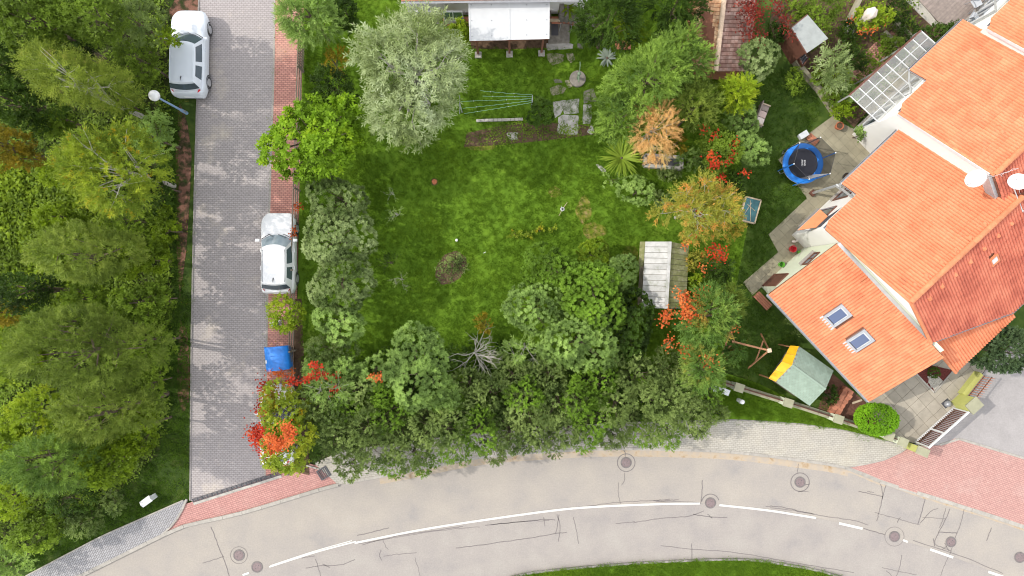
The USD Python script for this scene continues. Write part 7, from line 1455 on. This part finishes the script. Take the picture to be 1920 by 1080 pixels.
# old tiled outbuilding at the top
ob = thing('outbuilding', 'old outbuilding with weathered plain clay tiles, right slope overgrown', 'outbuilding', at=W(1360, 60))
R0, R1 = W(1361, -30, 3.0), W(1342, 134, 3.0); Lq0, Lq1 = W(1306, -30, 2.25), W(1306, 122, 2.25); Q0, Q1 = W(1420, -30, 2.1), W(1402, 134, 2.1)
cen = (R0 + R1 + Lq0 + Lq1 + Q0 + Q1) / 6
part('wall', convex([(q + (cen - q) * .07) * [1, 1, 0] + pz * z for q, h_ in ((Lq0, 2.1), (Lq1, 2.1), (Q0, 1.95), (Q1, 1.95)) for z in (0, h_)] + [(R0 + (cen - R0) * .07) * [1, 1, 0] + pz * 2.85, (R1 + (cen - R1) * .07) * [1, 1, 0] + pz * 2.85]), M['brick_red'], ob)
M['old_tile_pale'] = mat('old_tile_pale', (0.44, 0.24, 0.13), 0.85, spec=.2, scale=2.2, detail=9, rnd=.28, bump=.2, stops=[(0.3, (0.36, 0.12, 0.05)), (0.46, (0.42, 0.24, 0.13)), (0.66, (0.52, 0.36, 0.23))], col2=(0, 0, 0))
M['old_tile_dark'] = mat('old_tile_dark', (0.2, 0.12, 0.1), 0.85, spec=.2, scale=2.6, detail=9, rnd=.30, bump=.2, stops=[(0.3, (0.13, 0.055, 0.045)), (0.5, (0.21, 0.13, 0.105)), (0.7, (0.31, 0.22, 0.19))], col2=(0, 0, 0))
def plain_tiles(a0, a1, b0, b1, rows, cols, m_, seed, budget):
    rg = np.random.default_rng(seed); rest = MB(); k = 0
    part('roof_board', quad_sheet([a0 - pz * .03, a1 - pz * .03, b1 - pz * .03, b0 - pz * .03], .03), M['roof_board'], ob)
    for j in range(rows):
        for i in range(cols):
            t0, t1 = i / cols + .003, (i + 1) / cols - .003; s0, s1 = j / rows, (j + 1) / rows + .02
            f = lambda t, s: (a0 + (a1 - a0) * t) * (1 - s) + (b0 + (b1 - b0) * t) * s
            jt = rg.normal(0, .004, 4); qd = np.array([f(t0, s0), f(t1, s0), f(t1, s1) + pz * (.022 + jt[0]), f(t0, s1) + pz * (.022 + jt[1])]); V = np.vstack([qd, qd - pz * .016]); F = [[0, 1, 2, 3], [3, 2, 6, 7], [0, 3, 7, 4], [1, 2, 6, 5]]
            if k < budget: MB().add(V, F).build('tile', m_, ob); k += 1
            else: rest.add(V, F)
    if rest.n: rest.build('roof_tiles', m_, ob, kind='stuff')
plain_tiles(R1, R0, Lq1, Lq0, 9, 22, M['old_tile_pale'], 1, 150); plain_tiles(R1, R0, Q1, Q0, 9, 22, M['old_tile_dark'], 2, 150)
half_round(R1, R0, .11, mat('ridge_pale', (0.56, 0.42, 0.30), .85, var=.3, scale=5, rnd=.12), ob, 'ridge_tile', .38, .0)
# ------------------------------------------------------------------ white house at the top with glazed canopy, wall, steps
wh = thing('white_house', 'white rendered house cut by the top edge above the garden', 'house', at=W(925, -20))
part('wall', convex([(x, y, z) for x, y in [tuple(W(768, 30)[:2]), tuple(W(1092, 26)[:2]), tuple(W(1092, -160)[:2]), tuple(W(768, -160)[:2])] for z in (0, 3.1)]), M['render_white'], wh)
e0, e1 = W(764, 26, 0) * [1, 1, 0], W(1096, 22, 0) * [1, 1, 0]
ev0, ev1 = W(752, 2, 3.1), W(1102, -2, 3.1)
part('roof', convex([ev0, ev1, ev0 + [0, 3.5, 1.6], ev1 + [0, 3.5, 1.6], ev0 - pz * .1, ev1 - pz * .1]), M['brick_red'], wh)
gutter(ev0 + [0, -.05, -.02], ev1 + [0, -.05, -.02], wh)
for xx in (800, 850): q = W(xx, 29, 1.6); window_on(wh, q + [0, -.02 - 0.0, 0], np.array([1.0, 0, 0]), pz, np.array([0, -1.0, 0]), 1.0, 1.2, M['white_metal'], M['car_glass'])
pc = thing('patio_canopy', 'white translucent canopy roof in two panels in front of the white house', 'canopy', at=W(955, 60))
za, zb = 2.2, 2.75; c00, c10, c01, c11 = W(881, 77, za), W(1029, 73, za), W(879, 0, zb), W(1030, 0, zb)
for k in range(2):
    t0, t1 = k * .5 + .002, k * .5 + .498; lo_ = (c00 + (c10 - c00) * t0, c00 + (c10 - c00) * t1); hi_ = (c01 + (c11 - c01) * t0, c01 + (c11 - c01) * t1)
    part('roof_panel', quad_sheet([lo_[0], lo_[1], hi_[1], hi_[0]], .02), M['polycarbonate'], pc)
for t in (0, .5, 1): MB().bar(c00 + (c10 - c00) * t + pz * .008, c01 + (c11 - c01) * t + pz * .008, .05, .035).build('clamp_bar', M['white_metal'], pc)
for u in (.03, .28, .72, .97):
    for v_ in (.12, .5, .88): q = (c00 + (c10 - c00) * u) * (1 - v_) + (c01 + (c11 - c01) * u) * v_; MB().lathe([(.001, .022), (.02, .02), (.026, .004)], tuple(q), 8).build('screw_cap', M['grey_metal'], pc)
MB().bar(c00 - pz * .07 + [0, .05, 0], c10 - pz * .07 + [0, .05, 0], .08, .12).build('front_beam', M['brown_wood'], pc)
for t in (.08, .5, .93):
    q = c00 + (c10 - c00) * t; MB().box((q[0], q[1] + .05, 1.05), (.10, .10, 2.06)).build('post', M['brown_wood'], pc); MB().box((q[0], q[1], .10), (.34, .30, .24)).build('post_foot', M['concrete'], pc)
tw_ = thing('terrace_wall', 'raised brick terrace edge beside the canopy of the white house', 'wall', at=W(960, 60))
MB().box((W(957, 40)[0], W(957, 45)[1], .25), (4.2, 1.5, .5)).build('platform', M['concrete_dark'], tw_)
for i in range(14): a = W(840 + i * 18.5, 38, .4); MB().box((a[0], a[1] , .28), (.49, .30, .45)).build('block', M['brick_red'], tw_)
st = thing('garden_steps', 'dark concrete garden steps with iron handrail right of the canopy', 'steps', at=W(1075, 38))
for k in range(8):
    x = 1046 + k * 8.6; p0 = W(x, 24 + k * .9), W(x + 8.2, 24 + k * .9), W(x + 8.2, 50 + k * .4), W(x, 47 + k * .4); zt = .16 + .17 * (7 - k)
    part('step', convex([(q[0], q[1], z) for q in p0 for z in (0, zt)]), M['concrete_dark'], st)
hr0, hr1 = W(1046, 41, 1.6), W(1104, 52, .9)
MB().tube([hr0, hr1], .022, 6).build('handrail', M['brown_wood'], st)
for t in (.1, .45, .95): q = hr0 + (hr1 - hr0) * t; MB().tube([q, q * [1, 1, 0] + pz * .2], .015, 6).build('baluster', M['grey_metal'], st)
for (pts, z, nm) in (([(1028, 42), (1050, 40), (1068, 46), (1068, 78), (1028, 80)], .30, 'landing'), ([(1030, 46), (1046, 45), (1047, 66), (1031, 66)], .34, 'mat')):
    MB().prism(poly_px(pts, z), .0, z).build(nm, M['concrete_dark'] if nm == 'landing' else M['dark_metal'], st)
MB().bar(W(1029, 38, .7), W(1050, 38, .7), .14, .05).build('shelf_board', M['pale_wood'], st)
# stepping stones, edging, well, trough
def flag(px, label, z=.075, m='stone_slab'):
    pl = poly_px(px); pl = pl.buffer(-.05).buffer(.05, quad_segs=3); sp_ = [(1 + .0) for _ in px]
    cxy = pl.centroid; t = MB().prism(pl, .0, z).mesh(); return struct('paving_stone', t, M[m])
stones = thing('stone_path', None, None, kind='structure')
for px, m in [([(1036, 192), (1062, 188), (1059, 200), (1050, 216), (1040, 222)], 'stone_slab'), ([(1063, 188), (1086, 186), (1085, 213), (1058, 214), (1056, 209)], 'stone_slab'), ([(1046, 220), (1058, 216), (1084, 217), (1084, 253), (1045, 252), (1045, 238)], 'stone_slab'), ([(1093, 197), (1108, 196), (1110, 216), (1106, 232), (1092, 233)], 'stone_slab'), ([(1100, 248), (1110, 231), (1114, 249), (1108, 253)], 'stone_slab'), ([(1094, 172), (1112, 166), (1120, 190), (1094, 195)], 'concrete_dark'),
              ([(1025, 102), (1040, 100), (1058, 104), (1055, 116), (1036, 124), (1026, 112)], 'patio_slab'), ([(1060, 100), (1074, 100), (1078, 112), (1070, 120), (1064, 112)], 'patio_slab'), ([(1030, 166), (1048, 160), (1062, 166), (1056, 176), (1034, 180)], 'patio_slab'), ([(1036, 148), (1050, 150), (1056, 156), (1040, 156)], 'concrete_dark'), ([(1058, 152), (1066, 150), (1074, 162), (1066, 166)], 'patio_slab'),
              ([(1024, 82), (1060, 80), (1076, 84), (1074, 92), (1026, 95)], 'stone_slab'), ([(1082, 82), (1092, 84), (1094, 92), (1083, 92)], 'concrete_dark'), ([(950, 250), (972, 248), (970, 262), (954, 264)], 'concrete'), ([(1113, 306), (1128, 312), (1138, 322), (1128, 322)], 'stone_slab')]:
    pl = poly_px(px).buffer(-.04).buffer(.04, quad_segs=3); co = np.array(pl.exterior.coords)[:-1]
    co = np.array(LineString(pl.exterior.coords).segmentize(.12).coords)[:-1]; nz = meshkit.noise(np.concatenate([co * 5, np.zeros((len(co), 1))], 1), 4)[:, None] - .5; ctr = co.mean(0); pl = Polygon(ctr + (co - ctr) * (1 + nz * .10)).buffer(0)
    MB().prism(pl, .0, .085).build('stone', M[m], stones)
ed = thing('bed_edging', 'row of pale concrete edging blocks below the washing line', 'edging', at=W(935, 225))
for k in range(11): a, b = W(893 + k * 8, 226.5 - k * .25, .10), W(893 + k * 8 + 7.5, 226.3 - k * .25, .10); MB().bar(a, b, .13, .18).build('edging_block', M['concrete'], ed)
p = W(1083, 148, .15); wl_ = thing('well_cover', 'round concrete well lid with a green hand pump on the upper lawn', 'well', (p[0], p[1], .06))
MB().lathe([(.42, -.05), (.42, .16), (.40, .18), (.001, .19)], n=28).build('lid', M['concrete_dark'], wl_); MB().lathe([(.07, .18), (.07, .95), (.09, .97), (.09, 1.02), (.04, 1.08), (.001, 1.1)], n=12).build('pump', M['leaf_dark'] if False else M['green_plastic'] if False else mat('pump_green', (.16, .23, .15), .6, var=.3), wl_)
MB().tube([(0, 0, 1.0), (.02, .30, 1.25), (.02, .52, 1.2)], .018, 6).build('pump_handle', M['pump_green'], wl_) if 'pump_green' in M else None
MB().tube([(0, -.05, .8), (0, -.28, .78), (0, -.32, .66)], .03, 8).build('spout', M['pump_green'], wl_)
tg = thing('concrete_trough', 'rectangular concrete trough below the dead orange conifer', 'trough', at=W(1243, 305))
for a, b in (((1208, 311), (1277, 317)), ((1277, 317), (1276, 296)), ((1208, 311), (1209, 292)), ((1209, 292), (1276, 296))): MB().bar(W(*a, .22), W(*b, .22), .17, .44).build('side', M['concrete'], tg)
MB().prism(poly_px([(1212, 296), (1272, 300), (1272, 313), (1212, 308)]), .05, .20).build('bottom', M['dark_metal'], tg)
bb = thing('brick_patch', 'reddish brick paved square under the juniper edge', 'paving', at=W(1168, 84))
for j in range(4):
    for i in range(4): q = W(1157 + i * 7.5, 78 + j * 4.2, .10); MB().box((q[0], q[1], .07), (.195, .10, .09)).build('brick', M['brick_red'], bb)
# washing line
wln = thing('washing_line', 'washing line of thin green cords on a post above the upper lawn', 'washing line', at=W(997, 185))
t0 = W(998, 178, 1.7), W(998, 192, 1.7)
MB().bar(t0[0], t0[1], .03, .03).build('cross_arm', M['grey_metal'], wln); q = W(998, 186, 1.7); MB().tube([q * [1, 1, 0] + pz * .05, q], .03, 8).build('post', M['grey_metal'], wln)
for k, (ex, ey) in enumerate([(920, 170), (925, 180), (880, 190), (888, 203), (890, 213)]):
    a = t0[0] + (t0[1] - t0[0]) * k / 4; b = W(ex - 20 if k < 2 else ex - 20, ey, 1.75); m_ = (a + b) / 2 - pz * .06; MB().tube([a, m_, b], .008, 4).build('cord', mat('cord_green', (.25, .45, .33), .6) if k == 0 else M['cord_green'], wln)
    for t in (.35, .8): q = a + (b - a) * t - pz * .03; MB().box(q, (.02, .03, .07)).build('peg', M['white_plastic'], wln)
q = W(862, 195, 1.7); MB().tube([q * [1, 1, 0] + pz * .05, q + pz * .05], .03, 8).build('post', M['grey_metal'], wln); MB().bar(W(862, 178, 1.75), W(862, 214, 1.75), .03, .03).build('cross_arm', M['grey_metal'], wln)
# small things on the lawn
p = W(1054, 393, .3); bt = thing('bird_bath', 'small white jug-shaped feeder on a leaning stick in the lawn', 'bird feeder', (p[0], p[1], .06))
MB().lathe([(.001, .35), (.08, .36), (.11, .45), (.09, .54), (.07, .55), (.06, .48), (.001, .44)], n=16).build('pot', M['white_metal'], bt); MB().lathe([(.001, .50), (.06, .50)], n=12).build('opening', M['black_plastic'], bt); MB().tube([(-.15, -.3, 0), (0, 0, .36), (.22, .30, .8)], .014, 6).build('stick', M['pale_wood'], bt); MB().tube([(-.02, .04, .5), (-.06, .14, .62)], .01, 5).build('spout', M['white_metal'], bt)
p = W(815, 341, 0); mc = thing('pipe_cap', 'small rusty round cap set in the lawn below the silver tree', 'pipe cap', (p[0], p[1], .06)); MB().lathe([(.001, .045), (.11, .045), (.14, .03), (.15, -.03)], n=18).build('cap', M['terracotta'], mc); MB().lathe([(.15, -.02), (.15, .02), (.20, .012), (.21, -.02)], n=18).build('rim', M['soil'], mc)
p = W(908, 450 + 0, .05) if False else W(856.5, 450.5, .05); bl = thing('ball', 'small white ball on the lawn above the round flower bed', 'ball', (p[0], p[1], .06)); part('ball', trimesh.creation.icosphere(2, .075).apply_translation([0, 0, .09]), M['white_plastic'], bl, smooth=True)
p = W(909, 474, .05); bl = thing('stake', 'small white garden stake right of the round flower bed', 'stake', (p[0], p[1], .06)); MB().box((0, 0, .12), (.03, .03, .28), .3).build('peg', M['white_plastic'], bl); MB().box((0, .0, .25), (.14, .02, .06), .5).build('tag', M['white_plastic'], bl)
pm = W(1567, 755, .1); mk = thing('plank', 'short plank lying in the red soil by the round box bush', 'plank', at=W(1606, 752)); MB().bar(W(1598, 756, .14), W(1616, 750, .14), .10, .04).build('board', M['pale_wood'], mk)
